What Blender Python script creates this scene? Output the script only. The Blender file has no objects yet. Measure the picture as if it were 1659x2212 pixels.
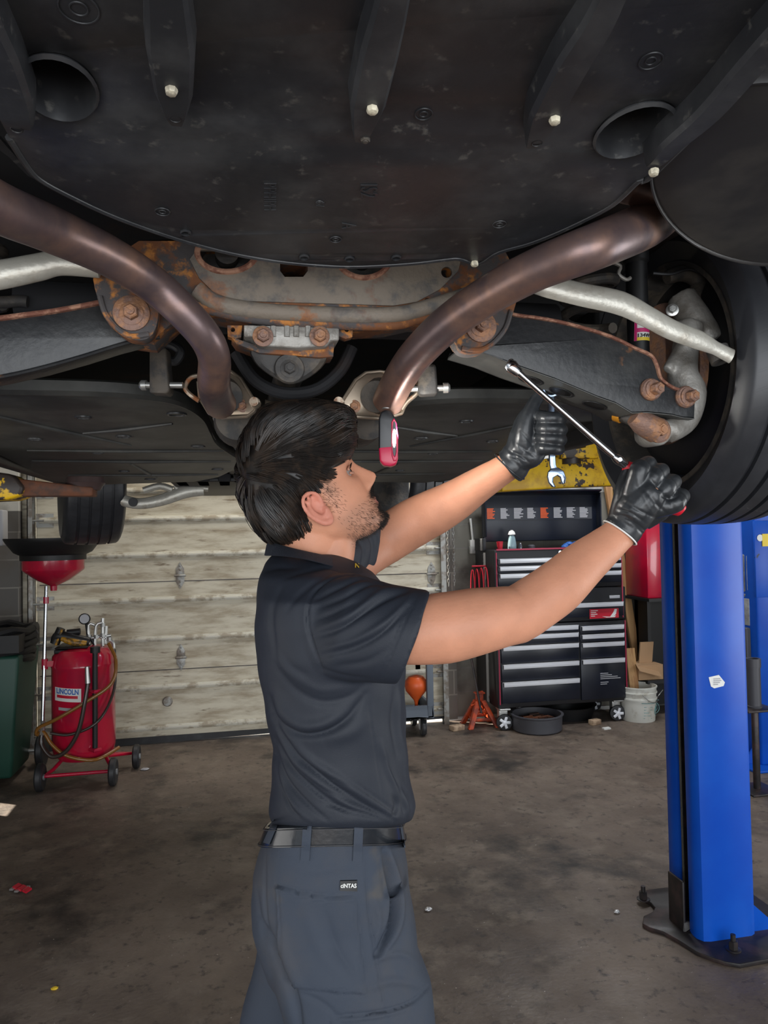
import bpy, bmesh, math, random
import numpy as np
from mathutils import Vector, Matrix
from mathutils.bvhtree import BVHTree
random.seed(7); rng = np.random.default_rng(7)
S = bpy.context.scene
COL = S.collection
# ------------------------------------------------------------------ camera
FPX = 1620.0
yaw = math.radians(11.5); pit = math.radians(1.5); rol = 0.0195
FW = Vector((math.sin(yaw)*math.cos(pit), math.cos(yaw)*math.cos(pit), math.sin(pit)))
R0 = Vector((math.cos(yaw), -math.sin(yaw), 0)); U0 = R0.cross(FW)
UP = math.cos(rol)*U0 + math.sin(rol)*R0
RT = math.cos(rol)*R0 - math.sin(rol)*U0
CAM = Vector((0, 0, 1.55))
cd = bpy.data.cameras.new('camera'); cam = bpy.data.objects.new('camera', cd); COL.objects.link(cam)
cd.sensor_fit = 'VERTICAL'; cd.sensor_height = 36; cd.lens = 36*FPX/2212; cd.clip_start = 0.02
m = Matrix((RT, UP, -FW)).transposed().to_4x4(); m.translation = CAM; cam.matrix_world = m
S.camera = cam
FH = Vector((math.sin(yaw), math.cos(yaw), 0)); RH = R0.copy(); ZZ = Vector((0, 0, 1))
def ray(x, y): return FW + RT*((x-829.5)/FPX) + UP*((1106-y)/FPX)
def P(x, y, D): return CAM + ray(x, y)*D
def ZP(x, y, z=0.0, s=0.0, y0=0.0):          # plane z = z + s*(Y-y0)
    d = ray(x, y); t = (z-s*y0-CAM.z)/(d.z-s*d.y); return CAM + d*t
def YP(x, y, Y):
    d = ray(x, y); return CAM + d*(Y/d.y)
def XP(x, y, X):
    d = ray(x, y); return CAM + d*(X/d.x)
# ------------------------------------------------------------------ world, lights
S.view_settings.view_transform = 'Standard'; S.view_settings.look = 'None'; S.view_settings.gamma = 1
S.view_settings.use_curve_mapping = False; S.view_settings.exposure = 0.2
w = bpy.data.worlds.new('world'); S.world = w; w.use_nodes = True
bg = w.node_tree.nodes['Background']; bg.inputs[0].default_value = (0.86, 0.93, 1.0, 1); bg.inputs[1].default_value = 0.72
def area(name, loc, target, sx, sy, e, col=(1, 1, 1)):
    l = bpy.data.lights.new(name, 'AREA'); l.shape = 'RECTANGLE'; l.size = sx; l.size_y = sy; l.energy = e; l.color = col
    o = bpy.data.objects.new(name, l); COL.objects.link(o); o.location = loc
    o.rotation_euler = (Vector(target)-Vector(loc)).to_track_quat('-Z', 'Y').to_euler(); return o
area('open_bay_daylight', (0.4, -3.4, 1.3), (0.4, 1.5, 1.9), 5.5, 2.4, 180, (0.92, 0.96, 1.0))
area('side_bay_daylight', (5.2, 0.6, 1.1), (0.8, 1.2, 1.8), 2.4, 1.8, 85, (0.95, 0.98, 1.0))
area('left_bay_daylight', (-2.25, 1.3, 1.0), (0.2, 1.6, 1.9), 2.0, 1.5, 20, (1.0, 0.98, 0.95))
area('far_bay_fill', (-0.2, 5.05, 3.5), (0.2, 5.2, 0), 3.0, 0.3, 60, (1.0, 0.94, 0.84))  # added unseen fill lamp, brightens the garage door and far floor
area('far_bay_fill_right', (2.6, 4.6, 3.5), (2.6, 4.9, 0), 1.6, 0.3, 50, (0.95, 0.97, 1.0))  # added unseen fill lamp for the far right around the tool chest
sl = bpy.data.lights.new('sun', 'SUN'); sl.energy = 14; sl.angle = 0.009; sl.color = (1, 0.94, 0.82)
sun = bpy.data.objects.new('sun', sl); COL.objects.link(sun); SUND = Vector((0.75, -0.45, -0.62)).normalized()
sun.rotation_euler = SUND.to_track_quat('-Z', 'Y').to_euler()
# ------------------------------------------------------------------ materials
def mat(name, c, rough=0.6, metal=0.0, c2=None, scale=8.0, lo=0.45, hi=0.6, bump=0.0, bscale=None, c3=None, s3=30.0, lo3=0.6, hi3=0.68,
        r2=None, coat=0.0, emit=None, es=0.0, sss=0.0, stretch=(1, 1, 1), spec=0.5, detail=6.0, alpha=1.0, sheen=0.0):
    m = bpy.data.materials.new(name); m.use_nodes = True; nt = m.node_tree; N = nt.nodes; L = nt.links
    b = N['Principled BSDF']; b.inputs['Base Color'].default_value = (*c, 1); b.inputs['Roughness'].default_value = rough
    b.inputs['Metallic'].default_value = metal; b.inputs['Coat Weight'].default_value = coat; b.inputs['Specular IOR Level'].default_value = spec
    b.inputs['Sheen Weight'].default_value = sheen
    if sss: b.inputs['Subsurface Weight'].default_value = sss; b.inputs['Subsurface Radius'].default_value = (0.012, 0.005, 0.003); b.inputs['Subsurface Scale'].default_value = 1
    if emit: b.inputs['Emission Color'].default_value = (*emit, 1); b.inputs['Emission Strength'].default_value = es
    if alpha < 1: b.inputs['Alpha'].default_value = alpha
    tc = N.new('ShaderNodeTexCoord'); mp = N.new('ShaderNodeMapping'); mp.inputs['Scale'].default_value = stretch
    L.new(tc.outputs['Object'], mp.inputs[0]); vec = mp.outputs[0]
    def noise(s, lo, hi, det=detail):
        n = N.new('ShaderNodeTexNoise'); n.inputs['Scale'].default_value = s; n.inputs['Detail'].default_value = det; n.inputs['Roughness'].default_value = 0.62
        L.new(vec, n.inputs['Vector']); r = N.new('ShaderNodeMapRange'); r.interpolation_type = 'SMOOTHSTEP'; r.inputs[1].default_value = lo; r.inputs[2].default_value = hi
        L.new(n.outputs[0], r.inputs[0]); return n, r
    last = None
    if c2:
        n, r = noise(scale, lo, hi); mx = N.new('ShaderNodeMixRGB'); mx.inputs[1].default_value = (*c, 1); mx.inputs[2].default_value = (*c2, 1)
        L.new(r.outputs[0], mx.inputs[0]); last = mx.outputs[0]
        if r2 is not None:
            rr = N.new('ShaderNodeMapRange'); rr.inputs[3].default_value = rough; rr.inputs[4].default_value = r2; L.new(r.outputs[0], rr.inputs[0]); L.new(rr.outputs[0], b.inputs['Roughness'])
            if metal: 
                r5 = N.new('ShaderNodeMapRange'); r5.inputs[3].default_value = metal; r5.inputs[4].default_value = 0.0; L.new(r.outputs[0], r5.inputs[0]); L.new(r5.outputs[0], b.inputs['Metallic'])
    if c3:
        n, r = noise(s3, lo3, hi3, 4); mx = N.new('ShaderNodeMixRGB'); mx.inputs[1].default_value = (*c, 1); mx.inputs[2].default_value = (*c3, 1)
        if last: L.new(last, mx.inputs[1])
        L.new(r.outputs[0], mx.inputs[0]); last = mx.outputs[0]
    if last: L.new(last, b.inputs['Base Color'])
    if bump:
        n = N.new('ShaderNodeTexNoise'); n.inputs['Scale'].default_value = bscale or scale*3; n.inputs['Detail'].default_value = 5; L.new(vec, n.inputs['Vector'])
        bp = N.new('ShaderNodeBump'); bp.inputs['Strength'].default_value = bump; bp.inputs['Distance'].default_value = 0.004
        L.new(n.outputs[0], bp.inputs['Height']); L.new(bp.outputs[0], b.inputs['Normal'])
    return m
M = {}
M['plastic'] = mat('worn_black_plastic', (0.021, 0.022, 0.025), 0.42, c2=(0.052, 0.053, 0.055), scale=7, lo=0.42, hi=0.72, bump=0.12, bscale=60, c3=(0.085, 0.083, 0.078), s3=48, lo3=0.60, hi3=0.74)
M['tray'] = mat('dusty_grey_plastic', (0.035, 0.036, 0.035), 0.48, c2=(0.085, 0.085, 0.078), scale=6, lo=0.35, hi=0.75, bump=0.1, bscale=30)
M['black'] = mat('black_paint', (0.008, 0.008, 0.009), 0.5)
M['underbody'] = mat('dark_underseal', (0.010, 0.010, 0.012), 0.8, c2=(0.03, 0.015, 0.01), scale=6, lo=0.5, hi=0.7)
M['armsteel'] = mat('black_painted_steel', (0.012, 0.013, 0.015), 0.42, c2=(0.036, 0.036, 0.035), scale=9, lo=0.45, hi=0.8, c3=(0.16, 0.07, 0.03), s3=11, lo3=0.64, hi3=0.70, bump=0.2, bscale=90)
M['rust'] = mat('rusty_steel', (0.17, 0.062, 0.022), 0.8, c2=(0.065, 0.058, 0.058), scale=16, lo=0.44, hi=0.54, c3=(0.44, 0.17, 0.035), s3=34, lo3=0.53, hi3=0.68, bump=0.6, bscale=60)
M['subframe'] = mat('weathered_grey_steel', (0.20, 0.165, 0.13), 0.7, c2=(0.34, 0.12, 0.03), scale=13, lo=0.56, hi=0.66, c3=(0.10, 0.095, 0.09), s3=26, lo3=0.45, hi3=0.70, bump=0.5, bscale=90)
M['rustedge'] = mat('flaking_rust', (0.18, 0.07, 0.045), 0.85, c2=(0.38, 0.2, 0.13), scale=40, bump=0.8, bscale=80)
M['pipe'] = mat('heat_stained_steel', (0.145, 0.10, 0.098), 0.36, 0.55, c2=(0.36, 0.20, 0.135), scale=6, lo=0.40, hi=0.78, r2=None, bump=0.12, bscale=40, c3=(0.085, 0.065, 0.075), s3=11, lo3=0.42, hi3=0.75)
M['ferrite'] = mat('stained_stainless', (0.36, 0.29, 0.22), 0.35, 0.75, c2=(0.25, 0.09, 0.03), scale=18, lo=0.56, hi=0.66, r2=0.8)
M['cast'] = mat('cast_aluminium', (0.34, 0.325, 0.30), 0.5, 0.35, c2=(0.20, 0.18, 0.155), scale=18, lo=0.42, hi=0.7, bump=0.4, bscale=120)
M['castdark'] = mat('dirty_cast_iron', (0.045, 0.042, 0.04), 0.65, 0.2, c2=(0.09, 0.075, 0.06), scale=20, bump=0.4, bscale=70)
M['link'] = mat('forged_aluminium', (0.52, 0.50, 0.44), 0.38, 0.4, c2=(0.36, 0.32, 0.26), scale=16, lo=0.5, hi=0.72, bump=0.25, bscale=90)
M['bolt'] = mat('rusty_bolt', (0.22, 0.13, 0.10), 0.6, 0.35, c2=(0.34, 0.17, 0.09), scale=40, bump=0.5, bscale=150)
M['brassbolt'] = mat('pale_bolt', (0.72, 0.66, 0.50), 0.5, 0.2, c2=(0.4, 0.36, 0.28), scale=60)
M['chrome'] = mat('chrome', (0.42, 0.43, 0.45), 0.16, 1.0)
M['bluechrome'] = mat('bluish_chrome', (0.22, 0.28, 0.38), 0.2, 1.0)
M['zinc'] = mat('zinc_steel', (0.5, 0.5, 0.48), 0.35, 0.8)
M['rubber'] = mat('black_rubber', (0.014, 0.014, 0.016), 0.5, c2=(0.035, 0.036, 0.04), scale=6, lo=0.45, hi=0.75, bump=0.1, bscale=60)
M['redplastic'] = mat('red_plastic', (0.50, 0.012, 0.06), 0.32)
M['red'] = mat('glossy_red_paint', (0.50, 0.006, 0.035), 0.25, coat=0.5, c2=(0.40, 0.01, 0.04), scale=5)
M['grip_red'] = mat('red_grip', (0.60, 0.01, 0.025), 0.4)
M['gripblack'] = mat('black_grip', (0.012, 0.012, 0.014), 0.35)
M['led'] = mat('lit_led_strip', (1, 1, 1), 0.3, emit=(1, 0.98, 0.92), es=7)
M['yellow'] = mat('chipped_yellow_paint', (0.72, 0.45, 0.006), 0.5, c2=(0.5, 0.28, 0.01), scale=9, c3=(0.035, 0.022, 0.018), s3=16, lo3=0.57, hi3=0.61, bump=0.3, bscale=20)
M['yellowworn'] = mat('heavily_worn_yellow_paint', (0.70, 0.42, 0.006), 0.5, c2=(0.03, 0.02, 0.016), scale=13, lo=0.47, hi=0.52, c3=(0.5, 0.28, 0.01), s3=20, bump=0.3, bscale=20)
M['rustarm'] = mat('brown_rusty_arm', (0.13, 0.042, 0.016), 0.7, c2=(0.06, 0.03, 0.02), scale=12, bump=0.3, bscale=40)
M['blue'] = mat('glossy_blue_paint', (0.001, 0.062, 0.44), 0.36, coat=0.0, spec=0.3, c2=(0.003, 0.085, 0.50), scale=3, lo=0.3, hi=0.7, c3=(0.03, 0.035, 0.05), s3=7, lo3=0.70, hi3=0.73, bump=0.08, bscale=12)
M['greasy'] = mat('greasy_black_steel', (0.018, 0.015, 0.015), 0.45, c2=(0.05, 0.03, 0.028), scale=9, bump=0.3, bscale=25)
M['cable'] = mat('braided_steel_cable', (0.13, 0.125, 0.11), 0.5, 0.6, bump=0.8, bscale=300)
M['toolbox'] = mat('black_toolbox_enamel', (0.006, 0.009, 0.018), 0.33, c2=(0.010, 0.013, 0.023), scale=4)
M['toolside'] = mat('black_toolbox_side', (0.010, 0.010, 0.012), 0.5)
M['crimson'] = mat('crimson_trim', (0.38, 0.01, 0.05), 0.4)
M['alu'] = mat('brushed_aluminium_handle', (0.86, 0.88, 0.92), 0.3, 0.15)
M['white'] = mat('white_label', (0.78, 0.78, 0.75), 0.5)
M['palelabel'] = mat('grey_print', (0.40, 0.40, 0.42), 0.5)
M['orangeprint'] = mat('orange_print', (0.70, 0.10, 0.02), 0.5)
M['bluetext'] = mat('blue_print', (0.03, 0.13, 0.45), 0.5)
M['redtext'] = mat('red_print', (0.55, 0.01, 0.03), 0.5)
M['magenta'] = mat('magenta_print', (0.55, 0.02, 0.15), 0.5)
M['yellowprint'] = mat('yellow_print', (0.85, 0.62, 0.05), 0.5)
M['bucket'] = mat('grubby_white_plastic', (0.66, 0.66, 0.60), 0.5, c2=(0.40, 0.37, 0.30), scale=9, lo=0.5, hi=0.75)
M['green'] = mat('green_bin_plastic', (0.012, 0.06, 0.04), 0.5)
M['orange'] = mat('orange_plastic', (0.72, 0.11, 0.02), 0.4, c2=(0.55, 0.06, 0.01), scale=6)
M['jack'] = mat('orange_red_paint', (0.52, 0.06, 0.01), 0.5, c2=(0.25, 0.04, 0.02), scale=14)
M['cart'] = mat('grey_blue_plastic', (0.13, 0.155, 0.19), 0.55)
M['wood'] = mat('bare_timber', (0.42, 0.24, 0.10), 0.7, c2=(0.30, 0.15, 0.06), scale=3, stretch=(8, 8, 0.7))
M['palewood'] = mat('pale_wood_block', (0.50, 0.36, 0.24), 0.8, c2=(0.3, 0.2, 0.13), scale=20)
M['card'] = mat('brown_cardboard', (0.42, 0.26, 0.14), 0.85)
M['steelgrey'] = mat('grey_machine_paint', (0.38, 0.39, 0.40), 0.45, 0.2, c2=(0.25, 0.25, 0.26), scale=10)
M['darksteel'] = mat('dark_machine_paint', (0.06, 0.06, 0.07), 0.5)
M['amberhose'] = mat('amber_hose', (0.22, 0.09, 0.015), 0.25, coat=0.4)
M['darkhose'] = mat('dark_hose', (0.035, 0.022, 0.018), 0.3, coat=0.3)
M['drill_yellow'] = mat('amber_tool_plastic', (0.42, 0.20, 0.01), 0.45, c2=(0.1, 0.06, 0.02), scale=30)
M['glassblue'] = mat('clear_bottle', (0.35, 0.5, 0.55), 0.15, alpha=0.6)
M['hair'] = mat('dark_brown_hair', (0.010, 0.008, 0.007), 0.42, c2=(0.026, 0.017, 0.012), scale=30, spec=0.4)
M['beard'] = mat('dark_beard_hair', (0.014, 0.010, 0.008), 0.5)
M['glove'] = mat('black_nitrile', (0.018, 0.020, 0.023), 0.36, c2=(0.03, 0.033, 0.037), scale=20, bump=0.25, bscale=45, spec=0.5)
M['shirt'] = mat('dark_navy_polo_knit', (0.016, 0.020, 0.030), 0.62, bump=0.15, bscale=700, spec=0.4)
M['collar'] = mat('dark_navy_ribbed_collar', (0.014, 0.018, 0.029), 0.8, bump=0.5, bscale=500)
M['pants'] = mat('navy_work_twill', (0.034, 0.045, 0.067), 0.75, c2=(0.052, 0.054, 0.064), scale=6, lo=0.45, hi=0.75, c3=(0.085, 0.075, 0.065), s3=5, lo3=0.60, hi3=0.74, bump=0.15, bscale=500)
M['belt'] = mat('black_leather', (0.014, 0.017, 0.022), 0.27, bump=0.12, bscale=90, coat=0.3)
M['stitch'] = mat('dark_stitching', (0.05, 0.05, 0.055), 0.7)
M['boot'] = mat('brown_boot_leather', (0.05, 0.03, 0.018), 0.6, bump=0.2, bscale=60)
M['eye'] = mat('eye_white', (0.24, 0.20, 0.18), 0.6, spec=0.2)
M['iris'] = mat('dark_iris', (0.02, 0.012, 0.008), 0.1)
M['foil'] = mat('crumpled_foil', (0.7, 0.7, 0.7), 0.3, 0.8, bump=0.8, bscale=200)
M['leaf'] = mat('yellow_leaf', (0.75, 0.5, 0.03), 0.6)
M['outlet'] = mat('galvanised_box', (0.42, 0.42, 0.40), 0.5)
M['daylightground'] = mat('pale_driveway', (0.6, 0.6, 0.58), 0.9)
M['ceil'] = mat('dark_ceiling', (0.10, 0.10, 0.10), 0.9)
def block_mat(name, ca, cb, split=None, cc=None, mortar=(0.2, 0.19, 0.17), grime=(0.10, 0.085, 0.07)):
    m = bpy.data.materials.new(name); m.use_nodes = True; nt = m.node_tree; N = nt.nodes; L = nt.links; b = N['Principled BSDF']; b.inputs['Roughness'].default_value = 0.85
    tc = N.new('ShaderNodeTexCoord'); sp = N.new('ShaderNodeSeparateXYZ'); L.new(tc.outputs['Object'], sp.inputs[0])
    ad = N.new('ShaderNodeMath'); ad.operation = 'ADD'; L.new(sp.outputs[0], ad.inputs[0]); L.new(sp.outputs[1], ad.inputs[1])
    cb_ = N.new('ShaderNodeCombineXYZ'); L.new(ad.outputs[0], cb_.inputs[0]); L.new(sp.outputs[2], cb_.inputs[1])
    br = N.new('ShaderNodeTexBrick'); br.inputs['Scale'].default_value = 1; br.inputs['Brick Width'].default_value = 0.4; br.inputs['Row Height'].default_value = 0.2; br.inputs['Mortar Size'].default_value = 0.006
    br.inputs['Color1'].default_value = (*ca, 1); br.inputs['Color2'].default_value = (*cb, 1); br.inputs['Mortar'].default_value = (*mortar, 1); L.new(cb_.outputs[0], br.inputs['Vector'])
    last = br.outputs[0]
    if split:
        cmpn = N.new('ShaderNodeMath'); cmpn.operation = 'GREATER_THAN'; cmpn.inputs[1].default_value = split; L.new(sp.outputs[2], cmpn.inputs[0])
        mx = N.new('ShaderNodeMixRGB'); mx.inputs[2].default_value = (*cc, 1); L.new(cmpn.outputs[0], mx.inputs[0]); L.new(last, mx.inputs[1]); last = mx.outputs[0]
    n = N.new('ShaderNodeTexNoise'); n.inputs['Scale'].default_value = 3.5; n.inputs['Detail'].default_value = 8; L.new(tc.outputs['Object'], n.inputs['Vector'])
    r = N.new('ShaderNodeMapRange'); r.inputs[1].default_value = 0.5; r.inputs[2].default_value = 0.72; L.new(n.outputs[0], r.inputs[0])
    mx = N.new('ShaderNodeMixRGB'); mx.inputs[2].default_value = (*grime, 1); L.new(r.outputs[0], mx.inputs[0]); L.new(last, mx.inputs[1])
    L.new(mx.outputs[0], b.inputs['Base Color'])
    bp = N.new('ShaderNodeBump'); bp.inputs['Strength'].default_value = 0.4; bp.inputs['Distance'].default_value = 0.01; L.new(br.outputs[1], bp.inputs['Height']); bp.invert = True; L.new(bp.outputs[0], b.inputs['Normal'])
    return m
M['block'] = block_mat('painted_block_wall', (0.21, 0.20, 0.165), (0.18, 0.17, 0.145), 1.86, (0.62, 0.62, 0.58), grime=(0.06, 0.05, 0.042))
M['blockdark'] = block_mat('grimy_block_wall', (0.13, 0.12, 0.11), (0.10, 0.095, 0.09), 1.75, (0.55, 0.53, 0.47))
def floor_mat():
    m = bpy.data.materials.new('stained_concrete'); m.use_nodes = True; nt = m.node_tree; N = nt.nodes; L = nt.links; b = N['Principled BSDF']
    tc = N.new('ShaderNodeTexCoord')
    def ns(s, lo, hi, d=8, rg=0.65):
        n = N.new('ShaderNodeTexNoise'); n.inputs['Scale'].default_value = s; n.inputs['Detail'].default_value = d; n.inputs['Roughness'].default_value = rg; L.new(tc.outputs['Object'], n.inputs['Vector'])
        r = N.new('ShaderNodeMapRange'); r.inputs[1].default_value = lo; r.inputs[2].default_value = hi; L.new(n.outputs[0], r.inputs[0]); return r.outputs[0]
    def mix(f, a, bb):
        x = N.new('ShaderNodeMixRGB'); L.new(f, x.inputs[0])
        if isinstance(a, tuple): x.inputs[1].default_value = (*a, 1)
        else: L.new(a, x.inputs[1])
        x.inputs[2].default_value = (*bb, 1); return x.outputs[0]
    c = mix(ns(1.1, 0.35, 0.65), (0.205, 0.158, 0.122), (0.085, 0.062, 0.048))
    c = mix(ns(6, 0.5, 0.7), c, (0.21, 0.168, 0.13))
    c = mix(ns(2.3, 0.54, 0.68), c, (0.032, 0.026, 0.022))
    c = mix(ns(22, 0.56, 0.70), c, (0.055, 0.043, 0.036))
    c = mix(ns(60, 0.70, 0.73, 3), c, (0.50, 0.45, 0.40))
    L.new(c, b.inputs['Base Color'])
    r = N.new('ShaderNodeMapRange'); r.inputs[3].default_value = 0.42; r.inputs[4].default_value = 0.8; L.new(ns(4, 0.3, 0.7), r.inputs[0]); L.new(r.outputs[0], b.inputs['Roughness'])
    n = N.new('ShaderNodeTexNoise'); n.inputs['Scale'].default_value = 60; n.inputs['Detail'].default_value = 6; L.new(tc.outputs['Object'], n.inputs['Vector'])
    bp = N.new('ShaderNodeBump'); bp.inputs['Strength'].default_value = 0.35; bp.inputs['Distance'].default_value = 0.006; L.new(n.outputs[0], bp.inputs['Height']); L.new(bp.outputs[0], b.inputs['Normal'])
    return m
M['floor'] = floor_mat()
M['door'] = mat('weathered_shaded_wood_door', (0.62, 0.57, 0.45), 0.7, c2=(0.36, 0.30, 0.21), scale=2.6, lo=0.40, hi=0.66, c3=(0.17, 0.12, 0.075), s3=4.5, lo3=0.58, hi3=0.74, stretch=(0.9, 1, 4.5), bump=0.1, bscale=20)  # mottling mixes weathering with highlights and brown shade put into the colour
M['doorrail'] = mat('pale_metal_rail', (0.60, 0.57, 0.48), 0.5, c2=(0.35, 0.30, 0.22), scale=8)
M['galv'] = mat('galvanised_steel', (0.34, 0.34, 0.32), 0.45, 0.4, c2=(0.2, 0.17, 0.14), scale=12)
# ------------------------------------------------------------------ mesh helpers
ORG = {}
def V(*a): return Vector(a)
class MB:
    def __init__(s): s.v = []; s.f = []
    def add(s, vs, fs):
        o = len(s.v); s.v += [Vector(v) for v in vs]; s.f += [tuple(i+o for i in f) for f in fs]; return s
    def box(s, a, b):
        x0, y0, z0 = a; x1, y1, z1 = b
        return s.add([(x0,y0,z0),(x1,y0,z0),(x1,y1,z0),(x0,y1,z0),(x0,y0,z1),(x1,y0,z1),(x1,y1,z1),(x0,y1,z1)],
                     [(0,3,2,1),(4,5,6,7),(0,1,5,4),(1,2,6,5),(2,3,7,6),(3,0,4,7)])
    def obox(s, c, ax, ay, az):
        c = Vector(c); vs = []
        for k in (-1, 1):
            for i, j in ((-1,-1),(1,-1),(1,1),(-1,1)): vs.append(c+Vector(ax)*i+Vector(ay)*j+Vector(az)*k)
        return s.add(vs, [(0,3,2,1),(4,5,6,7),(0,1,5,4),(1,2,6,5),(2,3,7,6),(3,0,4,7)])
    def rings(s, R, caps=True, closed=False):
        n = len(R[0]); vs = [p for r in R for p in r]; fs = []; m_ = len(R)
        for i in range(m_ if closed else m_-1):
            a = i*n; b = ((i+1) % m_)*n
            for j in range(n): k = (j+1) % n; fs.append((a+j, a+k, b+k, b+j))
        if caps and not closed: fs.append(tuple(reversed(range(n)))); fs.append(tuple(range((m_-1)*n, m_*n)))
        return s.add(vs, fs)
    def tube(s, pts, r, n=12, caps=True, flat=1.0, side=None, sub=0):
        pts = [Vector(p) for p in pts]; rs = list(r) if isinstance(r, (list, tuple)) else [r]*len(pts)
        if sub: pts, rs = smooth_path(pts, rs, sub)
        R = []; prev = None
        for i, p in enumerate(pts):
            t = (pts[min(i+1, len(pts)-1)]-pts[max(i-1, 0)]).normalized()
            if prev is None:
                a = Vector(side) if side is not None else (ZZ if abs(t.z) < 0.9 else Vector((1, 0, 0)))
            else: a = prev
            a = (a-t*a.dot(t)).normalized(); b = t.cross(a); prev = a
            R.append([p+(a*math.cos(q)*rs[i]+b*math.sin(q)*rs[i]*flat) for q in [2*math.pi*k/n for k in range(n)]])
        return s.rings(R, caps)
    def cyl(s, a, b, r0, r1=None, n=24): return s.tube([a, b], [r0, r0 if r1 is None else r1], n)
    def lathe(s, o, axis, prof, n=32, caps=True):      # prof: (r, h)
        o = Vector(o); t = Vector(axis).normalized(); a = (ZZ if abs(t.z) < 0.9 else Vector((1, 0, 0))); a = (a-t*a.dot(t)).normalized(); b = t.cross(a)
        R = [[o+t*h+(a*math.cos(q)+b*math.sin(q))*max(r, 1e-4) for q in [2*math.pi*k/n for k in range(n)]] for r, h in prof]
        return s.rings(R, caps)
    def hexbolt(s, p, axis, r, h=None, washer=True):
        h = h or r*0.9; t = Vector(axis).normalized(); p = Vector(p)
        if washer: s.lathe(p, t, [(r*1.55, 0), (r*1.55, r*0.18), (r*1.4, r*0.26)], 24)
        s.lathe(p, t, [(r, r*0.2), (r, h), (r*0.82, h+r*0.14)], 6)
        s.lathe(p, t, [(r*0.55, h), (r*0.5, h+r*0.35)], 14); return s
    def ellip(s, c, ax, ay, az, n=20, m_=12):
        c = Vector(c); R = []
        for i in range(m_+1):
            th = math.pi*i/m_; th = min(max(th, 0.02), math.pi-0.02)
            R.append([c+Vector(az)*math.cos(th)+(Vector(ax)*math.cos(q)+Vector(ay)*math.sin(q))*math.sin(th) for q in [2*math.pi*k/n for k in range(n)]])
        return s.rings(R, True)
def smooth_path(pts, rs, sub):
    n = len(pts); P_ = []; Q = []
    for i in range(n-1):
        p0, p1, p2, p3 = pts[max(i-1, 0)], pts[i], pts[i+1], pts[min(i+2, n-1)]
        for k in range(sub):
            t = k/sub; P_.append(0.5*((2*p1)+(p2-p0)*t+(2*p0-5*p1+4*p2-p3)*t*t+(3*p1-p0-3*p2+p3)*t*t*t)); Q.append(rs[i]*(1-t)+rs[i+1]*t)
    P_.append(pts[-1]); Q.append(rs[-1]); return P_, Q
def root_org(o):
    while o is not None and o.name not in ORG: o = o.parent
    return ORG[o.name] if o else Vector((0, 0, 0))
def link_mesh(name, me, parent=None, org=None):
    o = bpy.data.objects.new(name, me); COL.objects.link(o)
    if parent is not None: o.parent = parent
    elif org is not None: o.location = org; ORG[o.name] = Vector(org)
    return o
def obj(name, mb, material, parent=None, bevel=0.0, smooth=True, org=None, seg=2, ang=32):
    vs = mb.v
    if parent is not None: off = root_org(parent)
    else:
        if org is None:
            a = np.array([tuple(v) for v in vs]); org = Vector(((a[:,0].min()+a[:,0].max())/2, (a[:,1].min()+a[:,1].max())/2, a[:,2].min()))
        off = Vector(org)
    me = bpy.data.meshes.new(name); me.from_pydata([tuple(v-off) for v in vs], [], mb.f)
    bm = bmesh.new(); bm.from_mesh(me); bmesh.ops.remove_doubles(bm, verts=bm.verts, dist=1e-6); bmesh.ops.recalc_face_normals(bm, faces=bm.faces); bm.to_mesh(me); bm.free()
    me.materials.append(material if not isinstance(material, str) else M[material])
    o = link_mesh(name, me, parent, None if parent is not None else off)
    if smooth: me.polygons.foreach_set('use_smooth', [True]*len(me.polygons))
    if bevel:
        b = o.modifiers.new('bevel', 'BEVEL'); b.width = bevel; b.segments = seg; b.limit_method = 'ANGLE'; b.angle_limit = math.radians(30); b.harden_normals = False
    if smooth:
        e = o.modifiers.new('es', 'EDGE_SPLIT'); e.split_angle = math.radians(ang if not bevel else 50)
    return o
def thing(name, loc, label, cat, group=None):
    o = bpy.data.objects.new(name, None); COL.objects.link(o); o.location = loc; o.empty_display_size = 0.1; ORG[o.name] = Vector(loc)
    o['label'] = label; o['category'] = cat
    if group: o['group'] = group
    return o
def tag(o, label, cat, group=None, kind=None):
    o['label'] = label; o['category'] = cat
    if group: o['group'] = group
    if kind: o['kind'] = kind
    return o
def struct(name, mb, material, parent=None, **k):
    o = obj(name, mb, material, parent, **k)
    if parent is None: o['kind'] = 'structure'
    return o
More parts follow.
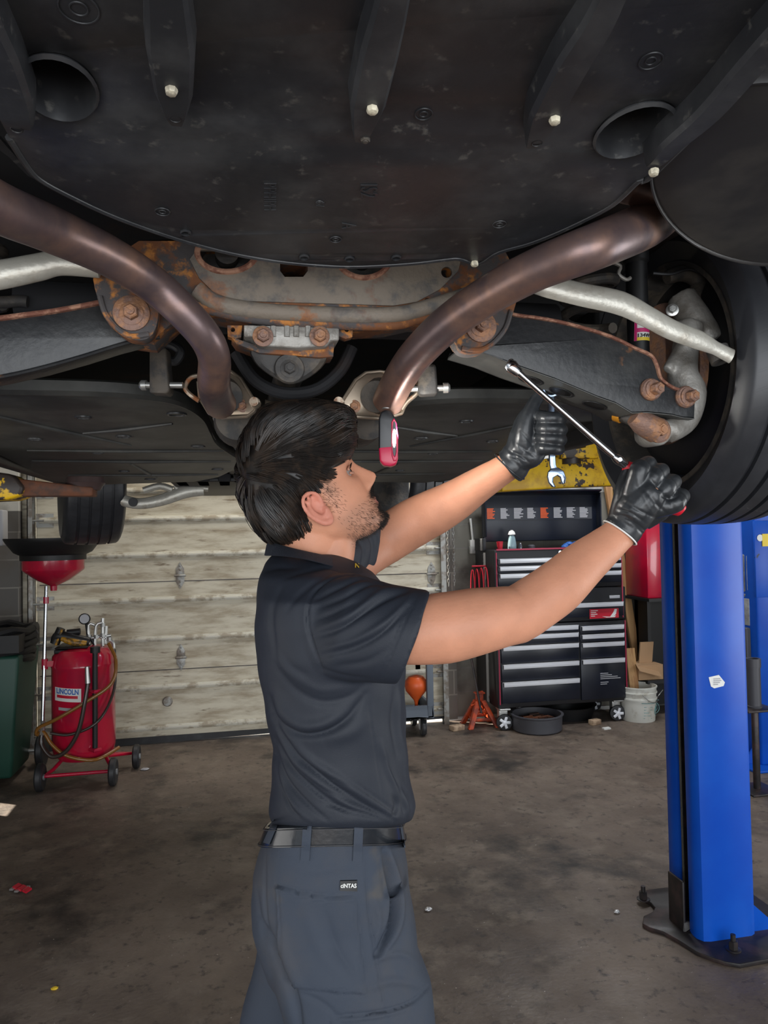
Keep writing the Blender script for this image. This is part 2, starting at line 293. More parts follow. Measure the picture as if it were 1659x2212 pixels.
def flat_fill(outer, holes=(), step=0, smooth_it=False):
    """2D polygon with holes -> (verts2d, faces)"""
    cu = bpy.data.curves.new('t', 'CURVE'); cu.dimensions = '2D'; cu.fill_mode = 'BOTH'
    def cr(pts, sub):
        n = len(pts); out = []
        for i in range(n):
            p0, p1, p2, p3 = [Vector(pts[(i+k) % n]) for k in (-1, 0, 1, 2)]
            for k in range(sub):
                t = k/sub; out.append(0.5*((2*p1)+(p2-p0)*t+(2*p0-5*p1+4*p2-p3)*t*t+(3*p1-p0-3*p2+p3)*t*t*t))
        return out
    for q, pts in enumerate([outer]+list(holes)):
        if smooth_it and q == 0: pts = cr(pts, 5)
        s = cu.splines.new('POLY'); s.points.add(len(pts)-1); s.use_cyclic_u = True
        for i, p in enumerate(pts): s.points[i].co = (p[0]/100, p[1]/100, 0, 1)
    o = bpy.data.objects.new('t', cu); COL.objects.link(o); dg = bpy.context.evaluated_depsgraph_get(); me = bpy.data.meshes.new_from_object(o.evaluated_get(dg))
    bpy.data.objects.remove(o)
    bm = bmesh.new(); bm.from_mesh(me); bmesh.ops.remove_doubles(bm, verts=bm.verts, dist=1e-5)
    if step: 
        for _ in range(step): bmesh.ops.subdivide_edges(bm, edges=[e for e in bm.edges], cuts=1, use_grid_fill=True)
    vs = [(v.co.x*100, v.co.y*100) for v in bm.verts]; bm.verts.index_update(); fs = [tuple(v.index for v in f.verts) for f in bm.faces]; bm.free(); bpy.data.meshes.remove(me)
    return vs, fs
def plate(mb, outer, mapf, ext, holes=(), smooth_it=False, step=0):
    """fill the outline, map to the world with mapf(x,y), give it thickness ext (vector)"""
    vs, fs = flat_fill(outer, holes, step, smooth_it)
    W = [Vector(mapf(*p)) for p in vs]; n = len(W); ext = Vector(ext)
    cnt = {}
    for f in fs:
        for i in range(len(f)):
            a, b = f[i], f[(i+1) % len(f)]; cnt[(a, b)] = cnt.get((a, b), 0)+1
    side = [(a, b, b+n, a+n) for (a, b) in cnt if (b, a) not in cnt]
    return mb.add(W+[p+ext for p in W], list(fs)+[tuple(i+n for i in reversed(f)) for f in fs]+side)
def circ(x, y, rx, ry=None, n=20, a0=0.0): ry = ry or rx; return [(x+rx*math.cos(2*math.pi*i/n+a0), y+ry*math.sin(2*math.pi*i/n+a0)) for i in range(n)]
def ell_rot(x, y, rx, ry, rot, n=28):
    c, s = math.cos(rot), math.sin(rot); return [(x+rx*math.cos(q)*c-ry*math.sin(q)*s, y+rx*math.cos(q)*s+ry*math.sin(q)*c) for q in [2*math.pi*i/n for i in range(n)]]
def text_flat(body, size=1.0, bold=0.0):
    cu = bpy.data.curves.new('t', 'FONT'); cu.body = body; cu.size = size; cu.align_x = 'CENTER'; cu.align_y = 'CENTER'; cu.offset = bold; cu.resolution_u = 3
    o = bpy.data.objects.new('t', cu); COL.objects.link(o); bpy.context.view_layer.update(); dg = bpy.context.evaluated_depsgraph_get(); me = bpy.data.meshes.new_from_object(o.evaluated_get(dg)); bpy.data.objects.remove(o)
    vs = [(v.co.x, v.co.y) for v in me.vertices]; fs = [tuple(p.vertices) for p in me.polygons]; return vs, fs
def text_mb(mb, body, size, origin, ux, uy, ext, bold=0.0, sx=1.0):
    vs, fs = text_flat(body, size, bold); o = Vector(origin); W = [o+Vector(ux)*x*sx+Vector(uy)*y for x, y in vs]; n = len(W)
    cnt = {}
    for f in fs:
        for i in range(len(f)): cnt[(f[i], f[(i+1) % len(f)])] = 1
    side = [(a, b, b+n, a+n) for (a, b) in cnt if (b, a) not in cnt]
    return mb.add(W+[p+Vector(ext) for p in W], list(fs)+[tuple(i+n for i in reversed(f)) for f in fs]+side)
def bake(o, mods):
    """evaluate modifiers on an object and keep the result as its mesh"""
    for kind, kw in mods:
        md = o.modifiers.new(kind, kind)
        for k, v in kw.items(): setattr(md, k, v)
    bpy.context.view_layer.update(); dg = bpy.context.evaluated_depsgraph_get(); me = bpy.data.meshes.new_from_object(o.evaluated_get(dg))
    o.modifiers.clear(); old = o.data; mats = [m_ for m_ in old.materials]; o.data = me; bpy.data.meshes.remove(old)
    if not me.materials:
        for m_ in mats: me.materials.append(m_)
    me.polygons.foreach_set('use_smooth', [True]*len(me.polygons)); return o
def coords(me): a = np.empty(len(me.vertices)*3); me.vertices.foreach_get('co', a); return a.reshape(-1, 3)
def normals(me): a = np.empty(len(me.vertices)*3); me.vertices.foreach_get('normal', a); return a.reshape(-1, 3)
def setco(me, a): me.vertices.foreach_set('co', a.astype(np.float32).ravel()); me.update()
def topx(W):      # world coords (n,3) -> px x,y and depth
    d = W-np.array(CAM); D = d@np.array(FW); return 829.5+FPX*(d@np.array(RT))/D, 1106-FPX*(d@np.array(UP))/D, D
def segdist(x, y, poly):
    best = np.full(x.shape, 1e9); tt = np.zeros(x.shape); L = [0]
    for i in range(len(poly)-1): L.append(L[-1]+math.hypot(poly[i+1][0]-poly[i][0], poly[i+1][1]-poly[i][1]))
    for i in range(len(poly)-1):
        ax, ay = poly[i]; bx, by = poly[i+1]; dx, dy = bx-ax, by-ay; l2 = dx*dx+dy*dy+1e-9
        t = np.clip(((x-ax)*dx+(y-ay)*dy)/l2, 0, 1); d = np.hypot(x-ax-t*dx, y-ay-t*dy); mk = d < best
        best[mk] = d[mk]; tt[mk] = ((L[i]+t*(L[i+1]-L[i]))/L[-1])[mk]
    return best, tt
def inpoly(x, y, poly):
    r = np.zeros(x.shape, bool); n = len(poly)
    for i in range(n):
        ax, ay = poly[i]; bx, by = poly[(i+1) % n]
        c = ((ay > y) != (by > y)) & (x < (bx-ax)*(y-ay)/((by-ay) or 1e-9)+ax); r ^= c
    return r
def crspline(pts, sub=6):
    q, _ = smooth_path([Vector((p[0], p[1])) for p in pts], [0]*len(pts), sub); return [(p.x, p.y) for p in q]
# ================================================================== THE SETTING
DYF = 5.93
fl = MB().box((-2.4, -5, -0.2), (6, DYF, 0)); struct('floor', fl, 'floor', smooth=False)
DX0, DX1, DY = -1.40, 1.66, 5.88
wb = MB(); wb.box((-2.38, 6.05, 0), (DX0-0.02, 6.25, 4)).box((DX1+0.02, 6.05, 0), (7, 6.25, 4)).box((DX0-0.02, 6.05, 2.9), (DX1+0.02, 6.25, 4))
struct('wall_back', wb, 'block', smooth=False)
wl = MB()   # left wall with a small window slot that lets the sun through
X0 = -2.35
spot = ZP(12, 1746); k = (X0-spot.x)/SUND.x; hc = spot+SUND*k
a, b_, c_, d_ = hc.y-0.11, hc.y+0.08, hc.z-0.06, hc.z+0.05
wl.box((X0-0.02, -0.2, 0), (X0, a, 4)).box((X0-0.02, b_, 0), (X0, 6.05, 4)).box((X0-0.02, a, 0), (X0, b_, c_)).box((X0-0.02, a, d_), (X0, b_, 4))
struct('wall_left', wl, 'blockdark', smooth=False)
struct('wall_right', MB().box((5.8, -5, 0), (6.0, 6.05, 4)), 'block', smooth=False)
struct('ceiling', MB().box((-2.37, -5, 4), (6, 6.25, 4.1)), 'ceil', smooth=False)
# pier left of the door and jamb trims
struct('trim_1', MB().box((-1.75, 5.80, 0), (-1.50, 6.05, 3)), 'blockdark', smooth=False)
struct('trim_2', MB().box((-1.50, 5.90, 0), (-1.41, 6.05, 3)), 'door', smooth=False)
struct('trim_3', MB().box((1.67, 5.97, 0), (1.80, 6.05, 3)), 'blockdark', smooth=False)
# outside ground
tag(obj('driveway', MB().box((-3.5, DYF+0.001, -0.1), (7, 12, -0.002)), 'daylightground', smooth=False), 'pale sunlit driveway seen as a bright line under the garage door', 'driveway')['kind'] = 'structure'
# sectional garage door, drawn down almost to the floor
door = bpy.data.objects.new('door_1', None); COL.objects.link(door); door.location = (0.13, DY, 0.02); ORG['door_1'] = Vector((0.13, DY, 0.02)); door['kind'] = 'structure'
yr = [1125, 1205, 1305, 1392, 1500, 1590]
zs = [YP(70, v, DY).z for v in (1590, 1500, 1392, 1305, 1205, 1125, 1062)]
zs += [zs[-1]+0.25, zs[-1]+0.5, zs[-1]+0.75, zs[-1]+1.05]
lv = [0.045]+zs
for i in range(len(lv)-1):
    z0, z1 = lv[i]+0.004, lv[i+1]-0.004
    obj('door_panel', MB().box((DX0, DY, z0), (DX1, DY+0.04, z1)), 'door', door, bevel=0.006, smooth=False)
for z in zs[:8]:
    obj('panel_rail', MB().box((DX0+0.02, DY-0.022, z-0.011), (DX1-0.02, DY, z+0.011)).box((DX0+0.02, DY-0.01, z-0.022), (DX1-0.02, DY, z+0.022)), 'doorrail', door, bevel=0.004)
# thin seams at the section joints
for v in (1255, 1445):
    z = YP(390, v, DY).z; obj('section_joint', MB().box((DX0+0.02, DY-0.002, z-0.003), (DX1-0.02, DY+0.001, z+0.003)), 'greasy', door, smooth=False)
# bottom seal: touches at left, lifts to the right
sl_ = MB(); zl, zr = -0.004, 0.036
sl_.add([(DX0, DY-0.01, zl), (DX1, DY-0.01, zr), (DX1, DY+0.05, zr), (DX0, DY+0.05, zl), (DX0, DY-0.01, 0.055), (DX1, DY-0.01, 0.055), (DX1, DY+0.05, 0.055), (DX0, DY+0.05, 0.055)],
        [(0,3,2,1),(4,5,6,7),(0,1,5,4),(1,2,6,5),(2,3,7,6),(3,0,4,7)])
obj('bottom_seal', sl_, 'rubber', door, smooth=False)
for hx, hy in ((389, 1243), (391, 1420), (932, 1240)):
    c = YP(hx, hy, DY-0.004); q = MB()
    for sg in (-1, 1):
        plate(q, [(c.x-0.032, c.z+sg*0.006), (c.x-0.03, c.z+sg*0.05), (c.x, c.z+sg*0.10), (c.x+0.03, c.z+sg*0.05), (c.x+0.032, c.z+sg*0.006)], lambda x, y: V(x, DY-0.006, y), (0, 0.006, 0))
    q.cyl(c+V(-0.042, -0.01, 0), c+V(0.042, -0.01, 0), 0.009)
    for dz in (0.045, -0.045, 0.075, -0.075): q.hexbolt(c+V(0, -0.003, dz), (0, -1, 0), 0.006)
    obj('hinge', q, 'galv', door, bevel=0.001)
c = YP(362, 1515, DY)
obj('lock_disc', MB().lathe(c, (0, -1, 0), [(0.038, 0), (0.038, 0.008), (0.03, 0.014), (0.012, 0.014), (0.012, 0.022)], 24), 'galv', door)
for xx, sg in ((DX0-0.05, 1), (DX1+0.02, -1)):
    q = MB(); q.box((xx, DY-0.055, 0), (xx+0.006, DY+0.01, 3.0)).box((xx, DY-0.055, 0), (xx+sg*0.035, DY-0.050, 3.0)).box((xx, DY+0.005, 0), (xx+sg*0.035, DY+0.01, 3.0))
    obj('track', q, 'galv', door, smooth=False)
for zz in zs[:8]:
    for xx, sg in ((DX0, 1), (DX1, -1)):
        obj('edge_bracket', MB().box((min(xx, xx+sg*0.12), DY-0.005, zz-0.05), (max(xx, xx+sg*0.12), DY, zz+0.05)).cyl(V(xx-sg*0.03, DY-0.03, zz), V(xx+sg*0.06, DY-0.03, zz), 0.008), 'galv', door)
# ================================================================== RED OIL DRAINER
dc = ZP(180, 1672); dc = V(-0.99, 5.14, 0)
dr = thing('oil_drainer', dc, 'red wheeled oil drainer tank with raised black drain pan, left before the garage door', 'oil drainer')
def at(px, py, yy=None): return YP(px, py, dc.y if yy is None else yy)
R = (at(248, 1500)-at(112, 1500)).length/2; tc_ = at(181, 1500); tc_ = V(tc_.x, dc.y, 0); zb = at(180, 1637).z; zt = at(180, 1393).z
prof = [(R*0.35, zb), (R*0.8, zb+0.015), (R*0.96, zb+0.05), (R, zb+0.09), (R, zt-0.13), (R*1.012, zt-0.125), (R*1.012, zt-0.11), (R, zt-0.105), (R*0.97, zt-0.06), (R*0.8, zt-0.02), (R*0.4, zt-0.003), (0.01, zt)]
obj('tank', MB().lathe(tc_, ZZ, prof, 48), 'red', dr)
q = MB()
for sx in (-1, 1): q.tube([tc_+V(sx*0.20, -0.16, 0.09), tc_+V(sx*0.17, -0.08, 0.10), tc_+V(sx*0.10, 0.05, zb+0.03)], 0.012)
q.tube([tc_+V(-0.21, -0.17, 0.09), tc_+V(0.21, -0.17, 0.09)], 0.011); q.tube([tc_+V(-0.12, 0.1, zb), tc_+V(0.26, 0.2, 0.09)], 0.011); q.tube([tc_+V(0.12, 0.0, zb), tc_+V(0.26, 0.2, 0.09)], 0.011)
obj('undercarriage', q, 'red', dr)
for wx, wy, rr in ((-0.225, -0.17, 0.085), (0.20, -0.17, 0.085), (0.30, 0.16, 0.078)):
    c = tc_+V(wx, wy, rr); wv = MB().lathe(c-V(0.022, 0, 0), (1, 0, 0), [(rr*0.5, 0.004), (rr*0.86, 0), (rr, 0.01), (rr, 0.034), (rr*0.86, 0.044), (rr*0.5, 0.04)], 32)
    wo = obj('wheel', wv, 'rubber', dr); obj('hub', MB().lathe(c-V(0.026, 0, 0), (1, 0, 0), [(0.018, 0), (0.018, 0.052)], 16), 'steelgrey', wo)
# tray on top with cordless tool, gauge, valves
obj('top_tray', MB().box(tuple(at(124, 1408)+V(0, -0.10, 0)), tuple(at(200, 1396)+V(0, 0.10, 0))).box(tuple(at(126, 1398)+V(0, -0.11, 0)), tuple(at(196, 1391)+V(0, 0.11, 0))), 'black', dr, bevel=0.006)
g = at(182, 1338); q = MB().lathe(g+V(0, 0.02, 0), (0.1, -1, 0.15), [(0.035, 0), (0.036, 0.03), (0.031, 0.035), (0.030, 0.030)], 28); q.tube([g+V(0.01, 0.02, -0.02), at(190, 1370), at(205, 1392)], 0.011)
gg = obj('pressure_gauge', q, 'black', dr); obj('gauge_face', MB().lathe(g+V(0, 0.02, 0), (0.1, -1, 0.15), [(0.029, 0.03), (0.029, 0.033)], 24), 'palelabel', gg)
q = MB()
for pts in ([(192, 1395), (192, 1350), (205, 1350)], [(205, 1395), (208, 1352), (222, 1345)], [(222, 1395), (222, 1335)], [(228, 1390), (230, 1352)], [(195, 1378), (240, 1372)], [(215, 1375), (242, 1385), (246, 1400)]): q.tube([at(*p) for p in pts], 0.011, 10, sub=3)
for p in ((192, 1375), (208, 1375), (222, 1372), (222, 1350), (236, 1380)): q.lathe(at(*p)-V(0, 0, 0.012), ZZ, [(0.018, 0), (0.018, 0.024)], 8)
obj('valve_cluster', q, 'zinc', dr)
q = MB().tube([at(120, 1385)+V(0, -0.05, 0), at(130, 1372)+V(0, -0.05, 0), at(160, 1376)+V(0, -0.05, 0), at(196, 1384)+V(0, -0.05, 0)], [0.02, 0.034, 0.03, 0.028], 14, sub=4)
q.tube([at(122, 1388)+V(0, -0.05, 0), at(136, 1355)+V(0, -0.05, 0)], [0.03, 0.026], 12); q.tube([at(148, 1365)+V(0, -0.04, 0), at(176, 1362)+V(0, -0.04, 0)], 0.02, 12)
tool = thing('cordless_tool', at(160, 1396)+V(0, -0.05, 0), 'black and amber cordless power tool lying on top of the red oil drainer', 'power tool')
obj('tool_body', q, 'black', tool)
obj('tool_shell', MB().tube([at(138, 1376)+V(0, -0.075, 0), at(165, 1384)+V(0, -0.075, 0), at(192, 1386)+V(0, -0.07, 0)], [0.014, 0.025, 0.018], 12, sub=3).tube([at(126, 1390)+V(0, -0.075, 0), at(140, 1356)+V(0, -0.07, 0)], [0.008, 0.009], 8), 'drill_yellow', tool)
# drain pan on telescoping tube
px_ = at(106, 1300); pr = MB().tube([at(103, 1580)+V(0, -0.14, 0), at(104, 1265)+V(0, -0.05, 0)], 0.011, 16); obj('riser_tube', pr, 'chrome', dr)
obj('tube_clamp', MB().tube([at(104, 1440)+V(0, -0.09, 0), at(104, 1418)+V(0, -0.09, 0)], 0.019, 14).box(tuple(at(104, 1435)+V(0, -0.10, 0)), tuple(at(124, 1422)+V(0, -0.0, 0))), 'red', dr)
obj('tube_collar', MB().tube([at(104, 1302)+V(0, -0.055, 0), at(104, 1288)+V(0, -0.055, 0)], 0.017, 14), 'red', dr)
pc = at(116, 1260); hw = (at(184, 1220)-at(50, 1220)).length/2; z0 = at(104, 1266).z; z1 = at(104, 1236).z; z2 = at(104, 1203).z; pc.z = 0
obj('drain_bowl', MB().lathe(pc, ZZ, [(0.02, z0-0.03), (0.022, z0), (hw*0.55, (z0+z1)/2-0.005), (hw*0.97, z1+0.01), (hw, z1+0.02), (hw, z2)], 48), 'red', dr)
z3 = at(104, 1165).z
obj('splash_rim', MB().lathe(pc, ZZ, [(hw*1.02, z2-0.02), (hw*1.06, z2-0.02), (hw*1.06, z2+0.012), (hw*1.25, z2+0.03), (hw*1.5, z3-0.02), (hw*1.56, z3), (hw*1.56, z3+0.008), (hw*1.5, z3+0.004), (hw*1.2, z2+0.04), (hw*0.9, z2+0.01)], 48), 'black', dr)
# standing black strap tube and hoses
obj('suction_tube', MB().tube([at(217, 1597)+V(0, -R*1.02, 0), at(217, 1392)+V(0, -R*1.02, 0)], 0.016, 14).tube([at(217, 1400)+V(0, -R, 0), at(217, 1388)+V(0, -R, 0)], 0.03, 14), 'black', dr)
for hy in (1480, 1602): obj('tube_clip', MB().tube([at(205, hy)+V(0, -R*0.93, 0), at(217, hy)+V(0, -R*1.12, 0), at(228, hy)+V(0, -R*0.93, 0)], 0.012, 8), 'red', dr)
def hose(name, pts, r, mt): obj(name, MB().tube([at(a_, b2)+V(0, -dd, 0) for a_, b2, dd in pts], r, 12, sub=6), mt, dr)
hose('amber_hose', [(240, 1385, 0.1), (258, 1420, 0.15), (250, 1465, R*1.0), (200, 1500, R*1.15), (140, 1535, R*1.15), (100, 1556, R*1.0), (95, 1572, R*0.9), (110, 1565, R*1.0), (130, 1590, R*1.1), (165, 1612, R*1.2), (220, 1620, R*1.1), (262, 1605, 0.1)], 0.011, 'amberhose')
hose('delivery_hose', [(203, 1460, R*1.1), (198, 1500, R*1.2), (185, 1560, R*1.25), (160, 1600, R*1.25), (130, 1612, R*1.2), (108, 1590, R*1.1), (107, 1570, R*1.05)], 0.013, 'darkhose')
hose('drain_hose', [(250, 1400, 0.05), (252, 1480, 0.1), (225, 1540, R*1.1), (170, 1567, R*1.15), (125, 1565, R*1.1)], 0.009, 'darkhose')
obj('hose_fitting', MB().tube([at(201, 1428)+V(0, -R*1.08, 0), at(203, 1462)+V(0, -R*1.1, 0)], [0.012, 0.017], 12), 'zinc', dr)
obj('hose_swivel', MB().tube([at(107, 1572)+V(0, -R*1.05, 0), at(105, 1548)+V(0, -0.14, 0)], [0.016, 0.013], 12), 'zinc', dr)
# label wrapped on tank
def ontank(px, py, off):
    p = at(px, py); dx = p.x-tc_.x; return V(p.x, dc.y-math.sqrt(max((R+off)**2-dx*dx, 0)), p.z)
def wrapbox(name, x0, x1, y0, y1, off, mt, parent):
    q = MB(); n = 10; vs = []; fs = []
    for i in range(n+1):
        for yy in (y0, y1): 
            for o2 in (0.0, off): vs.append(ontank(x0+(x1-x0)*i/n, yy, o2))
    for i in range(n):
        a_ = i*4; b2 = a_+4; fs += [(a_+1, b2+1, b2+3, a_+3), (a_, a_+1, b2+1, b2)[::-1], (a_+2, a_+3, b2+3, b2+2)]
    fs += [(0, 1, 3, 2), (n*4, n*4+2, n*4+3, n*4+1)]
    return obj(name, q.add(vs, fs), mt, parent, smooth=False)
lab = wrapbox('maker_label', 129, 188, 1475, 1503, 0.002, 'white', dr)
wrapbox('label_stripe', 134, 181, 1490, 1496, 0.003, 'redtext', lab)
vs, fs = text_flat('LINCOLN', 15, 0.5); q = MB().add([ontank(158+x*0.78, 1482.5-y, 0.0035) for x, y in vs], fs); obj('label_text', q, 'bluetext', lab, smooth=False)
wrapbox('small_label', 138, 172, 1516, 1522, 0.002, 'palelabel', dr)
# ================================================================== BIN, LEFT EDGE
bc = YP(-8, 1500, 5.35)
bn = thing('trash_bin', (bc.x, 5.35, 0), 'dark green wheelie bin lined with a black bag at the left edge by the wall', 'bin')
zt = YP(20, 1418, 5.1).z; zb2 = 0.04; xr = YP(46, 1500, 5.1).x
plate_b = MB(); c0 = V(xr-0.28, 5.35, 0)
plate_b.rings([[c0+V(sx*w_, sy*d2, z) for sx, sy in ((-1,-1),(1,-1),(1,1),(-1,1))] for z, w_, d2 in ((zb2, 0.21, 0.21), (zt, 0.27, 0.26))]); obj('bin_body', plate_b, 'green', bn, bevel=0.02, smooth=True)
q = MB()
for i in range(5): q.tube([c0+V(math.cos(t)*(0.285+0.01*math.sin(5*t+i)), math.sin(t)*(0.275+0.01*math.cos(4*t)), zt+0.14-0.045*i+0.012*math.sin(6*t+i)) for t in [2*math.pi*k_/24 for k_ in range(25)]], 0.028, 8)
q.box(tuple(c0+V(-0.27, -0.26, zt+0.02)), tuple(c0+V(0.27, 0.26, zt+0.13)))
obj('bin_liner', q, 'black', bn)
wv = MB(); wc = V(xr+0.02, 5.52, 0.11); wv.lathe(wc-V(0.025, 0, 0), (1, 0, 0), [(0.03, 0), (0.1, 0), (0.11, 0.01), (0.11, 0.04), (0.1, 0.05), (0.03, 0.05)], 28); obj('wheel', wv, 'rubber', bn)
obj('axle', MB().cyl(wc, wc-V(0.5, 0, 0), 0.012), 'zinc', bn)
e = obj('electrical_box', MB().box(tuple(YP(-30, 1180, 5.3)), tuple(YP(6, 1101, 5.3)+V(0, 0.12, 0))), 'palelabel', bevel=0.01); tag(e, 'pale grey electrical box on the wall at the left edge above the bin', 'electrical box')
# ================================================================== TOOL CHEST
TY = 5.52; xl, xr = YP(1075, 1480, TY).x, YP(1357, 1480, TY).x
tb = thing('tool_chest', ((xl+xr)/2, TY+0.25, 0), 'tall black rolling tool chest with silver drawer handles, crimson trim and raised lid', 'tool chest')
def ty(px, py, y_=TY): return YP(px, py, y_)
zb = ty(1200, 1523).z; zm = ty(1210, 1345).z; zu = ty(1210, 1185).z; zmid = ty(1210, 1272).z
obj('lower_cabinet', MB().box((xl, TY, zb), (xr, TY+0.5, zm)), 'toolside', tb, bevel=0.008)
ux0, ux1 = xl-0.005, xr-0.02
obj('middle_chest', MB().box((ux0, TY, zm+0.004), (xr, TY+0.48, zmid)), 'toolside', tb, bevel=0.008)
obj('upper_chest', MB().box((ux0, TY, zmid+0.004), (ux1, TY+0.46, zu)), 'toolside', tb, bevel=0.008)
def drawer(x0, x1, z0, z1, hz=None, handle=True):
    d = obj('drawer', MB().box((x0, TY-0.014, z0), (x1, TY+0.01, z1)), 'toolbox', tb, bevel=0.004)
    if handle:
        hz = hz if hz is not None else z1-0.018
        obj('handle', MB().box((x0+0.01, TY-0.036, hz-0.017), (x1-0.01, TY-0.03, hz+0.017)).box((x0+0.01, TY-0.036, hz+0.011), (x1-0.01, TY-0.012, hz+0.017)), 'alu', d, bevel=0.003)
    return d
def zt_(py, px=1165): return ty(px, py).z
xs = ty(1252, 1450).x; mrg = 0.03
# lower: left stack / right stack
L1 = [1352, 1368, 1391, 1430, 1468, 1516]
for i in range(5):
    drawer(xl+mrg, xs-0.006, zt_(L1[i+1])+0.004, zt_(L1[i])-0.002)
R1 = [1349, 1367, 1385, 1421, 1510]
for i in range(4):
    drawer(xs+0.006, xr-mrg, zt_(R1[i+1], 1305)+0.004, zt_(R1[i], 1305)-0.002)
# middle drawers with big label
drawer(xl+mrg, xr-mrg, zt_(1338, 1210)+0.01, zt_(1306, 1210), hz=zt_(1309, 1210))
U1 = [1203, 1219, 1235, 1262]
for i in range(3): drawer(xl+mrg-0.01, ux1-mrg+0.01, zt_(U1[i+1], 1210)+0.004, zt_(U1[i], 1210)-0.002)
for xx in (xl+0.012, xr-0.018): obj('trim_strip', MB().box((xx, TY-0.006, zb+0.03), (xx+0.008, TY+0.004, zm-0.005)), 'crimson', tb, smooth=False)
for xx in (xl+0.008, ux1-0.014): obj('trim_strip', MB().box((xx, TY-0.006, zm+0.02), (xx+0.008, TY+0.004, zu-0.02)), 'crimson', tb, smooth=False)
obj('trim_strip', MB().box((ux0+0.02, TY-0.004, zu-0.004), (ux1-0.02, TY+0.01, zu+0.008)), 'crimson', tb, smooth=False)
c = ty(1303, 1324); st = obj('sticker', MB().box((c.x-0.125, TY-0.017, c.z-0.04), (c.x+0.125, TY-0.012, c.z+0.035)), 'redtext', tb, smooth=False)
q = MB(); plate(q, [(-0.02, -0.025), (0.05, -0.03), (0.075, 0.0), (0.09, 0.03), (0.11, 0.028), (0.1, -0.01), (0.08, -0.03), (0.1, -0.02), (0.09, -0.035), (0.02, -0.036)], lambda x, y: V(c.x+x, TY-0.019, c.z+y), (0, 0.003, 0))
for j in range(4): q.box((c.x-0.115, TY-0.019, c.z+0.02-j*0.014), (c.x-0.115+(0.06, 0.045, 0.055, 0.035)[j], TY-0.016, c.z+0.025-j*0.014))
obj('sticker_print', q, 'white', st, smooth=False)
c = ty(1327, 1289); obj('name_plate', MB().box((c.x-0.045, TY-0.008, c.z-0.012), (c.x+0.045, TY-0.001, c.z+0.012)), 'palelabel', tb, bevel=0.002)
c = ty(1310, 1465); q = MB()
for j, w_ in enumerate((0.11, 0.16, 0.24, 0.28, 0.0, 0.11, 0.09)):
    if w_: q.box((c.x-0.06, TY-0.017, c.z+0.04-j*0.014), (c.x-0.06+w_*0.62, TY-0.013, c.z+0.046-j*0.014))
obj('printed_lines', q, 'palelabel', tb, smooth=False)
c = ty(1209, 1193); obj('lid_lock', MB().lathe(c, (0, -1, 0), [(0.014, 0), (0.014, 0.01)], 16), 'chrome', tb)
# lid: open, sloping back
zl0 = YP(1170, 1150, 5.96).z; zl1 = YP(1170, 1066, 5.93).z; lx0 = YP(1042, 1110, 5.9).x; lx1 = YP(1288, 1110, 5.9).x
lid = MB(); lid.obox(((lx0+lx1)/2, 5.90, (zu+zl1)/2+0.03), V((lx1-lx0)/2, 0, 0), V(0, 0.012, 0), V(0, 0.0, (zl1-zu)/2-0.03))
lid.obox(((lx0+lx1)/2, 5.855, zl1), V((lx1-lx0)/2, 0, 0), V(0, 0.07, -0.02), V(0, 0, 0.008))
for xx in (lx0, lx1): lid.obox((xx, 5.86, (zu+zl1)/2+0.05), V(0.006, 0, 0), V(0, 0.05, 0), V(0, 0, (zl1-zu)/2-0.05))
obj('lid', lid, 'toolbox', tb, bevel=0.006)
lidz = (YP(1170, 1108, 5.88).z)
x0_, x1_ = YP(1050, 1110, 5.885).x, YP(1278, 1105, 5.885).x
lb = obj('lid_decal', MB().box((x0_, 5.883, lidz-0.055), (x1_, 5.888, lidz+0.045)), 'toolbox', tb, smooth=False)
for blk in range(8):
    bx = x0_+0.006+blk*(x1_-x0_)/8; q = MB()
    for j in range(8):
        w_ = random.uniform(0.55, 0.98)*(x1_-x0_)/8*0.72; q.box((bx, 5.880, lidz+0.036-j*0.0112), (bx+w_, 5.8835, lidz+0.044-j*0.0112))
    obj('decal_print', q, 'orangeprint' if blk in (0, 4) else 'palelabel', lb, smooth=False)
# till: the shelf the things lie on behind the front edge
obj('till', MB().box((ux0+0.01, TY+0.01, zu-0.03), (ux1-0.01, TY+0.44, zu-0.012)).box((ux0-0.02, TY+0.2, zu-0.01), (ux0+0.01, 5.93, zu+0.09)).box((ux1-0.01, TY+0.2, zu-0.01), (ux1+0.02, 5.93, zu+0.09)), 'toolside', tb, bevel=0.004)
def caster(px, py, y_):
    c = YP(px, py, y_); r = 0.062; c.z = r
    wv = MB().lathe(c-V(0, 0.02, 0), (0.25, 1, 0), [(r*0.72, 0), (r*0.95, 0.002), (r, 0.01), (r, 0.032), (r*0.72, 0.04)], 28); ww = obj('caster', wv, 'rubber', tb)
    q = MB(); 
    for i in range(5):
        a_ = 2*math.pi*i/5; d = V(math.cos(a_), 0, math.sin(a_)); q.obox(c-V(0, 0.026, 0)+d*r*0.38, d*r*0.36, V(0, 0.006, 0), d.cross(V(0, 1, 0))*r*0.17)
    q.lathe(c-V(0, 0.034, 0), (0, 1, 0), [(r*0.25, 0), (r*0.25, 0.02)], 14); obj('caster_hub', q, 'alu', ww, bevel=0.002)
    obj('caster_fork', MB().box((c.x-0.035, c.y-0.0, c.z+0.02), (c.x+0.035, c.y+0.05, zb+0.004)).box((c.x-0.045, c.y-0.045, zb-0.012), (c.x+0.045, c.y+0.055, zb+0.002)), 'zinc', tb, bevel=0.004)
caster(1088, 1562, TY+0.02); caster(1332, 1545, TY+0.05); caster(1282, 1530, TY+0.40); caster(1120, 1535, TY+0.42)
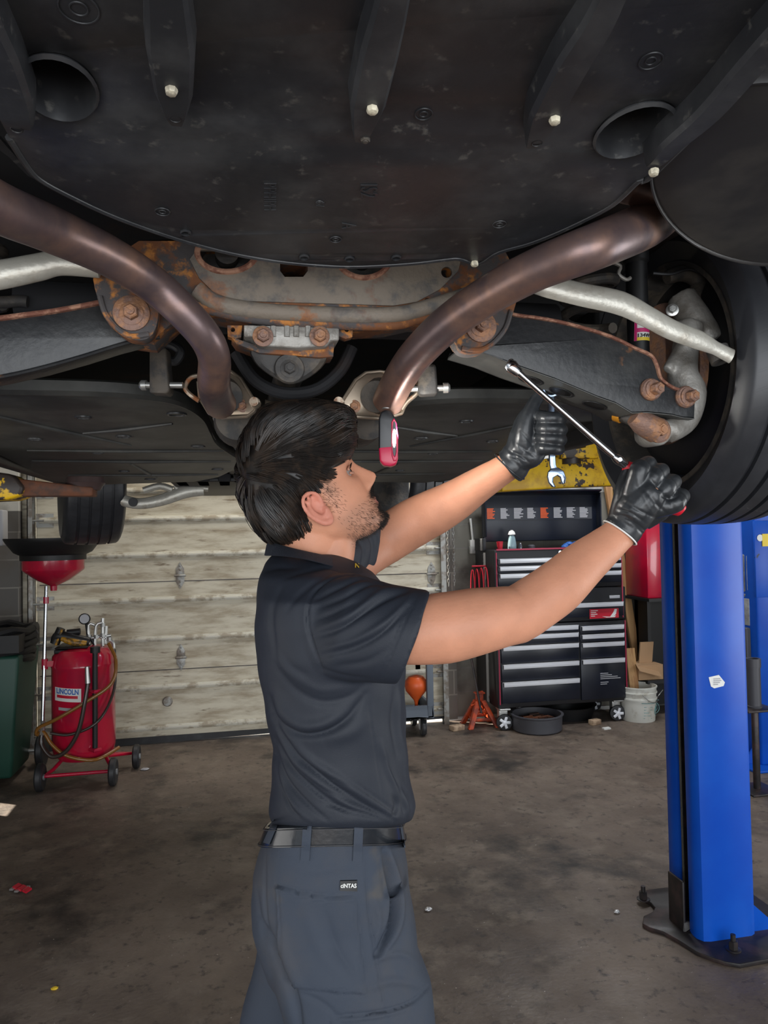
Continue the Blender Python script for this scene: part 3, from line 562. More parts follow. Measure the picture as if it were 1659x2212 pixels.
# bits on the till
ztl = zu-0.012
def on_till(px, y_=TY+0.15): p = YP(px, 1180, y_); return V(p.x, y_, ztl)
p = on_till(1106); sb = thing('spray_bottle', p, 'clear blue squeeze bottle with a white cap standing in the open tool chest top', 'bottle')
obj('bottle_body', MB().lathe(p, ZZ, [(0.03, 0), (0.035, 0.01), (0.035, 0.05), (0.028, 0.10), (0.018, 0.125)], 20), 'glassblue', sb); obj('bottle_cap', MB().lathe(p, ZZ, [(0.018, 0.125), (0.03, 0.13), (0.024, 0.15), (0.008, 0.165)], 20), 'white', sb)
p = on_till(1080); tag(obj('cup', MB().lathe(p, ZZ, [(0.018, 0), (0.024, 0.07), (0.026, 0.07), (0.026, 0.075)], 18), 'redtext'), 'small red and white cup at the left end of the tool chest top', 'cup')
p = on_till(1124); tag(obj('socket', MB().lathe(p, ZZ, [(0.018, 0), (0.018, 0.03), (0.012, 0.05), (0.012, 0.06)], 18), 'chrome'), 'shiny metal socket right of the squeeze bottle on the tool chest', 'socket')
p = on_till(1148); tag(obj('canister', MB().lathe(p, ZZ, [(0.03, 0), (0.03, 0.035), (0.02, 0.045), (0.01, 0.045)], 18), 'darksteel'), 'low dark round canister in the middle of the tool chest top', 'canister')
p = on_till(1235); q = MB()
for i in range(6): q.ellip(p+V((i-3)*0.02, 0.01*(i % 2), 0.02+0.012*(i % 3)), (0.03, 0, 0), (0, 0.03, 0), (0, 0, 0.02), 12, 8)
tag(obj('rag', q, 'bluetext'), 'crumpled blue rag in the open tool chest top above the arm', 'rag')
# red coil on chest side
q = MB(); sx = xl-0.04
for i in range(4): q.tube([V(sx-0.02*i+0.0*t, TY+0.10+0.05*i+0.05*math.sin(t), ty(1030, 1270).z-0.02*i+(0.15+0.012*i)*math.cos(t)) for t in [2*math.pi*k_/20 for k_ in range(21)]], 0.005, 8)
q.tube([V(xl+0.0, TY+0.2, ty(1030, 1226).z), V(sx-0.08, TY+0.2, ty(1030, 1226).z)], 0.007)
tag(obj('hose_coil', q, 'redtext'), 'coil of thin red hose hooked on the left side of the tool chest', 'hose')
# ================================================================== PAN, JACK STAND, BUCKET, CART and others
p = ZP(1183, 1590); p = V(p.x, p.y+0.2, 0); 
tag(obj('drain_pan', MB().lathe(p, ZZ, [(0.175, 0), (0.19, 0.01), (0.195, 0.11), (0.205, 0.12), (0.205, 0.127), (0.185, 0.127), (0.18, 0.02), (0.0, 0.015)], 48), 'darksteel'), 'round dark oil pan on the floor under the tool chest front', 'pan')
q = MB()
for i in range(26): a_ = random.uniform(0, 6.28); r_ = random.uniform(0, 0.12); q.obox(p+V(r_*math.cos(a_), r_*math.sin(a_), 0.075+random.uniform(0, 0.02)), V(random.uniform(0.01, 0.05), random.uniform(-0.02, 0.02), 0.0), V(0, 0.012, 0), V(0, 0, 0.006))
q.lathe(p, ZZ, [(0.18, 0.05), (0.18, 0.07)], 32); tag(obj('oily_scraps', q, 'rustarm', smooth=False), 'oily brown scraps lying in the round dark pan', 'scraps', kind='stuff')
p2_ = V(p.x+0.40, p.y+0.32, 0); tag(obj('drain_pan', MB().lathe(p2_, ZZ, [(0.20, 0), (0.23, 0.10), (0.24, 0.105), (0.22, 0.105), (0.19, 0.01), (0, 0.01)], 40), 'black'), 'second black pan further back in the shadow under the tool chest', 'pan')
jp = ZP(1044, 1572); jp.y += 0.08
js = thing('jack_stand', jp, 'orange-red steel jack stand on the floor left of the tool chest', 'jack stand')
q = MB(); zt2 = ty(1040, 1512).z
for sx, sy in ((-1, -1), (1, -1), (1, 1), (-1, 1)):
    q.obox(jp+V(sx*0.065, sy*0.06, 0.10), V(0.019, 0, 0), V(0, 0.019, 0), V(-sx*0.045, -sy*0.04, 0.10)); q.box(tuple(jp+V(sx*0.11-0.02, sy*0.10-0.02, 0)), tuple(jp+V(sx*0.11+0.02, sy*0.10+0.02, 0.008)))
for z in (0.06, 0.12): 
    w_ = 0.10-(z*0.42)
    for sx, sy in ((0, -1), (0, 1)): q.box(tuple(jp+V(-w_, sy*w_-0.004, z-0.012)), tuple(jp+V(w_, sy*w_+0.004, z+0.012)))
    for sx in (-1, 1): q.box(tuple(jp+V(sx*w_-0.004, -w_, z-0.012)), tuple(jp+V(sx*w_+0.004, w_, z+0.012)))
obj('stand_frame', q, 'jack', js, bevel=0.003)
obj('ratchet_post', MB().box(tuple(jp+V(-0.028, -0.02, 0.16)), tuple(jp+V(0.028, 0.02, 0.25))).box(tuple(jp+V(-0.04, -0.03, 0.25)), tuple(jp+V(0.04, 0.03, 0.262))), 'jack', js, bevel=0.003)
obj('lever', MB().tube([jp+V(-0.03, -0.02, 0.18), jp+V(-0.09, -0.05, 0.17)], 0.006), 'jack', js)
tag(obj('pry_bar', MB().tube([YP(1016, 1412, 5.75), YP(1035, 1512, 5.68), YP(1040, 1540, 5.66)], 0.009, 8), 'greasy'), 'long thin dark bar leaning behind the orange jack stand', 'bar')
bp_ = ZP(1398, 1562); bp_ = V(bp_.x, bp_.y+0.13, 0); k = (YP(1433, 1540, bp_.y).x-YP(1363, 1540, bp_.y).x)/2
bu = thing('bucket', bp_, 'grubby white plastic pail right of the tool chest', 'bucket'); H = YP(1398, 1478, bp_.y).z
obj('bucket_body', MB().lathe(bp_, ZZ, [(k*0.88, 0), (k*0.9, 0.005), (k*0.97, H*0.62), (k*1.03, H*0.63), (k*1.03, H*0.67), (k*0.98, H*0.68), (k*0.99, H*0.8), (k*1.04, H*0.81), (k*1.04, H*0.84), (k*1.0, H*0.85), (k*1.0, H*0.96), (k*1.05, H*0.97), (k*1.05, H), (k*0.98, H), (k*0.93, H*0.5), (0, H*0.48)], 40), 'bucket', bu)
q = MB()
def onb(px, py, off=0.003): p_ = YP(px, py, bp_.y); dx = p_.x-bp_.x; rr = k*(0.88+0.09*min(p_.z/(H*0.62), 1))+off; return V(p_.x, bp_.y-math.sqrt(max(rr*rr-dx*dx, 0)), p_.z)
q.tube([onb(1411+13*math.cos(t), 1529+13*math.sin(t)) for t in [2*math.pi*i/20 for i in range(21)]], 0.0035, 6); q.tube([onb(1411+9*math.cos(t), 1529+9*math.sin(t)) for t in [2*math.pi*i/16 for i in range(17)]], 0.002, 6)
q.tube([onb(1402, 1529), onb(1420, 1529)], 0.003, 6)
for yy in (1512, 1553): q.tube([onb(1367+i*7, yy+(0 if yy < 1540 else 2)) for i in range(9)], 0.0028, 6)
for j in range(5): q.tube([onb(1372, 1520+j*6), onb(1372+random.choice((10, 14, 18)), 1520+j*6)], 0.002, 5)
obj('bucket_print', q, mat('faded_teal_print', (0.15, 0.30, 0.30), 0.6), bu)
obj('bail_handle', MB().tube([onb(1367, 1492, 0.01), onb(1380, 1506, 0.015), onb(1400, 1510, 0.015), onb(1420, 1506, 0.015), onb(1432, 1490, 0.01)], 0.003, 6, sub=4), 'zinc', bu)
# service cart
cy = 5.50; cp = YP(905, 1550, cy); ct = thing('service_cart', (cp.x-0.2, cy+0.2, 0), 'grey-blue plastic service cart partly hidden behind the man, by the garage door', 'cart')
x1c = YP(938, 1550, cy).x; x0c = x1c-0.75; zc0 = YP(905, 1553, cy).z; zc1 = YP(905, 1525, cy).z
obj('lower_shelf', MB().box((x0c, cy, zc0), (x1c, cy+0.42, zc0+0.02)).box((x0c, cy, zc0), (x1c, cy+0.02, zc1)).box((x0c, cy+0.40, zc0), (x1c, cy+0.42, zc1)).box((x0c, cy, zc0), (x0c+0.02, cy+0.42, zc1)).box((x1c-0.02, cy, zc0), (x1c, cy+0.42, zc1)), 'cart', ct, bevel=0.006)
zc3 = YP(905, 1395, cy).z
obj('upper_shelf', MB().box((x0c, cy, zc3), (x1c, cy+0.42, zc3+0.02)).box((x0c, cy, zc3), (x1c, cy+0.02, zc3+0.07)).box((x0c, cy+0.40, zc3), (x1c, cy+0.42, zc3+0.07)), 'cart', ct, bevel=0.006)
for xx in (x0c, x1c-0.05):
    for yy in (cy+0.0, cy+0.38): obj('upright', MB().box((xx, yy, zc0), (xx+0.05, yy+0.04, zc3+0.02)), 'cart', ct, bevel=0.005)
for xx in (x0c+0.08, x1c-0.075):
    for yy in (cy+0.06, cy+0.36):
        wv = MB().lathe(V(xx-0.018, yy, 0.062), (1, 0, 0), [(0.02, 0), (0.056, 0), (0.062, 0.008), (0.062, 0.028), (0.056, 0.036), (0.02, 0.036)], 24); ww = obj('caster', wv, 'rubber', ct)
        obj('caster_fork', MB().box((xx-0.028, yy-0.02, 0.05), (xx-0.024, yy+0.02, zc0)).box((xx+0.024, yy-0.02, 0.05), (xx+0.028, yy+0.02, zc0)), 'steelgrey', ww)
fp = YP(899, 1500, cy+0.1); fr = (YP(923, 1490, cy+0.1).x-fp.x); fn = MB(); zf = zc0+0.02; ztop = YP(899, 1458, cy+0.1).z
zsp = YP(899, 1512, cy+0.1).z; hh_ = ztop-zsp
fn.lathe(V(fp.x, fp.y, 0), ZZ, [(0.008, zf), (0.014, zsp-0.02), (0.02, zsp), (fr*0.55, zsp+hh_*0.18), (fr*0.9, zsp+hh_*0.38), (fr, zsp+hh_*0.58), (fr*0.93, zsp+hh_*0.78), (fr*0.65, zsp+hh_*0.94), (0.02, ztop)], 36)
tag(obj('funnel', fn, 'orange'), 'bulbous orange oil funnel standing on the grey service cart', 'funnel')
# chains, outlet
for px in (968, 980):
    q = MB(); n = 56; ztop = 2.9; zbt = YP(px, 1275, 5.93).z; x_ = YP(px, 1200, 5.93).x
    nl = int((ztop-zbt)/0.028)
    for i in range(nl):
        z = ztop-i*0.028; a_ = (1, 0) if i % 2 else (0, 1)
        q.tube([V(x_+a_[0]*0.008*math.cos(t), 5.93+a_[1]*0.008*math.cos(t), z+0.018*math.sin(t)) for t in [2*math.pi*k_/8 for k_ in range(9)]], 0.003, 5)
    tag(obj('hoist_chain', q, 'galv'), 'left strand' if 0 else ('steel door chain hanging beside the track, left of the two' if px == 968 else 'steel door chain hanging beside the track, right of the two'), 'chain')
q = MB().box(tuple(YP(1016, 1181, 6.0)), tuple(YP(1026, 1166, 6.05)+V(0, 0, 0))); q.cyl(YP(1021, 1168, 6.02), YP(1016, 1120, 6.02), 0.01, n=10)
ob = thing('outlet', YP(1021, 1193, 6.02), 'small galvanised outlet box and white plug on the wall left of the tool chest', 'outlet')
obj('outlet_box', MB().box(tuple(YP(1016, 1196, 5.99)), tuple(YP(1027, 1181, 5.99)+V(0, 0.05, 0))), 'outlet', ob, bevel=0.003); obj('plug', q, 'white', ob, bevel=0.002)
def leaning(name, px0, py0, px1, py1, y0, w_, d2, mt, label, cat):
    a_ = YP(px0, py0, y0); b2 = YP(px1, py1, y0+0.08); t = (b2-a_).normalized(); s_ = t.cross(V(0, 1, 0)).normalized(); n_ = s_.cross(t); q = MB().obox((a_+b2)/2, s_*w_, n_*d2, (b2-a_)/2); return tag(obj(name, q, mt, bevel=0.003), label, cat)
leaning('timber_post', 1390, 1520, 1306, 1000, 5.93, 0.036, 0.02, 'wood', 'bare wooden post leaning on the wall behind the tool chest right side', 'timber')
leaning('timber_plank', 1372, 1510, 1360, 1400, 5.62, 0.04, 0.012, 'wood', 'short plank leaning against the right side of the tool chest', 'plank')
rc = obj('wall_cabinet', MB().box(tuple(YP(1400, 1293, 5.6)), tuple(YP(1445, 1120, 5.6)+V(0, 0.35, 0))), 'red', bevel=0.008); tag(rc, 'narrow red metal cabinet seen left of the blue lift column', 'cabinet')
sh = thing('shelf_unit', (YP(1430, 1400, 5.5).x, 5.7, 0), 'black shelf unit under the red cabinet, half hidden by the blue lift column', 'shelf')
xa, xb = YP(1405, 1400, 5.55).x, YP(1405, 1400, 5.55).x+0.55
obj('shelf_top', MB().box((xa, 5.55, YP(1410, 1300, 5.55).z), (xb, 5.95, YP(1410, 1294, 5.55).z)), 'black', sh); obj('back_panel', MB().box((xa+0.1, 5.90, 0.02), (xb, 5.95, YP(1410, 1300, 5.55).z)), 'black', sh)
obj('side_panel', MB().box((xa+0.1, 5.75, 0.0), (xa+0.13, 5.95, YP(1410, 1300, 5.55).z)), 'black', sh); obj('side_panel', MB().box((xb-0.03, 5.55, 0.0), (xb, 5.95, YP(1410, 1300, 5.55).z)), 'black', sh); zsh = YP(1405, 1470, 5.6).z; obj('shelf_board', MB().box((xa, 5.6, zsh-0.03), (xb, 5.95, zsh)), 'black', sh)
cb = YP(1405, 1452, 5.62); q = MB(); q.obox((cb.x+0.01, 5.72, zsh+0.06), V(0.11, 0, 0), V(0, 0.09, 0), V(0, 0, 0.06)).obox((cb.x+0.04, 5.75, zsh+0.20), V(0.06, 0, 0.0), V(0, 0.008, 0), V(0.01, 0, 0.09)).obox((cb.x-0.02, 5.62, zsh+0.085), V(0.10, 0, -0.03), V(0.02, 0.07, 0.02), V(0, 0, 0.003))
tag(obj('cardboard_box', q, 'card', smooth=False), 'torn open cardboard box on the black shelf above the white pail', 'box')
for nm, px, py, s_, lb in (('wood_block', 987, 1577, 0.05, 'pale wooden block on the floor between the cart and the orange jack stand'), ('wood_block', 1285, 1565, 0.042, 'pale wooden block on the floor in front of the right caster')):
    p = ZP(px, py); tag(obj(nm, MB().obox(p+V(0, 0, 0.02), V(s_, s_*0.3, 0), V(-s_*0.2, s_*0.6, 0), V(0, 0, 0.02)), 'palewood', bevel=0.004), lb, 'wood block')
p = ZP(1310, 1575); tag(obj('paper_scrap', MB().obox(p+V(0, 0, 0.006), V(0.03, 0.005, 0.0), V(0, 0.02, 0.0), V(0, 0, 0.005)), 'white'), 'small white scrap on the floor right of the wooden block', 'scrap')
# debris near camera
def lump(name, px, py, sx, sy, sz, mt, lb, cat, seed):
    r_ = random.Random(seed); p = ZP(px, py); q = MB(); n = 12; Rg = []
    for i in range(7):
        t = math.pi*(i+0.3)/7.3; Rg.append([p+V(sx*math.sin(t)*math.cos(u)*r_.uniform(0.7, 1.15), sy*math.sin(t)*math.sin(u)*r_.uniform(0.7, 1.15), sz*(1+math.cos(math.pi-t))) for u in [2*math.pi*k_/n for k_ in range(n)]])
    q.rings(Rg); return tag(obj(name, q, mt, smooth=False), lb, cat)
lump('foil_scrap', 925, 1968, 0.016, 0.010, 0.008, 'foil', 'crumpled silver foil scrap on the floor right of the trousers', 'foil', 1)
lump('foil_scrap', 1333, 1973, 0.013, 0.010, 0.007, 'foil', 'crumpled silver foil scrap on the floor left of the lift base plate', 'foil', 2)
lump('bottle_cap', 313, 1663, 0.03, 0.025, 0.006, 'palelabel', 'small pale flattened cap on the floor right of the red oil drainer', 'cap', 3)
lump('dead_leaf', 118, 2138, 0.014, 0.010, 0.005, 'leaf', 'bright yellow leaf fragment on the floor at the bottom left', 'leaf', 4)
p = ZP(45, 1924); q = MB()
wr = thing('candy_wrapper', p, 'crumpled red and white striped wrapper on the floor at the left edge', 'wrapper')
q = MB(); q2 = MB()
for i in range(6):
    t = (i-2.5)*0.013; c_ = p+V(t, 0.012*math.sin(i*2.1)-t*0.5, 0.008+0.004*(i % 2)); (q if i % 2 else q2).obox(c_, V(0.009, -0.006, 0.002*(-1)**i), V(0.008, 0.016, 0), V(0, 0, 0.004))
obj('wrapper_film', q, 'redtext', wr, smooth=False); obj('wrapper_stripe', q2, 'foil', wr, smooth=False)
# ================================================================== LIFT COLUMN
lc = thing('lift_column', (1.80, 2.66, 0), 'large glossy blue steel car lift column bolted to the floor at the right', 'lift column')
q = MB(); z0, z1 = 0.012, 3.6
prof = [(1.755, 2.575), (1.715, 2.575)]
outer = [(1.705, 2.61), (1.68, 2.60), (1.672, 2.57), (1.672, 2.545), (1.685, 2.522), (1.71, 2.515), (1.88, 2.515), (1.90, 2.525), (1.905, 2.55), (1.905, 2.77), (1.90, 2.795), (1.88, 2.805), (1.75, 2.805), (1.728, 2.80), (1.716, 2.785), (1.716, 2.74), (1.724, 2.725), (1.74, 2.72)]
inner = [(1.74, 2.73), (1.728, 2.735), (1.726, 2.78), (1.74, 2.792), (1.88, 2.793), (1.893, 2.77), (1.893, 2.55), (1.88, 2.527), (1.71, 2.527), (1.695, 2.53), (1.684, 2.55), (1.684, 2.57), (1.69, 2.59), (1.705, 2.60)]
plate(q, outer+inner, lambda x, y: V(x, y, z0), (0, 0, z1-z0)); obj('upright', q, 'blue', lc, ang=40)
obj('inner_channel', MB().box((1.80, 2.56, 0.02), (1.805, 2.77, 3.5)).box((1.74, 2.61, 0.02), (1.80, 2.615, 3.5)).box((1.74, 2.715, 0.02), (1.80, 2.72, 3.5)), 'greasy', lc, smooth=False)
for yy, xx in ((2.70, 1.725), (2.615, 1.70)):
    q = MB(); pts = [V(xx, yy, 0.10), V(xx, yy, 3.5)]; q.tube(pts, 0.005, 8); obj('cable', q, 'cable', lc)
obj('foot_bracket', MB().box((1.655, 2.60, 0.012), (1.665, 2.70, 0.20)).box((1.655, 2.60, 0.012), (1.74, 2.608, 0.05)), 'greasy', lc, bevel=0.003)
bpv = [(1.54, 2.684), (1.60, 2.60), (1.58, 2.50), (1.523, 2.45), (1.50, 2.43), (1.56, 2.385), (1.66, 2.40), (1.70, 2.368), (1.83, 2.375), (2.06, 2.37), (2.10, 2.42), (2.10, 2.88), (2.05, 2.95), (1.60, 2.95), (1.55, 2.86), (1.64, 2.80), (1.64, 2.73)]
bpv = [(1.535, 2.69), (1.545, 2.66), (1.58, 2.62), (1.60, 2.56), (1.62, 2.47), (1.65, 2.425), (1.68, 2.39), (1.72, 2.365), (1.85, 2.37), (2.06, 2.37), (2.10, 2.42), (2.10, 2.88), (2.05, 2.93), (1.66, 2.93), (1.64, 2.88), (1.655, 2.83), (1.65, 2.79), (1.62, 2.76), (1.57, 2.74)]
obj('base_plate', plate(MB(), bpv, lambda x, y: V(x, y, 0), (0, 0, 0.016)), 'greasy', lc, bevel=0.003)
for bx, by in ((1.755, 2.45), (1.64, 2.86), (2.02, 2.45), (2.02, 2.85)):
    obj('anchor_bolt', MB().hexbolt(V(bx, by, 0.016), ZZ, 0.017, 0.03).cyl(V(bx, by, 0.02), V(bx, by, 0.07), 0.009), 'greasy', lc)
obj('gusset', MB().add([(1.905, 2.54, 0.016), (2.02, 2.54, 0.016), (1.905, 2.54, 0.12), (1.905, 2.55, 0.016), (2.02, 2.55, 0.016), (1.905, 2.55, 0.12)], [(0, 1, 2), (5, 4, 3), (0, 3, 4, 1), (1, 4, 5, 2), (2, 5, 3, 0)]), 'blue', lc, smooth=False)
stp = [(1531, 1463), (1553, 1458), (1566, 1474), (1563, 1482), (1543, 1487), (1536, 1483)]
st = obj('sticker', plate(MB(), stp, lambda x, y: YP(x, y, 2.513), (0, 0.0015, 0)), 'white', lc, smooth=False)
q = MB()
for j in range(4): a_ = YP(1542, 1467+j*4, 2.5115); b2 = YP(1542+(14, 16, 13, 9)[j], 1468+j*4, 2.5115); q.box((a_.x, 2.5105, a_.z-0.0018), (b2.x, 2.513, a_.z+0.0018))
obj('sticker_print', q, 'palelabel', st, smooth=False)
# yellow swing arm from the column's carriage
q = MB(); za = YP(1200, 1020, 2.9)
plate(q, [(1085, 1062), (1085, 1040), (1110, 1015), (1150, 995), (1215, 985), (1300, 990), (1420, 990), (1420, 1045), (1240, 1052)], lambda x, y: YP(x, y, 2.88), (0, 0.10, 0))
arm = obj('lift_arm', q, 'yellow', lc, bevel=0.006)
q = MB(); plate(q, [(1215, 990), (1213, 955), (1235, 938), (1275, 938), (1292, 958), (1298, 990)], lambda x, y: YP(x, y, 2.84), (0, 0.14, 0)); obj('pad_bracket', q, 'yellowworn', arm, bevel=0.006)
c = YP(1252, 975, 2.80); obj('lift_pad', MB().lathe(c+V(0, 0.08, -0.045), ZZ, [(0.04, 0), (0.04, 0.06), (0.062, 0.065), (0.068, 0.09), (0.06, 0.10)], 28), 'greasy', arm)
obj('carriage', MB().box((1.62, 2.58, 1.62), (1.70, 2.99, 2.1)).box((1.70, 2.62, 1.62), (1.79, 2.70, 2.1)), 'yellow', lc, bevel=0.008)
# arm from the opposite column (its column stands beyond the frame)
la = thing('lift_arm', P(60, 1050, 2.55), 'rusty brown steel lift arm with a chipped yellow end, reaching in from the left edge', 'lift arm')
def LA(x, y): return YP(x, y, 2.45)
obj('arm_beam', plate(MB(), [(-260, 1012), (-100, 1020), (40, 1034), (200, 1052), (200, 1071), (60, 1071), (-100, 1075), (-260, 1080)], LA, (0, 0.09, 0)), 'rustarm', la, bevel=0.005)
obj('arm_sleeve', plate(MB(), [(-260, 1005), (-60, 1012), (18, 1023), (36, 1034), (50, 1052), (44, 1070), (20, 1078), (-60, 1082), (-260, 1090)], lambda x, y: YP(x, y, 2.425), (0, 0.14, 0)), 'yellowworn', la, bevel=0.012)
obj('arm_pad', MB().lathe(YP(185, 1052, 2.5)+V(0, 0, 0), ZZ, [(0.045, -0.01), (0.05, 0.0), (0.06, 0.012), (0.055, 0.03)], 24), 'greasy', la)
xk = YP(-260, 1040, 2.45).x
obj('arm_column', MB().box((xk-0.25, 2.35, 0), (xk-0.02, 2.65, 3.6)), 'blue', la, bevel=0.02)
# second column & power unit at right
x2 = XP(1644, 1400, 1).x
c2 = YP(1640, 1650, 4.25); c2b = YP(1640, 1200, 4.25)
rb = thing('lift_column', (c2.x+0.12, 4.4, 0), 'second blue lift column with base gusset, cut off by the right edge of the photo', 'lift column')
xx = YP(1646, 1650, 4.25).x
obj('upright', MB().box((xx, 4.25, 0.01), (xx+0.25, 4.50, 3.6)), 'blue', rb, bevel=0.015)
obj('base_plate', MB().box((xx-0.12, 4.15, 0), (xx+0.40, 4.6, 0.015)), 'blue', rb, bevel=0.003)
obj('gusset', MB().add([(xx-0.10, 4.3, 0.015), (xx, 4.3, 0.015), (xx, 4.3, 0.14), (xx-0.10, 4.31, 0.015), (xx, 4.31, 0.015), (xx, 4.31, 0.14)], [(0, 1, 2), (5, 4, 3), (0, 3, 4, 1), (1, 4, 5, 2), (2, 5, 3, 0)]), 'blue', rb, smooth=False)
obj('column_panel', MB().box((xx-0.012, 4.235, YP(1645, 1290, 4.25).z), (xx+0.2, 4.252, YP(1645, 1125, 4.25).z)), 'blue', rb, bevel=0.002)
a_ = YP(1651, 1165, 4.23); obj('label', MB().box((a_.x-0.015, 4.228, a_.z-0.045), (a_.x+0.05, 4.235, a_.z+0.035)), 'yellowprint', rb, smooth=False)
a_ = YP(1642, 1162, 4.23); obj('label', MB().lathe(V(a_.x, 4.232, a_.z), (0, -1, 0), [(0.022, 0), (0.022, 0.003)], 20), 'white', rb)
pu = YP(1625, 1400, 4.35); pw = thing('power_unit', (pu.x, 4.4, 0.6), 'grey ribbed electric motor and hydraulic pump unit mounted beside the far blue column', 'motor')
def PU(x, y): return YP(x, y, 4.38)
mx_ = PU(1618, 1200).x; q = MB(); zt, zb2 = PU(1618, 1195).z, PU(1618, 1278).z
q.lathe(V(mx_, 4.38, 0), ZZ, [(0.055, zb2), (0.06, zb2+0.01), (0.06, zt-0.01), (0.05, zt)], 32)
for i in range(18): t = 2*math.pi*i/18; d = V(math.cos(t), math.sin(t), 0); q.obox(V(mx_, 4.38, (zt+zb2)/2)+d*0.064, d*0.008, d.cross(ZZ)*0.002, V(0, 0, (zt-zb2)/2-0.015))
obj('motor_housing', q, 'steelgrey', pw)
obj('switch_box', MB().box(tuple(PU(1629, 1262)+V(0, -0.05, 0)), tuple(PU(1650, 1205)+V(0, 0.03, 0))), 'steelgrey', pw, bevel=0.006)
q = MB().box(tuple(PU(1606, 1350)+V(0, -0.06, 0)), tuple(PU(1646, 1290)+V(0, 0.06, 0))); q.lathe(V(mx_+0.03, 4.30, PU(1625, 1288).z), (0, -1, 0), [(0.04, -0.05), (0.04, 0.0), (0.03, 0.02)], 20); q.lathe(V(mx_, 4.38, PU(1618, 1295).z), ZZ, [(0.05, 0), (0.062, 0.04)], 24)
obj('pump_block', q, 'steelgrey', pw, bevel=0.006)
obj('reservoir', MB().box(tuple(PU(1604, 1530)+V(0, -0.06, 0)), tuple(PU(1648, 1352)+V(0, 0.06, 0))), 'darksteel', pw, bevel=0.01)
q = MB().tube([PU(1612, 1300)+V(0, -0.09, 0), PU(1615, 1380)+V(0, -0.1, 0), PU(1630, 1370)+V(0, -0.1, 0), PU(1655, 1270)+V(0, -0.1, 0)], 0.006, 8, sub=6); q.tube([PU(1622, 1400)+V(0, -0.1, 0), PU(1650, 1330)+V(0, -0.1, 0)], 0.005, 8); q.tube([PU(1632, 1600)+V(0, -0.1, 0), PU(1636, 1645)+V(0, -0.12, 0), PU(1662, 1690)+V(0, -0.15, 0)], 0.008, 8, sub=5)
obj('hydraulic_hose', q, 'rubber', pw)
cb_ = YP(1630, 1530, 3.9); cy0, cy1 = YP(1628, 1528, 3.9).z, YP(1628, 1422, 3.9).z
tag(obj('steel_tube', MB().lathe(V(cb_.x, 3.9, 0), ZZ, [(0.04, cy0), (0.042, cy0+0.01), (0.038, cy0+0.012), (0.038, cy1-0.05), (0.042, cy1-0.05), (0.042, cy1), (0.03, cy1), (0.03, cy1-0.04)], 24), 'darksteel'), 'dark steel cylinder standing on a stool foot beside the right blue column', 'cylinder')
q = MB().box((cb_.x-0.10, 3.82, cy0-0.012), (cb_.x+0.1, 3.98, cy0)); q.cyl(V(cb_.x, 3.9, 0.01), V(cb_.x, 3.9, cy0-0.01), 0.02).box((cb_.x-0.1, 3.8, 0), (cb_.x+0.1, 4.0, 0.012))
tag(obj('pedestal', q, 'greasy', bevel=0.003), 'small dark pedestal on the floor carrying the steel cylinder at the right', 'pedestal')
# ================================================================== THE CAR
CX = 0.14
car = thing('car', (CX, 2.9, 1.55), 'raised car seen from beneath, with dark undertray, twin exhaust pipes and rear suspension', 'car')
CS, CY0, CZ = -0.10, 1.05, 1.95
def U(x, y, dz=0.0): return ZP(x, y, CZ+dz, CS, CY0)
NUP = V(0, 0.1, 1).normalized()
outl = [(-420, 80), (-120, 165), (-30, 210), (20, 300), (55, 355), (85, 388), (150, 424), (250, 470), (380, 516), (500, 548), (620, 568), (750, 577), (880, 571), (960, 562), (990, 560), (1015, 568), (1032, 571), (1048, 565), (1080, 545), (1150, 525), (1230, 492), (1310, 452), (1345, 425), (1380, 392), (1420, 370), (1659, 130), (1800, -10), (2100, -180), (2200, -330), (-1100, -330), (-1000, -80)]
holeL = ell_rot(124, 182, 90, 62, 0.45); holeR = ell_rot(1372, 275, 92, 47, -0.42)
bolt_h = [(401, 502), (657, 555), (755, 559), (856, 556), (789, 295), (379, 255), (1160, 308)]
small = [ell_rot(x, y, 9, 5, 0) for x, y in bolt_h[:4]]
q = plate(MB(), outl, U, NUP*0.005, holes=[holeL, holeR]+small)
cov = obj('undertray', q, 'plastic', car, bevel=0.0025, seg=2)
# rolled edge
q = MB(); q.tube([U(x, y)+V(0, 0, 0.002) for x, y in crspline(outl[3:27], 4)], 0.0045, 8); obj('tray_edge', q, 'plastic', cov)
# jack access openings: flared wells rising behind the holes
for hl, cxh, cyh in ((holeL, 124, 182), (holeR, 1372, 275)):
    c_ = U(cxh, cyh); Rg = []
    for k_, (s_, h_) in enumerate(((1.07, -0.003), (1.0, -0.006), (0.97, 0.004), (0.93, 0.03), (0.90, 0.08), (0.9, 0.14))): Rg.append([c_+(U(*p)-c_)*s_+V(0, 0.02*max(h_, 0), h_) for p in hl])
    obj('access_well', MB().rings(Rg, caps=False), 'plastic', cov)
# strakes
def strake(pts, wds, h, name='strake'):
    q = MB(); pp = [U(*p, -h) for p in pts]; Rg = []
    pp, ww = smooth_path(pp, wds, 5)
    for i, p in enumerate(pp):
        t = (pp[min(i+1, len(pp)-1)]-pp[max(i-1, 0)]).normalized(); s_ = t.cross(NUP).normalized(); w_ = ww[i]; p = p+V(0, 0, h)*max(0, 0.12-i/20)
        Rg.append([p+s_*w_*1.12+NUP*(h+0.001), p+s_*w_*1.02+NUP*h*0.22, p+s_*w_*0.80, p-s_*w_*0.80, p-s_*w_*1.02+NUP*h*0.22, p-s_*w_*1.12+NUP*(h+0.001)])
    return obj(name, q.rings(Rg), 'plastic', cov, ang=20, smooth=True)
strake([(381, 280), (375, 215), (368, 120), (362, 40), (352, -60), (335, -200)], [0.006, 0.017, 0.020, 0.017, 0.014, 0.014], 0.028)
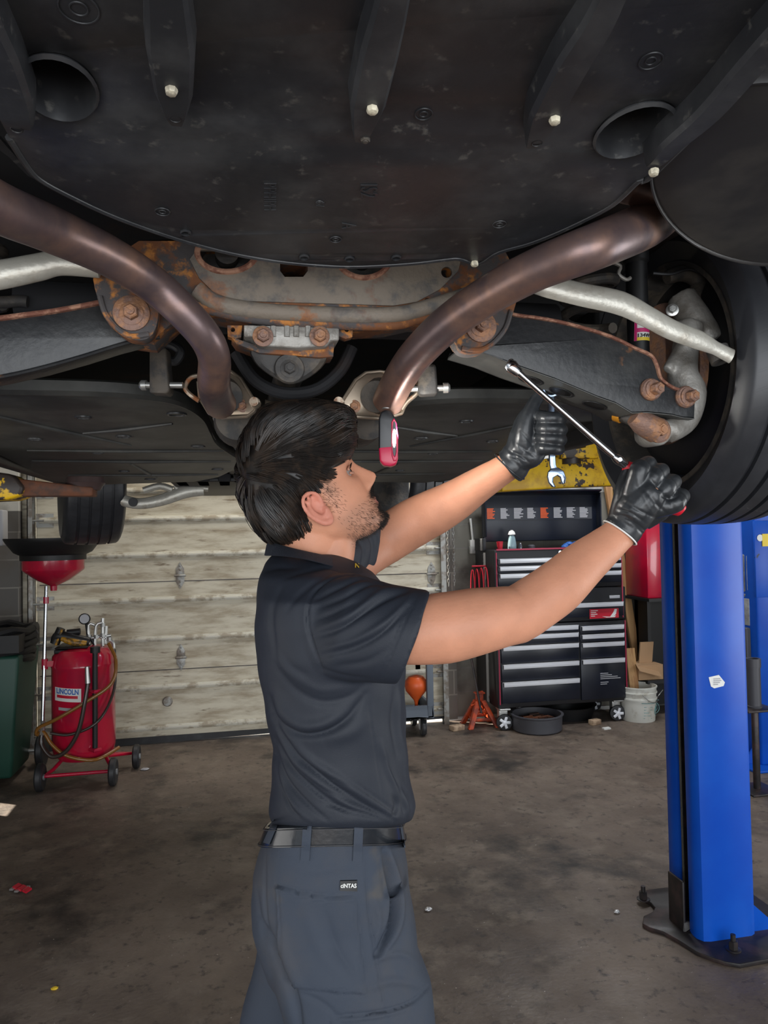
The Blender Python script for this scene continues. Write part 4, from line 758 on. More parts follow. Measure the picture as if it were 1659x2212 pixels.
strake([(778, 315), (795, 240), (820, 130), (838, 60), (856, -20), (890, -180)], [0.006, 0.017, 0.017, 0.015, 0.013, 0.013], 0.028)
strake([(1148, 328), (1180, 260), (1240, 150), (1290, 70), (1325, 0), (1400, -150)], [0.006, 0.017, 0.017, 0.015, 0.013, 0.013], 0.028)
strake([(1408, 368), (1450, 325), (1532, 255), (1622, 155), (1700, 70), (1830, -60)], [0.008, 0.0125, 0.0145, 0.015, 0.015, 0.015], 0.028)
strake([(44, 288), (20, 230), (-20, 140), (-60, 60), (-120, -80)], [0.012, 0.020, 0.022, 0.022, 0.022], 0.03)
for x, y, pale in ((370, 190, 1), (804, 231, 1), (1198, 254, 1), (1412, 367, 1), (1025, 566, 1)):
    q = MB().lathe(U(x, y, -0.027 if y < 350 else (-0.028 if x > 1300 else 0.0)), -NUP, [(0.0055, 0), (0.006, 0.003), (0.005, 0.006), (0.003, 0.007)], 7); obj('fixing_bolt', q, 'brassbolt', cov)
obj('fixing_bolt', MB().hexbolt(U(789, 296, -0.024), -NUP, 0.005, washer=False), 'castdark', cov)
for x, y in ((379, 255), (1160, 308), (36, 278)):
    obj('bolt_hole', MB().lathe(U(x, y, -0.0265), -NUP, [(0.0062, 0.0), (0.0062, 0.001), (0.0052, 0.0014), (0.0048, 0.0003)], 16), 'black', cov)
for x, y in ((401, 502), (657, 555), (755, 559), (856, 556)):
    obj('bolt_hole', MB().lathe(U(x, y)+NUP*0.003, -NUP, [(0.0075, 0), (0.0075, 0.0045), (0.006, 0.0055), (0.006, 0.0)], 18, caps=False), 'plastic', cov)
# moulded rings and lettering in relief
for x, y, r_ in ((170, 18, 0.016), (915, 246, 0.009), (1406, 131, 0.011), (351, 457, 0.009), (1079, 484, 0.009), (725, 517, 0.008), (690, 437, 0.004)):
    q = MB(); c_ = U(x, y)-NUP*0.0005
    for rr in (r_, r_*0.45): q.tube([c_+V(math.cos(t)*rr, math.sin(t)*rr, -0.1*math.sin(t)*rr) for t in [2*math.pi*i/24 for i in range(25)]], 0.0008, 5)
    obj('moulded_ring', q, 'plastic', cov)
def emboss(body, x0, y0, size, ang=-90):
    o_ = U(x0, y0)-NUP*0.0002; ux = (U(x0, y0+20)-U(x0, y0)).normalized(); uy = (U(x0+20, y0)-U(x0, y0)).normalized()
    obj('moulded_lettering', text_mb(MB(), body, size, o_, ux, uy, -NUP*0.0012, sx=0.9), 'plastic', cov, smooth=False)
emboss('PPHIPH', 582, 425, 0.022); emboss('IS2', 795, 412, 0.030); emboss('A', 752, 487, 0.028); emboss('E/', 690, 440, 0.016)
# body floor, rear bumper, flanks - the underside closes above the parts
q = MB(); q.box((CX-0.86, 0.5, 2.16), (CX+0.86, 5.1, 2.18)); obj('floor_pan', q, 'underbody', car, smooth=False)
q = MB()
q.box((CX-0.88, 0.22, 2.06), (CX+0.88, 0.36, 2.5)); q.box((CX-0.88, 0.3, 2.16), (CX+0.88, 0.5, 2.20))
obj('rear_bumper', q, 'black', car, bevel=0.03)
q = MB()
for sx in (-1, 1):
    x0_ = CX+sx*0.88
    q.box((min(x0_, x0_+sx*0.06), 1.95, 1.80), (max(x0_, x0_+sx*0.06), 3.75, 2.35)); q.box((min(x0_, x0_+sx*0.03), 0.3, 2.25), (max(x0_, x0_+sx*0.03), 5.2, 2.6))
q.box((CX-0.88, 5.0, 1.95), (CX+0.88, 5.15, 2.5)); obj('body_sides', q, 'black', car, bevel=0.03)
q = MB(); prof = [(0.25, 2.5), (0.3, 2.85), (1.1, 2.95), (1.9, 3.28), (3.0, 3.30), (3.9, 2.95), (4.9, 2.85), (5.15, 2.5)]
Rg = [[V(CX+s_*w_, y, z) for y, z in prof]+[V(CX+s_*w_, 5.1, 2.19), V(CX+s_*w_, 0.4, 2.19)] for s_, w_ in ((-1, 0.88), (-1, 0.75), (1, 0.75), (1, 0.88))]
for r_ in (Rg[0], Rg[3]):
    for v_ in r_: v_.z = min(v_.z, 2.9)
obj('body_shell', q.rings(Rg), 'black', car)
# --- subframe
SY = 1.26
def sf(x, y): return YP(x, y, SY)
q = plate(MB(), [(300, 520), (1080, 520), (1120, 600), (1100, 655), (1060, 720), (1010, 735), (985, 690), (960, 690), (905, 688), (850, 700), (780, 704), (690, 700), (560, 690), (440, 668), (380, 690), (330, 735), (270, 726), (235, 700), (218, 655), (200, 585), (240, 560)], sf, (0, 0.09, 0),
          holes=[circ(890, 661, 5.5, 6), circ(923, 650, 6.5, 7), circ(443, 645, 5, 5), [(605, 560), (665, 560), (665, 585), (655, 598), (615, 598), (605, 585)], circ(965, 588, 12, 12), circ(490, 545, 62, 40), circ(786, 548, 58, 50)])
sub = obj('subframe', q, 'rust', car, bevel=0.004)
q = plate(MB(), [(425, 540), (1000, 540), (990, 585), (950, 625), (900, 652), (850, 660), (700, 655), (520, 650), (470, 640), (430, 600), (410, 560)], lambda x, y: YP(x, y, SY-0.004), (0, 0.006, 0), holes=[[(605, 560), (665, 560), (665, 585), (655, 598), (615, 598), (605, 585)], circ(965, 588, 12, 12), circ(490, 545, 62, 40), circ(786, 548, 58, 50)], )
obj('subframe_web', q, 'subframe', sub, bevel=0.004)
q = MB(); q.tube([YP(x, y, SY-0.012) for x, y in crspline([(425, 625), (470, 655), (560, 672), (700, 680), (850, 680), (930, 662), (1000, 640)], 5)], 0.014, 14, flat=1.0); obj('subframe_roll', q, 'subframe', sub)
q = MB(); q.tube([YP(x, y, SY-0.006) for x, y in crspline([(410, 655), (450, 668), (560, 690), (700, 700), (850, 702), (910, 688), (970, 690)], 5)], 0.009, 12); obj('subframe_lip', q, 'rust', sub)
for cx_, cy_, rx, ry in ((490, 545, 64, 42), (786, 548, 60, 52)):
    q = MB(); q.tube([YP(x, y, SY-0.004) for x, y in circ(cx_, cy_, rx, ry, 36)+circ(cx_, cy_, rx, ry, 36)[:1]], 0.005, 8); obj('bushing_rim', q, 'rustedge', sub)
    obj('bushing', MB().lathe(YP(cx_, cy_, SY+0.06), (0, 1, 0), [(0.045, 0), (0.045, 0.03)], 28).lathe(YP(cx_, cy_, SY+0.03), (0, 1, 0), [(0.02, 0), (0.02, 0.06)], 20), 'castdark', sub)
# pressed bushing brackets with big bolts
for (cx_, cy_), (bx, by), sg in (((262, 660), (284, 677), 1), ((1058, 690), (1038, 705), -1)):
    o_ = [(-60, -70), (0, -78), (70, -60), (80, 20), (62, 68), (20, 72), (-12, 50), (-38, 20)]
    o_ = [(cx_+sg*x, cy_+y) for x, y in o_]
    br = obj('link_bracket', plate(MB(), o_, lambda x, y: YP(x, y, SY-0.035), (0, 0.03, 0), smooth_it=True), 'rust', sub, bevel=0.004)
    q = MB(); q.tube([YP(x, y, SY-0.037) for x, y in crspline([(cx_-sg*46, cy_-20), (cx_-sg*34, cy_+18), (cx_-sg*8, cy_+50), (cx_+sg*22, cy_+66), (cx_+sg*60, cy_+62)], 4)], 0.0045, 8); obj('bracket_lip', q, 'rust', br)
    obj('link_bolt', MB().lathe(YP(bx, by, SY-0.036), (0, -1, 0), [(0.028, 0), (0.028, 0.003), (0.024, 0.005)], 30).hexbolt(YP(bx, by, SY-0.04), (0, -1, 0), 0.012, 0.014), 'bolt', br)
# --- differential
q = plate(MB(), [(527, 702), (733, 708), (733, 735), (716, 736), (706, 748), (640, 752), (575, 748), (550, 736), (545, 728), (527, 728)], lambda x, y: YP(x, y, 1.25), (0, 0.12, 0)); dif = obj('differential', q, 'cast', car, bevel=0.006)
q = MB()
for x in (568, 690): q.lathe(YP(x, 727, 1.25), (0, -1, 0), [(0.017, -0.01), (0.017, 0.006), (0.015, 0.009)], 24)
for x in (590, 620, 640, 665): q.tube([YP(x, 705, 1.25), YP(x, 728, 1.25)], 0.005, 8)
obj('mount_boss', q, 'cast', dif)
for x in (568, 690): obj('mount_bolt', MB().hexbolt(YP(x, 727, 1.242), (0, -1, 0), 0.011, 0.012), 'bolt', dif)
q = MB()
for x, hx in ((507, 503), (747, 749)): plate(q, [(x-16, 703), (x+16, 703), (x+14, 728), (x, 732), (x-15, 726)], lambda a_, b2: YP(a_, b2, 1.27), (0, 0.02, 0), holes=[circ(hx, 712, 5)])
plate(q, [(500, 728), (560, 748), (640, 758), (700, 752), (706, 738), (722, 738), (720, 770), (690, 772), (640, 768), (560, 762), (510, 742)], lambda a_, b2: YP(a_, b2, 1.27), (0, 0.05, 0)); obj('mount_bracket', q, 'rust', dif, bevel=0.003)
q = MB(); Rg = []
for i, (yy, sc_) in enumerate(((1.28, 0.85), (1.275, 1.0), (1.30, 1.06), (1.45, 1.05))): Rg.append([YP(627, 785, yy)+((YP(x, y, 1.3)-YP(627, 785, 1.3)))*sc_ for x, y in crspline([(545, 765), (560, 790), (600, 818), (627, 827), (655, 820), (690, 795), (705, 765), (690, 735), (560, 735), (545, 765)], 3)[:-1]])
obj('carrier', q.rings(Rg), 'castdark', dif)
obj('drain_plug', MB().lathe(YP(625, 797, 1.277), (0, -1, 0), [(0.026, 0), (0.024, 0.006), (0.016, 0.006)], 26).hexbolt(YP(625, 797, 1.272), (0, -1, 0), 0.010, 0.012), 'castdark', dif)
q = MB()
q.tube([YP(x, y, 1.42) for x, y in crspline([(510, 760), (545, 815), (590, 843), (640, 850), (690, 838), (735, 800), (760, 750)], 4)], 0.012, 10); obj('crossmember', q, 'underbody', car)
obj('crossmember', MB().tube([V(CX-0.5, 1.40, 1.96), V(CX+0.5, 1.40, 1.96)], 0.04, 16), 'underbody', car)
# --- exhaust
def expipe(pts, r_, nm='exhaust_pipe', mt='pipe'):
    return obj(nm, MB().tube([P(x, y, D) for x, y, D in pts], r_, 28, sub=8), mt, car)
pl = expipe([(-330, 300, 0.72), (-120, 385, 0.80), (0, 450, 0.88), (120, 500, 0.98), (240, 556, 1.06), (335, 618, 1.12), (402, 680, 1.145), (446, 732, 1.17), (463, 775, 1.21), (462, 820, 1.27), (466, 850, 1.34), (476, 872, 1.41)], [0.030, 0.030, 0.030, 0.030, 0.0285, 0.0275, 0.0265, 0.026, 0.026, 0.0275, 0.0285, 0.0295])
pr_ = expipe([(1540, 400, 1.48), (1455, 448, 1.32), (1395, 486, 1.14), (1290, 531, 1.02), (1160, 582, 1.05), (1060, 635, 1.11), (970, 697, 1.18), (900, 765, 1.26), (862, 820, 1.33), (838, 868, 1.39)], [0.034, 0.034, 0.0345, 0.031]+[0.029]*6)
def flange(parent, c_px, outl_px, D, bolt_px, neck_px, stud):
    f_ = lambda x, y: P(x, y, D+(x-c_px[0])*0.0004*(-1 if c_px[0] < 640 else 1))
    fl_ = obj('exhaust_flange', plate(MB(), outl_px, f_, FH*0.010), 'ferrite', parent, bevel=0.002)
    q = MB(); q.tube([f_(*p)-FH*0.002 for p in outl_px+outl_px[:1]], 0.0035, 8); obj('flange_lip', q, 'ferrite', fl_)
    q = MB(); q.lathe(f_(*neck_px)+FH*0.005, -FH+RH*(0.25 if c_px[0] < 640 else -0.25)+V(0, 0, -0.2), [(0.036, 0), (0.036, 0.008), (0.032, 0.02), (0.030, 0.035)], 28); obj('pipe_collar', q, 'castdark', fl_)
    for b2 in bolt_px:
        q = MB(); d = (-RH if b2[0] < 640 else RH)*0.0-FH; p = f_(*b2)
        for i in range(4): q.tube([p-FH*(0.002+0.004*i)+RT*0.009*math.cos(t)+UP*0.009*math.sin(t) for t in [2*math.pi*k_/12 for k_ in range(13)]], 0.0017, 6)
        q.lathe(p, -FH, [(0.005, 0), (0.005, 0.018), (0.009, 0.018), (0.009, 0.024)], 12); obj('spring_bolt', q, 'ferrite', fl_)
    obj('flange_nut', MB().hexbolt(f_(*stud), -FH, 0.008), 'bolt', fl_)
    return fl_
flange(pl, (505, 850), [(452, 893), (432, 860), (428, 826), (455, 812), (478, 800), (500, 803), (520, 818), (556, 876), (550, 889), (535, 900), (480, 903)], 1.46, [(553, 872)], (487, 855), (525, 877))
flange(pr_, (812, 850), [(868, 893), (880, 862), (878, 828), (862, 808), (820, 803), (790, 806), (768, 822), (735, 874), (740, 888), (760, 900), (830, 905)], 1.44, [(733, 872)], (822, 855), (765, 878))
for sg, pts in ((-1, [(448, 812), (425, 812), (410, 818), (400, 836), (408, 850), (430, 866)]), (1, [(880, 812), (895, 815), (905, 832), (900, 850), (880, 868), (868, 885)])):
    obj('heat_shield_clip', MB().tube([P(x, y, 1.45) for x, y in pts], 0.0045, 10, sub=4), 'ferrite', pl if sg < 0 else pr_)
# forward pipes with flex joints
q = MB(); Rg = []
def fwd(c0, c1, rs): return [(c0+(c1-c0)*t, r_) for t, r_ in rs]
for a_, b2, par in (((512, 905), (560, 975), pl), ((795, 905), (770, 1000), pr_)):
    A = P(a_[0], a_[1], 1.50); B = V(A.x*0.3+CX*0.7, 2.7, 1.88); pts = []; rr = []
    for i in range(26):
        t = i/25; pts.append(A+(B-A)*t); rr.append(0.052+0.003*(-1)**i if 0.02 < t < 0.3 else (0.042 if t < 0.7 else 0.075))
    obj('front_pipe', MB().tube(pts, rr, 28), 'castdark', par)
obj('resonator_cone', MB().lathe(P(540, 968, 1.62), P(500, 880, 1.66)-P(540, 968, 1.62), [(0.002, 0), (0.018, 0.03), (0.046, 0.085), (0.048, 0.1)], 28), 'cast', pl)
# catalyst bracket behind the head
q = plate(MB(), [(572, 862), (600, 872), (640, 874), (668, 865), (684, 866), (682, 878), (640, 888), (600, 912), (570, 912)], lambda x, y: P(x, y, 1.52), FH*0.012, holes=[circ(585, 886, 3)]); obj('pipe_bracket', q, 'ferrite', car, bevel=0.002)
# hangers
for sg, blk, stud in ((-1, [(322, 752), (358, 750), (366, 842), (362, 850), (322, 848)], [(312, 832), (395, 832)]), (1, [(905, 785), (942, 785), (947, 850), (905, 852), (902, 840)], [(962, 838), (885, 840)])):
    h_ = obj('rubber_hanger', plate(MB(), blk, lambda x, y: P(x, y, 1.42), FH*0.035), 'castdark', car, bevel=0.006)
    obj('hanger_rod', MB().tube([P(*stud[0], 1.43), P(*stud[1], 1.43)], 0.006, 12).lathe(P(*stud[0], 1.43), (P(*stud[0], 1.43)-P(*stud[1], 1.43)), [(0.010, -0.004), (0.010, 0.005), (0.006, 0.009)], 14), 'zinc', h_)
obj('brake_hose', MB().tube([P(x, y, 1.5) for x, y in ((340, 740), (372, 745), (390, 760), (380, 780), (366, 778))], 0.009, 10, sub=5), 'rubber', car)
# --- lower arms
AY = 1.27
def armf(x, y): return YP(x, y, AY)
top = [(1085, 668), (1110, 680), (1180, 690), (1250, 706), (1320, 728), (1370, 752), (1405, 768), (1418, 790), (1425, 815), (1440, 830), (1465, 842), (1487, 838), (1502, 848)]
bot = [(1500, 905), (1475, 903), (1450, 897), (1400, 892), (1365, 893), (1330, 872), (1290, 858), (1200, 820), (1120, 792), (1060, 768), (1000, 750)]
q = plate(MB(), top+bot+[(1005, 735), (1060, 745)], armf, (0, 0.004, 0)); arm = obj('lower_arm', q, 'armsteel', car, bevel=0.0015)
# rolled underside flange going back under the arm, with holes
def archf(x, y): return None
bpts = [armf(x, y) for x, y in bot]; q = MB()
for i in range(len(bpts)-1):
    a_, b2 = bpts[i], bpts[i+1]; q.add([a_, b2, b2+V(0, 0.095, 0.0), a_+V(0, 0.095, 0.0), a_+V(0, 0, 0.003), b2+V(0, 0, 0.003), b2+V(0, 0.095, 0.003), a_+V(0, 0.095, 0.003)], [(0,1,2,3),(7,6,5,4),(0,4,5,1),(1,5,6,2),(2,6,7,3),(3,7,4,0)])
q2 = plate(MB(), top+bot+[(1005, 735), (1060, 745)], lambda x, y: armf(x, y)+V(0, 0.095, 0), (0, 0.004, 0))
obj('arm_underside', q, 'tray', arm, smooth=False); obj('arm_rear_web', q2, 'armsteel', arm)
for t in (2.2, 3.3, 5.5, 6.6, 7.4):
    i = int(t); p = bpts[i].lerp(bpts[min(i+1, len(bpts)-1)], t-i)+V(0, 0.048, -0.001); dx = (bpts[i+1]-bpts[i]).normalized()
    q = MB(); q.rings([[p+dx*math.cos(u)*0.022*s_+V(0, math.sin(u)*0.020*s_, 0)+V(0, 0, h_) for u in [2*math.pi*k_/20 for k_ in range(20)]] for s_, h_ in ((1.1, 0.0), (1.1, -0.001), (0.95, -0.0012), (0.9, 0.0))]); obj('arm_hole', q, 'black', arm)
q = MB(); q.tube([armf(x, y) for x, y in crspline(top[:12], 3)], 0.0035, 8, flat=1.6); obj('arm_top_flange', q, 'rustedge', arm)
for x, y in ((1408, 842), (1483, 858)):
    obj('arm_bolt', MB().lathe(armf(x-4, y), (0, -1, 0), [(0.021, 0), (0.021, 0.004), (0.018, 0.008), (0.015, 0.008)], 26).hexbolt(armf(x, y)-V(0, 0.006, 0), (0.15, -1, -0.05), 0.0115, 0.018), 'bolt', arm)
topl = [(-500, 745), (-300, 730), (0, 688), (120, 672), (225, 652), (300, 660)]
botl = [(345, 728), (300, 735), (250, 748), (180, 770), (90, 795), (0, 815), (-200, 850), (-500, 880)]
q = plate(MB(), topl+botl, armf, (0, 0.06, 0)); arml = obj('lower_arm', q, 'armsteel', car, bevel=0.003)
q = MB(); q.tube([armf(x, y) for x, y in crspline(topl[:5], 3)], 0.0045, 8, flat=1.6); obj('arm_top_flange', q, 'rustedge', arml)
q = MB(); q.tube([armf(x, y) for x, y in crspline(botl, 3)], 0.004, 8, flat=1.6); obj('arm_bottom_flange', q, 'armsteel', arml)
# toe links
obj('toe_link', MB().tube([YP(x, y, 1.22) for x, y in ((1120, 590), (1165, 612), (1250, 635), (1340, 655), (1400, 685), (1450, 712), (1510, 735), (1545, 752), (1580, 770))], [0.021, 0.021, 0.021, 0.022, 0.020, 0.019, 0.018, 0.013, 0.014], 18, sub=6, flat=0.55, side=(0.3, 0, 1)), 'link', car)
obj('link_bush', MB().lathe(YP(1555, 768, 1.24), (0.2, -0.3, -1), [(0.012, -0.015), (0.02, -0.015), (0.02, 0.012), (0.012, 0.012)], 20), 'castdark', car)
obj('toe_link', MB().tube([YP(x, y, 1.20) for x, y in ((-300, 650), (-150, 620), (0, 594), (80, 578), (130, 568), (215, 575))], [0.02, 0.02, 0.0215, 0.0205, 0.019, 0.018], 18, sub=6, flat=0.8), 'link', car)
obj('stabilizer_bar', MB().tube([YP(x, y, 1.35) for x, y in ((-200, 660), (0, 653), (40, 650), (60, 652))], 0.010, 12, sub=4), 'castdark', car)
# springs, dampers
def coil(cx_, cy0, r_, turns, z0, z1, yy, w_=0.0075):
    q = MB(); n = int(turns*24); pts = []
    for i in range(n+1): t = i/n; a_ = 2*math.pi*turns*t; pts.append(V(cx_+r_*math.cos(a_), yy+r_*math.sin(a_), z0+(z1-z0)*t))
    return obj('coil_spring', q.tube(pts, w_, 10), 'castdark', car)
sc = YP(1262, 660, 1.42); coil(sc.x, 0, 0.052, 4.5, YP(1262, 712, 1.42).z, 2.17, 1.40, 0.011)
coil(2*CX-sc.x, 0, 0.052, 4.5, YP(1262, 712, 1.42).z, 2.17, 1.40, 0.011)
d0 = YP(1392, 800, 1.40); d1 = YP(1392, 520, 1.40)
dm = obj('damper', MB().lathe(V(d0.x, 1.42, 0), ZZ, [(0.020, 1.86), (0.022, 1.88), (0.022, 2.10), (0.026, 2.105), (0.026, 2.17)], 24), 'black', car)
obj('damper', MB().lathe(V(2*CX-d0.x, 1.42, 0), ZZ, [(0.020, 1.86), (0.022, 1.88), (0.022, 2.10), (0.026, 2.105), (0.026, 2.17)], 24), 'black', car)
def ond(px, py, off=0.0005): p = YP(px, py, 1.398); dx = max(-0.021, min(0.021, p.x-d0.x)); return V(d0.x+dx, 1.42-math.sqrt((0.0222+off)**2-dx*dx), p.z)
def dlab(name, y0, y1, off, mt, par, x0=1374, x1=1406):
    q = MB(); vs = []; n = 8
    for i in range(n+1):
        for yy in (y0, y1): vs.append(ond(x0+(x1-x0)*i/n, yy, off))
    return obj(name, q.add(vs, [(i*2, i*2+2, i*2+3, i*2+1) for i in range(n)]), mt, par)
l1 = dlab('damper_label', 688, 735, 0.0006, 'white', dm); dlab('label_band', 708, 717, 0.0009, 'magenta', l1); dlab('label_band', 728, 735, 0.0009, 'yellowprint', l1); dlab('label_band', 688, 735, 0.0009, 'magenta', l1, 1374, 1378)
vs, fs = text_flat('134W', 11, 0.3); obj('label_text', MB().add([ond(1391+x, 724.5-y, 0.0016) for x, y in vs], fs), 'black', l1, smooth=False)
# knuckle (hub carrier): one cast body grown from overlapping lobes
q = MB()
def K(x, y, d=1.33): return YP(x, y, d)
q.tube([K(1490, 700, 1.36), K(1480, 760, 1.35), K(1475, 810, 1.34), K(1490, 850, 1.33), K(1478, 905, 1.32), K(1440, 935, 1.30)], [0.028, 0.026, 0.03, 0.032, 0.028, 0.022], 20, sub=5)
q.tube([K(1470, 640, 1.40), K(1500, 690, 1.38), K(1540, 740, 1.36)], [0.03, 0.034, 0.026], 18, sub=4)
q.tube([K(1440, 800, 1.33), K(1462, 770, 1.34), K(1480, 745, 1.34)], [0.010, 0.014, 0.02], 14, sub=4)
q.tube([K(1560, 700, 1.36), K(1600, 690, 1.36)], 0.03, 18); q.lathe(K(1422, 932, 1.29), (0, -1, 0), [(0.012, -0.05), (0.026, -0.05), (0.028, 0.0), (0.026, 0.006), (0.012, 0.006)], 28)
kn = obj('hub_carrier', q, 'cast', car, smooth=True); bake(kn, [('REMESH', dict(mode='VOXEL', voxel_size=0.004, use_smooth_shade=True)), ('SMOOTH', dict(factor=0.7, iterations=6))])
obj('carrier_bolt', MB().lathe(K(1422, 930, 1.282), (0, -1, 0), [(0.024, 0), (0.024, 0.004), (0.02, 0.007)], 28).hexbolt(K(1424, 928, 1.275), (0.1, -1, -0.05), 0.0125, 0.012), 'bolt', kn)
obj('sensor_bolt', MB().hexbolt(K(1452, 670, 1.34), (-0.5, -1, 0), 0.008, 0.012), 'zinc', kn)
al = obj('camber_link', MB().tube([YP(x, y, 1.37 if x < 1340 else 1.31) for x, y in ((1190, 848), (1300, 887), (1360, 903), (1385, 914), (1415, 928))], [0.011, 0.011, 0.013, 0.020, 0.022], 16, sub=4), 'castdark', car)
obj('link_end', MB().tube([YP(x, y, 1.285) for x, y in ((1368, 900), (1390, 915), (1418, 930))], [0.016, 0.023, 0.025], 18, sub=3), 'bolt', al)
obj('paint_band', MB().tube([YP(1330, 894, 1.335), YP(1344, 899, 1.325)], 0.0145, 16), mat('orange_band', (0.75, 0.30, 0.02), 0.5), al)
obj('brake_disc', MB().lathe(V(0.95, 1.50, 1.885), (1, 0, 0), [(0.02, -0.02), (0.10, -0.02), (0.155, -0.02), (0.155, 0.0), (0.02, 0.0)], 48), 'bolt', car)
obj('wheel_blackout_disc', MB().lathe(V(0.925, 1.50, 1.885), (1, 0, 0), [(0.03, 0.05), (0.18, 0.05), (0.222, 0.075), (0.224, 0.09), (0.215, 0.085), (0.03, 0.06)], 56), 'black', car)  # oversized black disc added inside the wheel, stands in for its dark interior
obj('cable_bracket', MB().tube([YP(x, y, 1.4) for x, y in ((1290, 560), (1320, 566), (1340, 575), (1336, 592), (1352, 604), (1362, 600))], 0.004, 8, sub=3), 'cast', car)
obj('brake_line', MB().tube([YP(x, y, 1.38) for x, y in ((1410, 590), (1450, 592), (1490, 582), (1530, 600))], 0.003, 8, sub=5), 'rubber', car)
obj('upper_arm', MB().tube([YP(x, y, 1.42) for x, y in ((1440, 600), (1480, 590), (1510, 610), (1500, 650))], [0.014, 0.018, 0.018, 0.02], 14, sub=4), 'castdark', car)
# wheels
def tread_mat():
    m = mat('tyre_rubber', (0.020, 0.021, 0.025), 0.40, c2=(0.045, 0.047, 0.053), scale=5, lo=0.4, hi=0.8); nt = m.node_tree; N = nt.nodes; L = nt.links
    uv = N.new('ShaderNodeUVMap'); sp = N.new('ShaderNodeSeparateXYZ'); L.new(uv.outputs[0], sp.inputs[0])
    # sipes: lateral slanted grooves, only on the tread band (v between 0 and 1)
    k = N.new('ShaderNodeMath'); k.operation = 'MULTIPLY'; k.inputs[1].default_value = 58; L.new(sp.outputs[0], k.inputs[0])
    k2 = N.new('ShaderNodeMath'); k2.operation = 'PINGPONG'; k2.inputs[1].default_value = 0.5; L.new(sp.outputs[1], k2.inputs[0])
    k3 = N.new('ShaderNodeMath'); k3.operation = 'MULTIPLY_ADD'; k3.inputs[1].default_value = 2.4; L.new(k2.outputs[0], k3.inputs[0]); L.new(k.outputs[0], k3.inputs[2])
    fr = N.new('ShaderNodeMath'); fr.operation = 'FRACT'; L.new(k3.outputs[0], fr.inputs[0])
    gt = N.new('ShaderNodeMath'); gt.operation = 'GREATER_THAN'; gt.inputs[1].default_value = 0.12; L.new(fr.outputs[0], gt.inputs[0])
    # ribs without sipes: v < 0 or > 1
    ab = N.new('ShaderNodeMath'); ab.operation = 'COMPARE'; ab.inputs[1].default_value = 0.5; ab.inputs[2].default_value = 0.5; L.new(sp.outputs[1], ab.inputs[0])
    iv = N.new('ShaderNodeMath'); iv.operation = 'SUBTRACT'; iv.inputs[0].default_value = 1; L.new(ab.outputs[0], iv.inputs[1])
    mxx = N.new('ShaderNodeMath'); mxx.operation = 'MAXIMUM'; L.new(gt.outputs[0], mxx.inputs[0]); L.new(iv.outputs[0], mxx.inputs[1])
    bp = N.new('ShaderNodeBump'); bp.inputs['Strength'].default_value = 1.0; bp.inputs['Distance'].default_value = 0.010; L.new(mxx.outputs[0], bp.inputs['Height']); L.new(bp.outputs[0], N['Principled BSDF'].inputs['Normal'])
    return m
M['tyre'] = tread_mat()
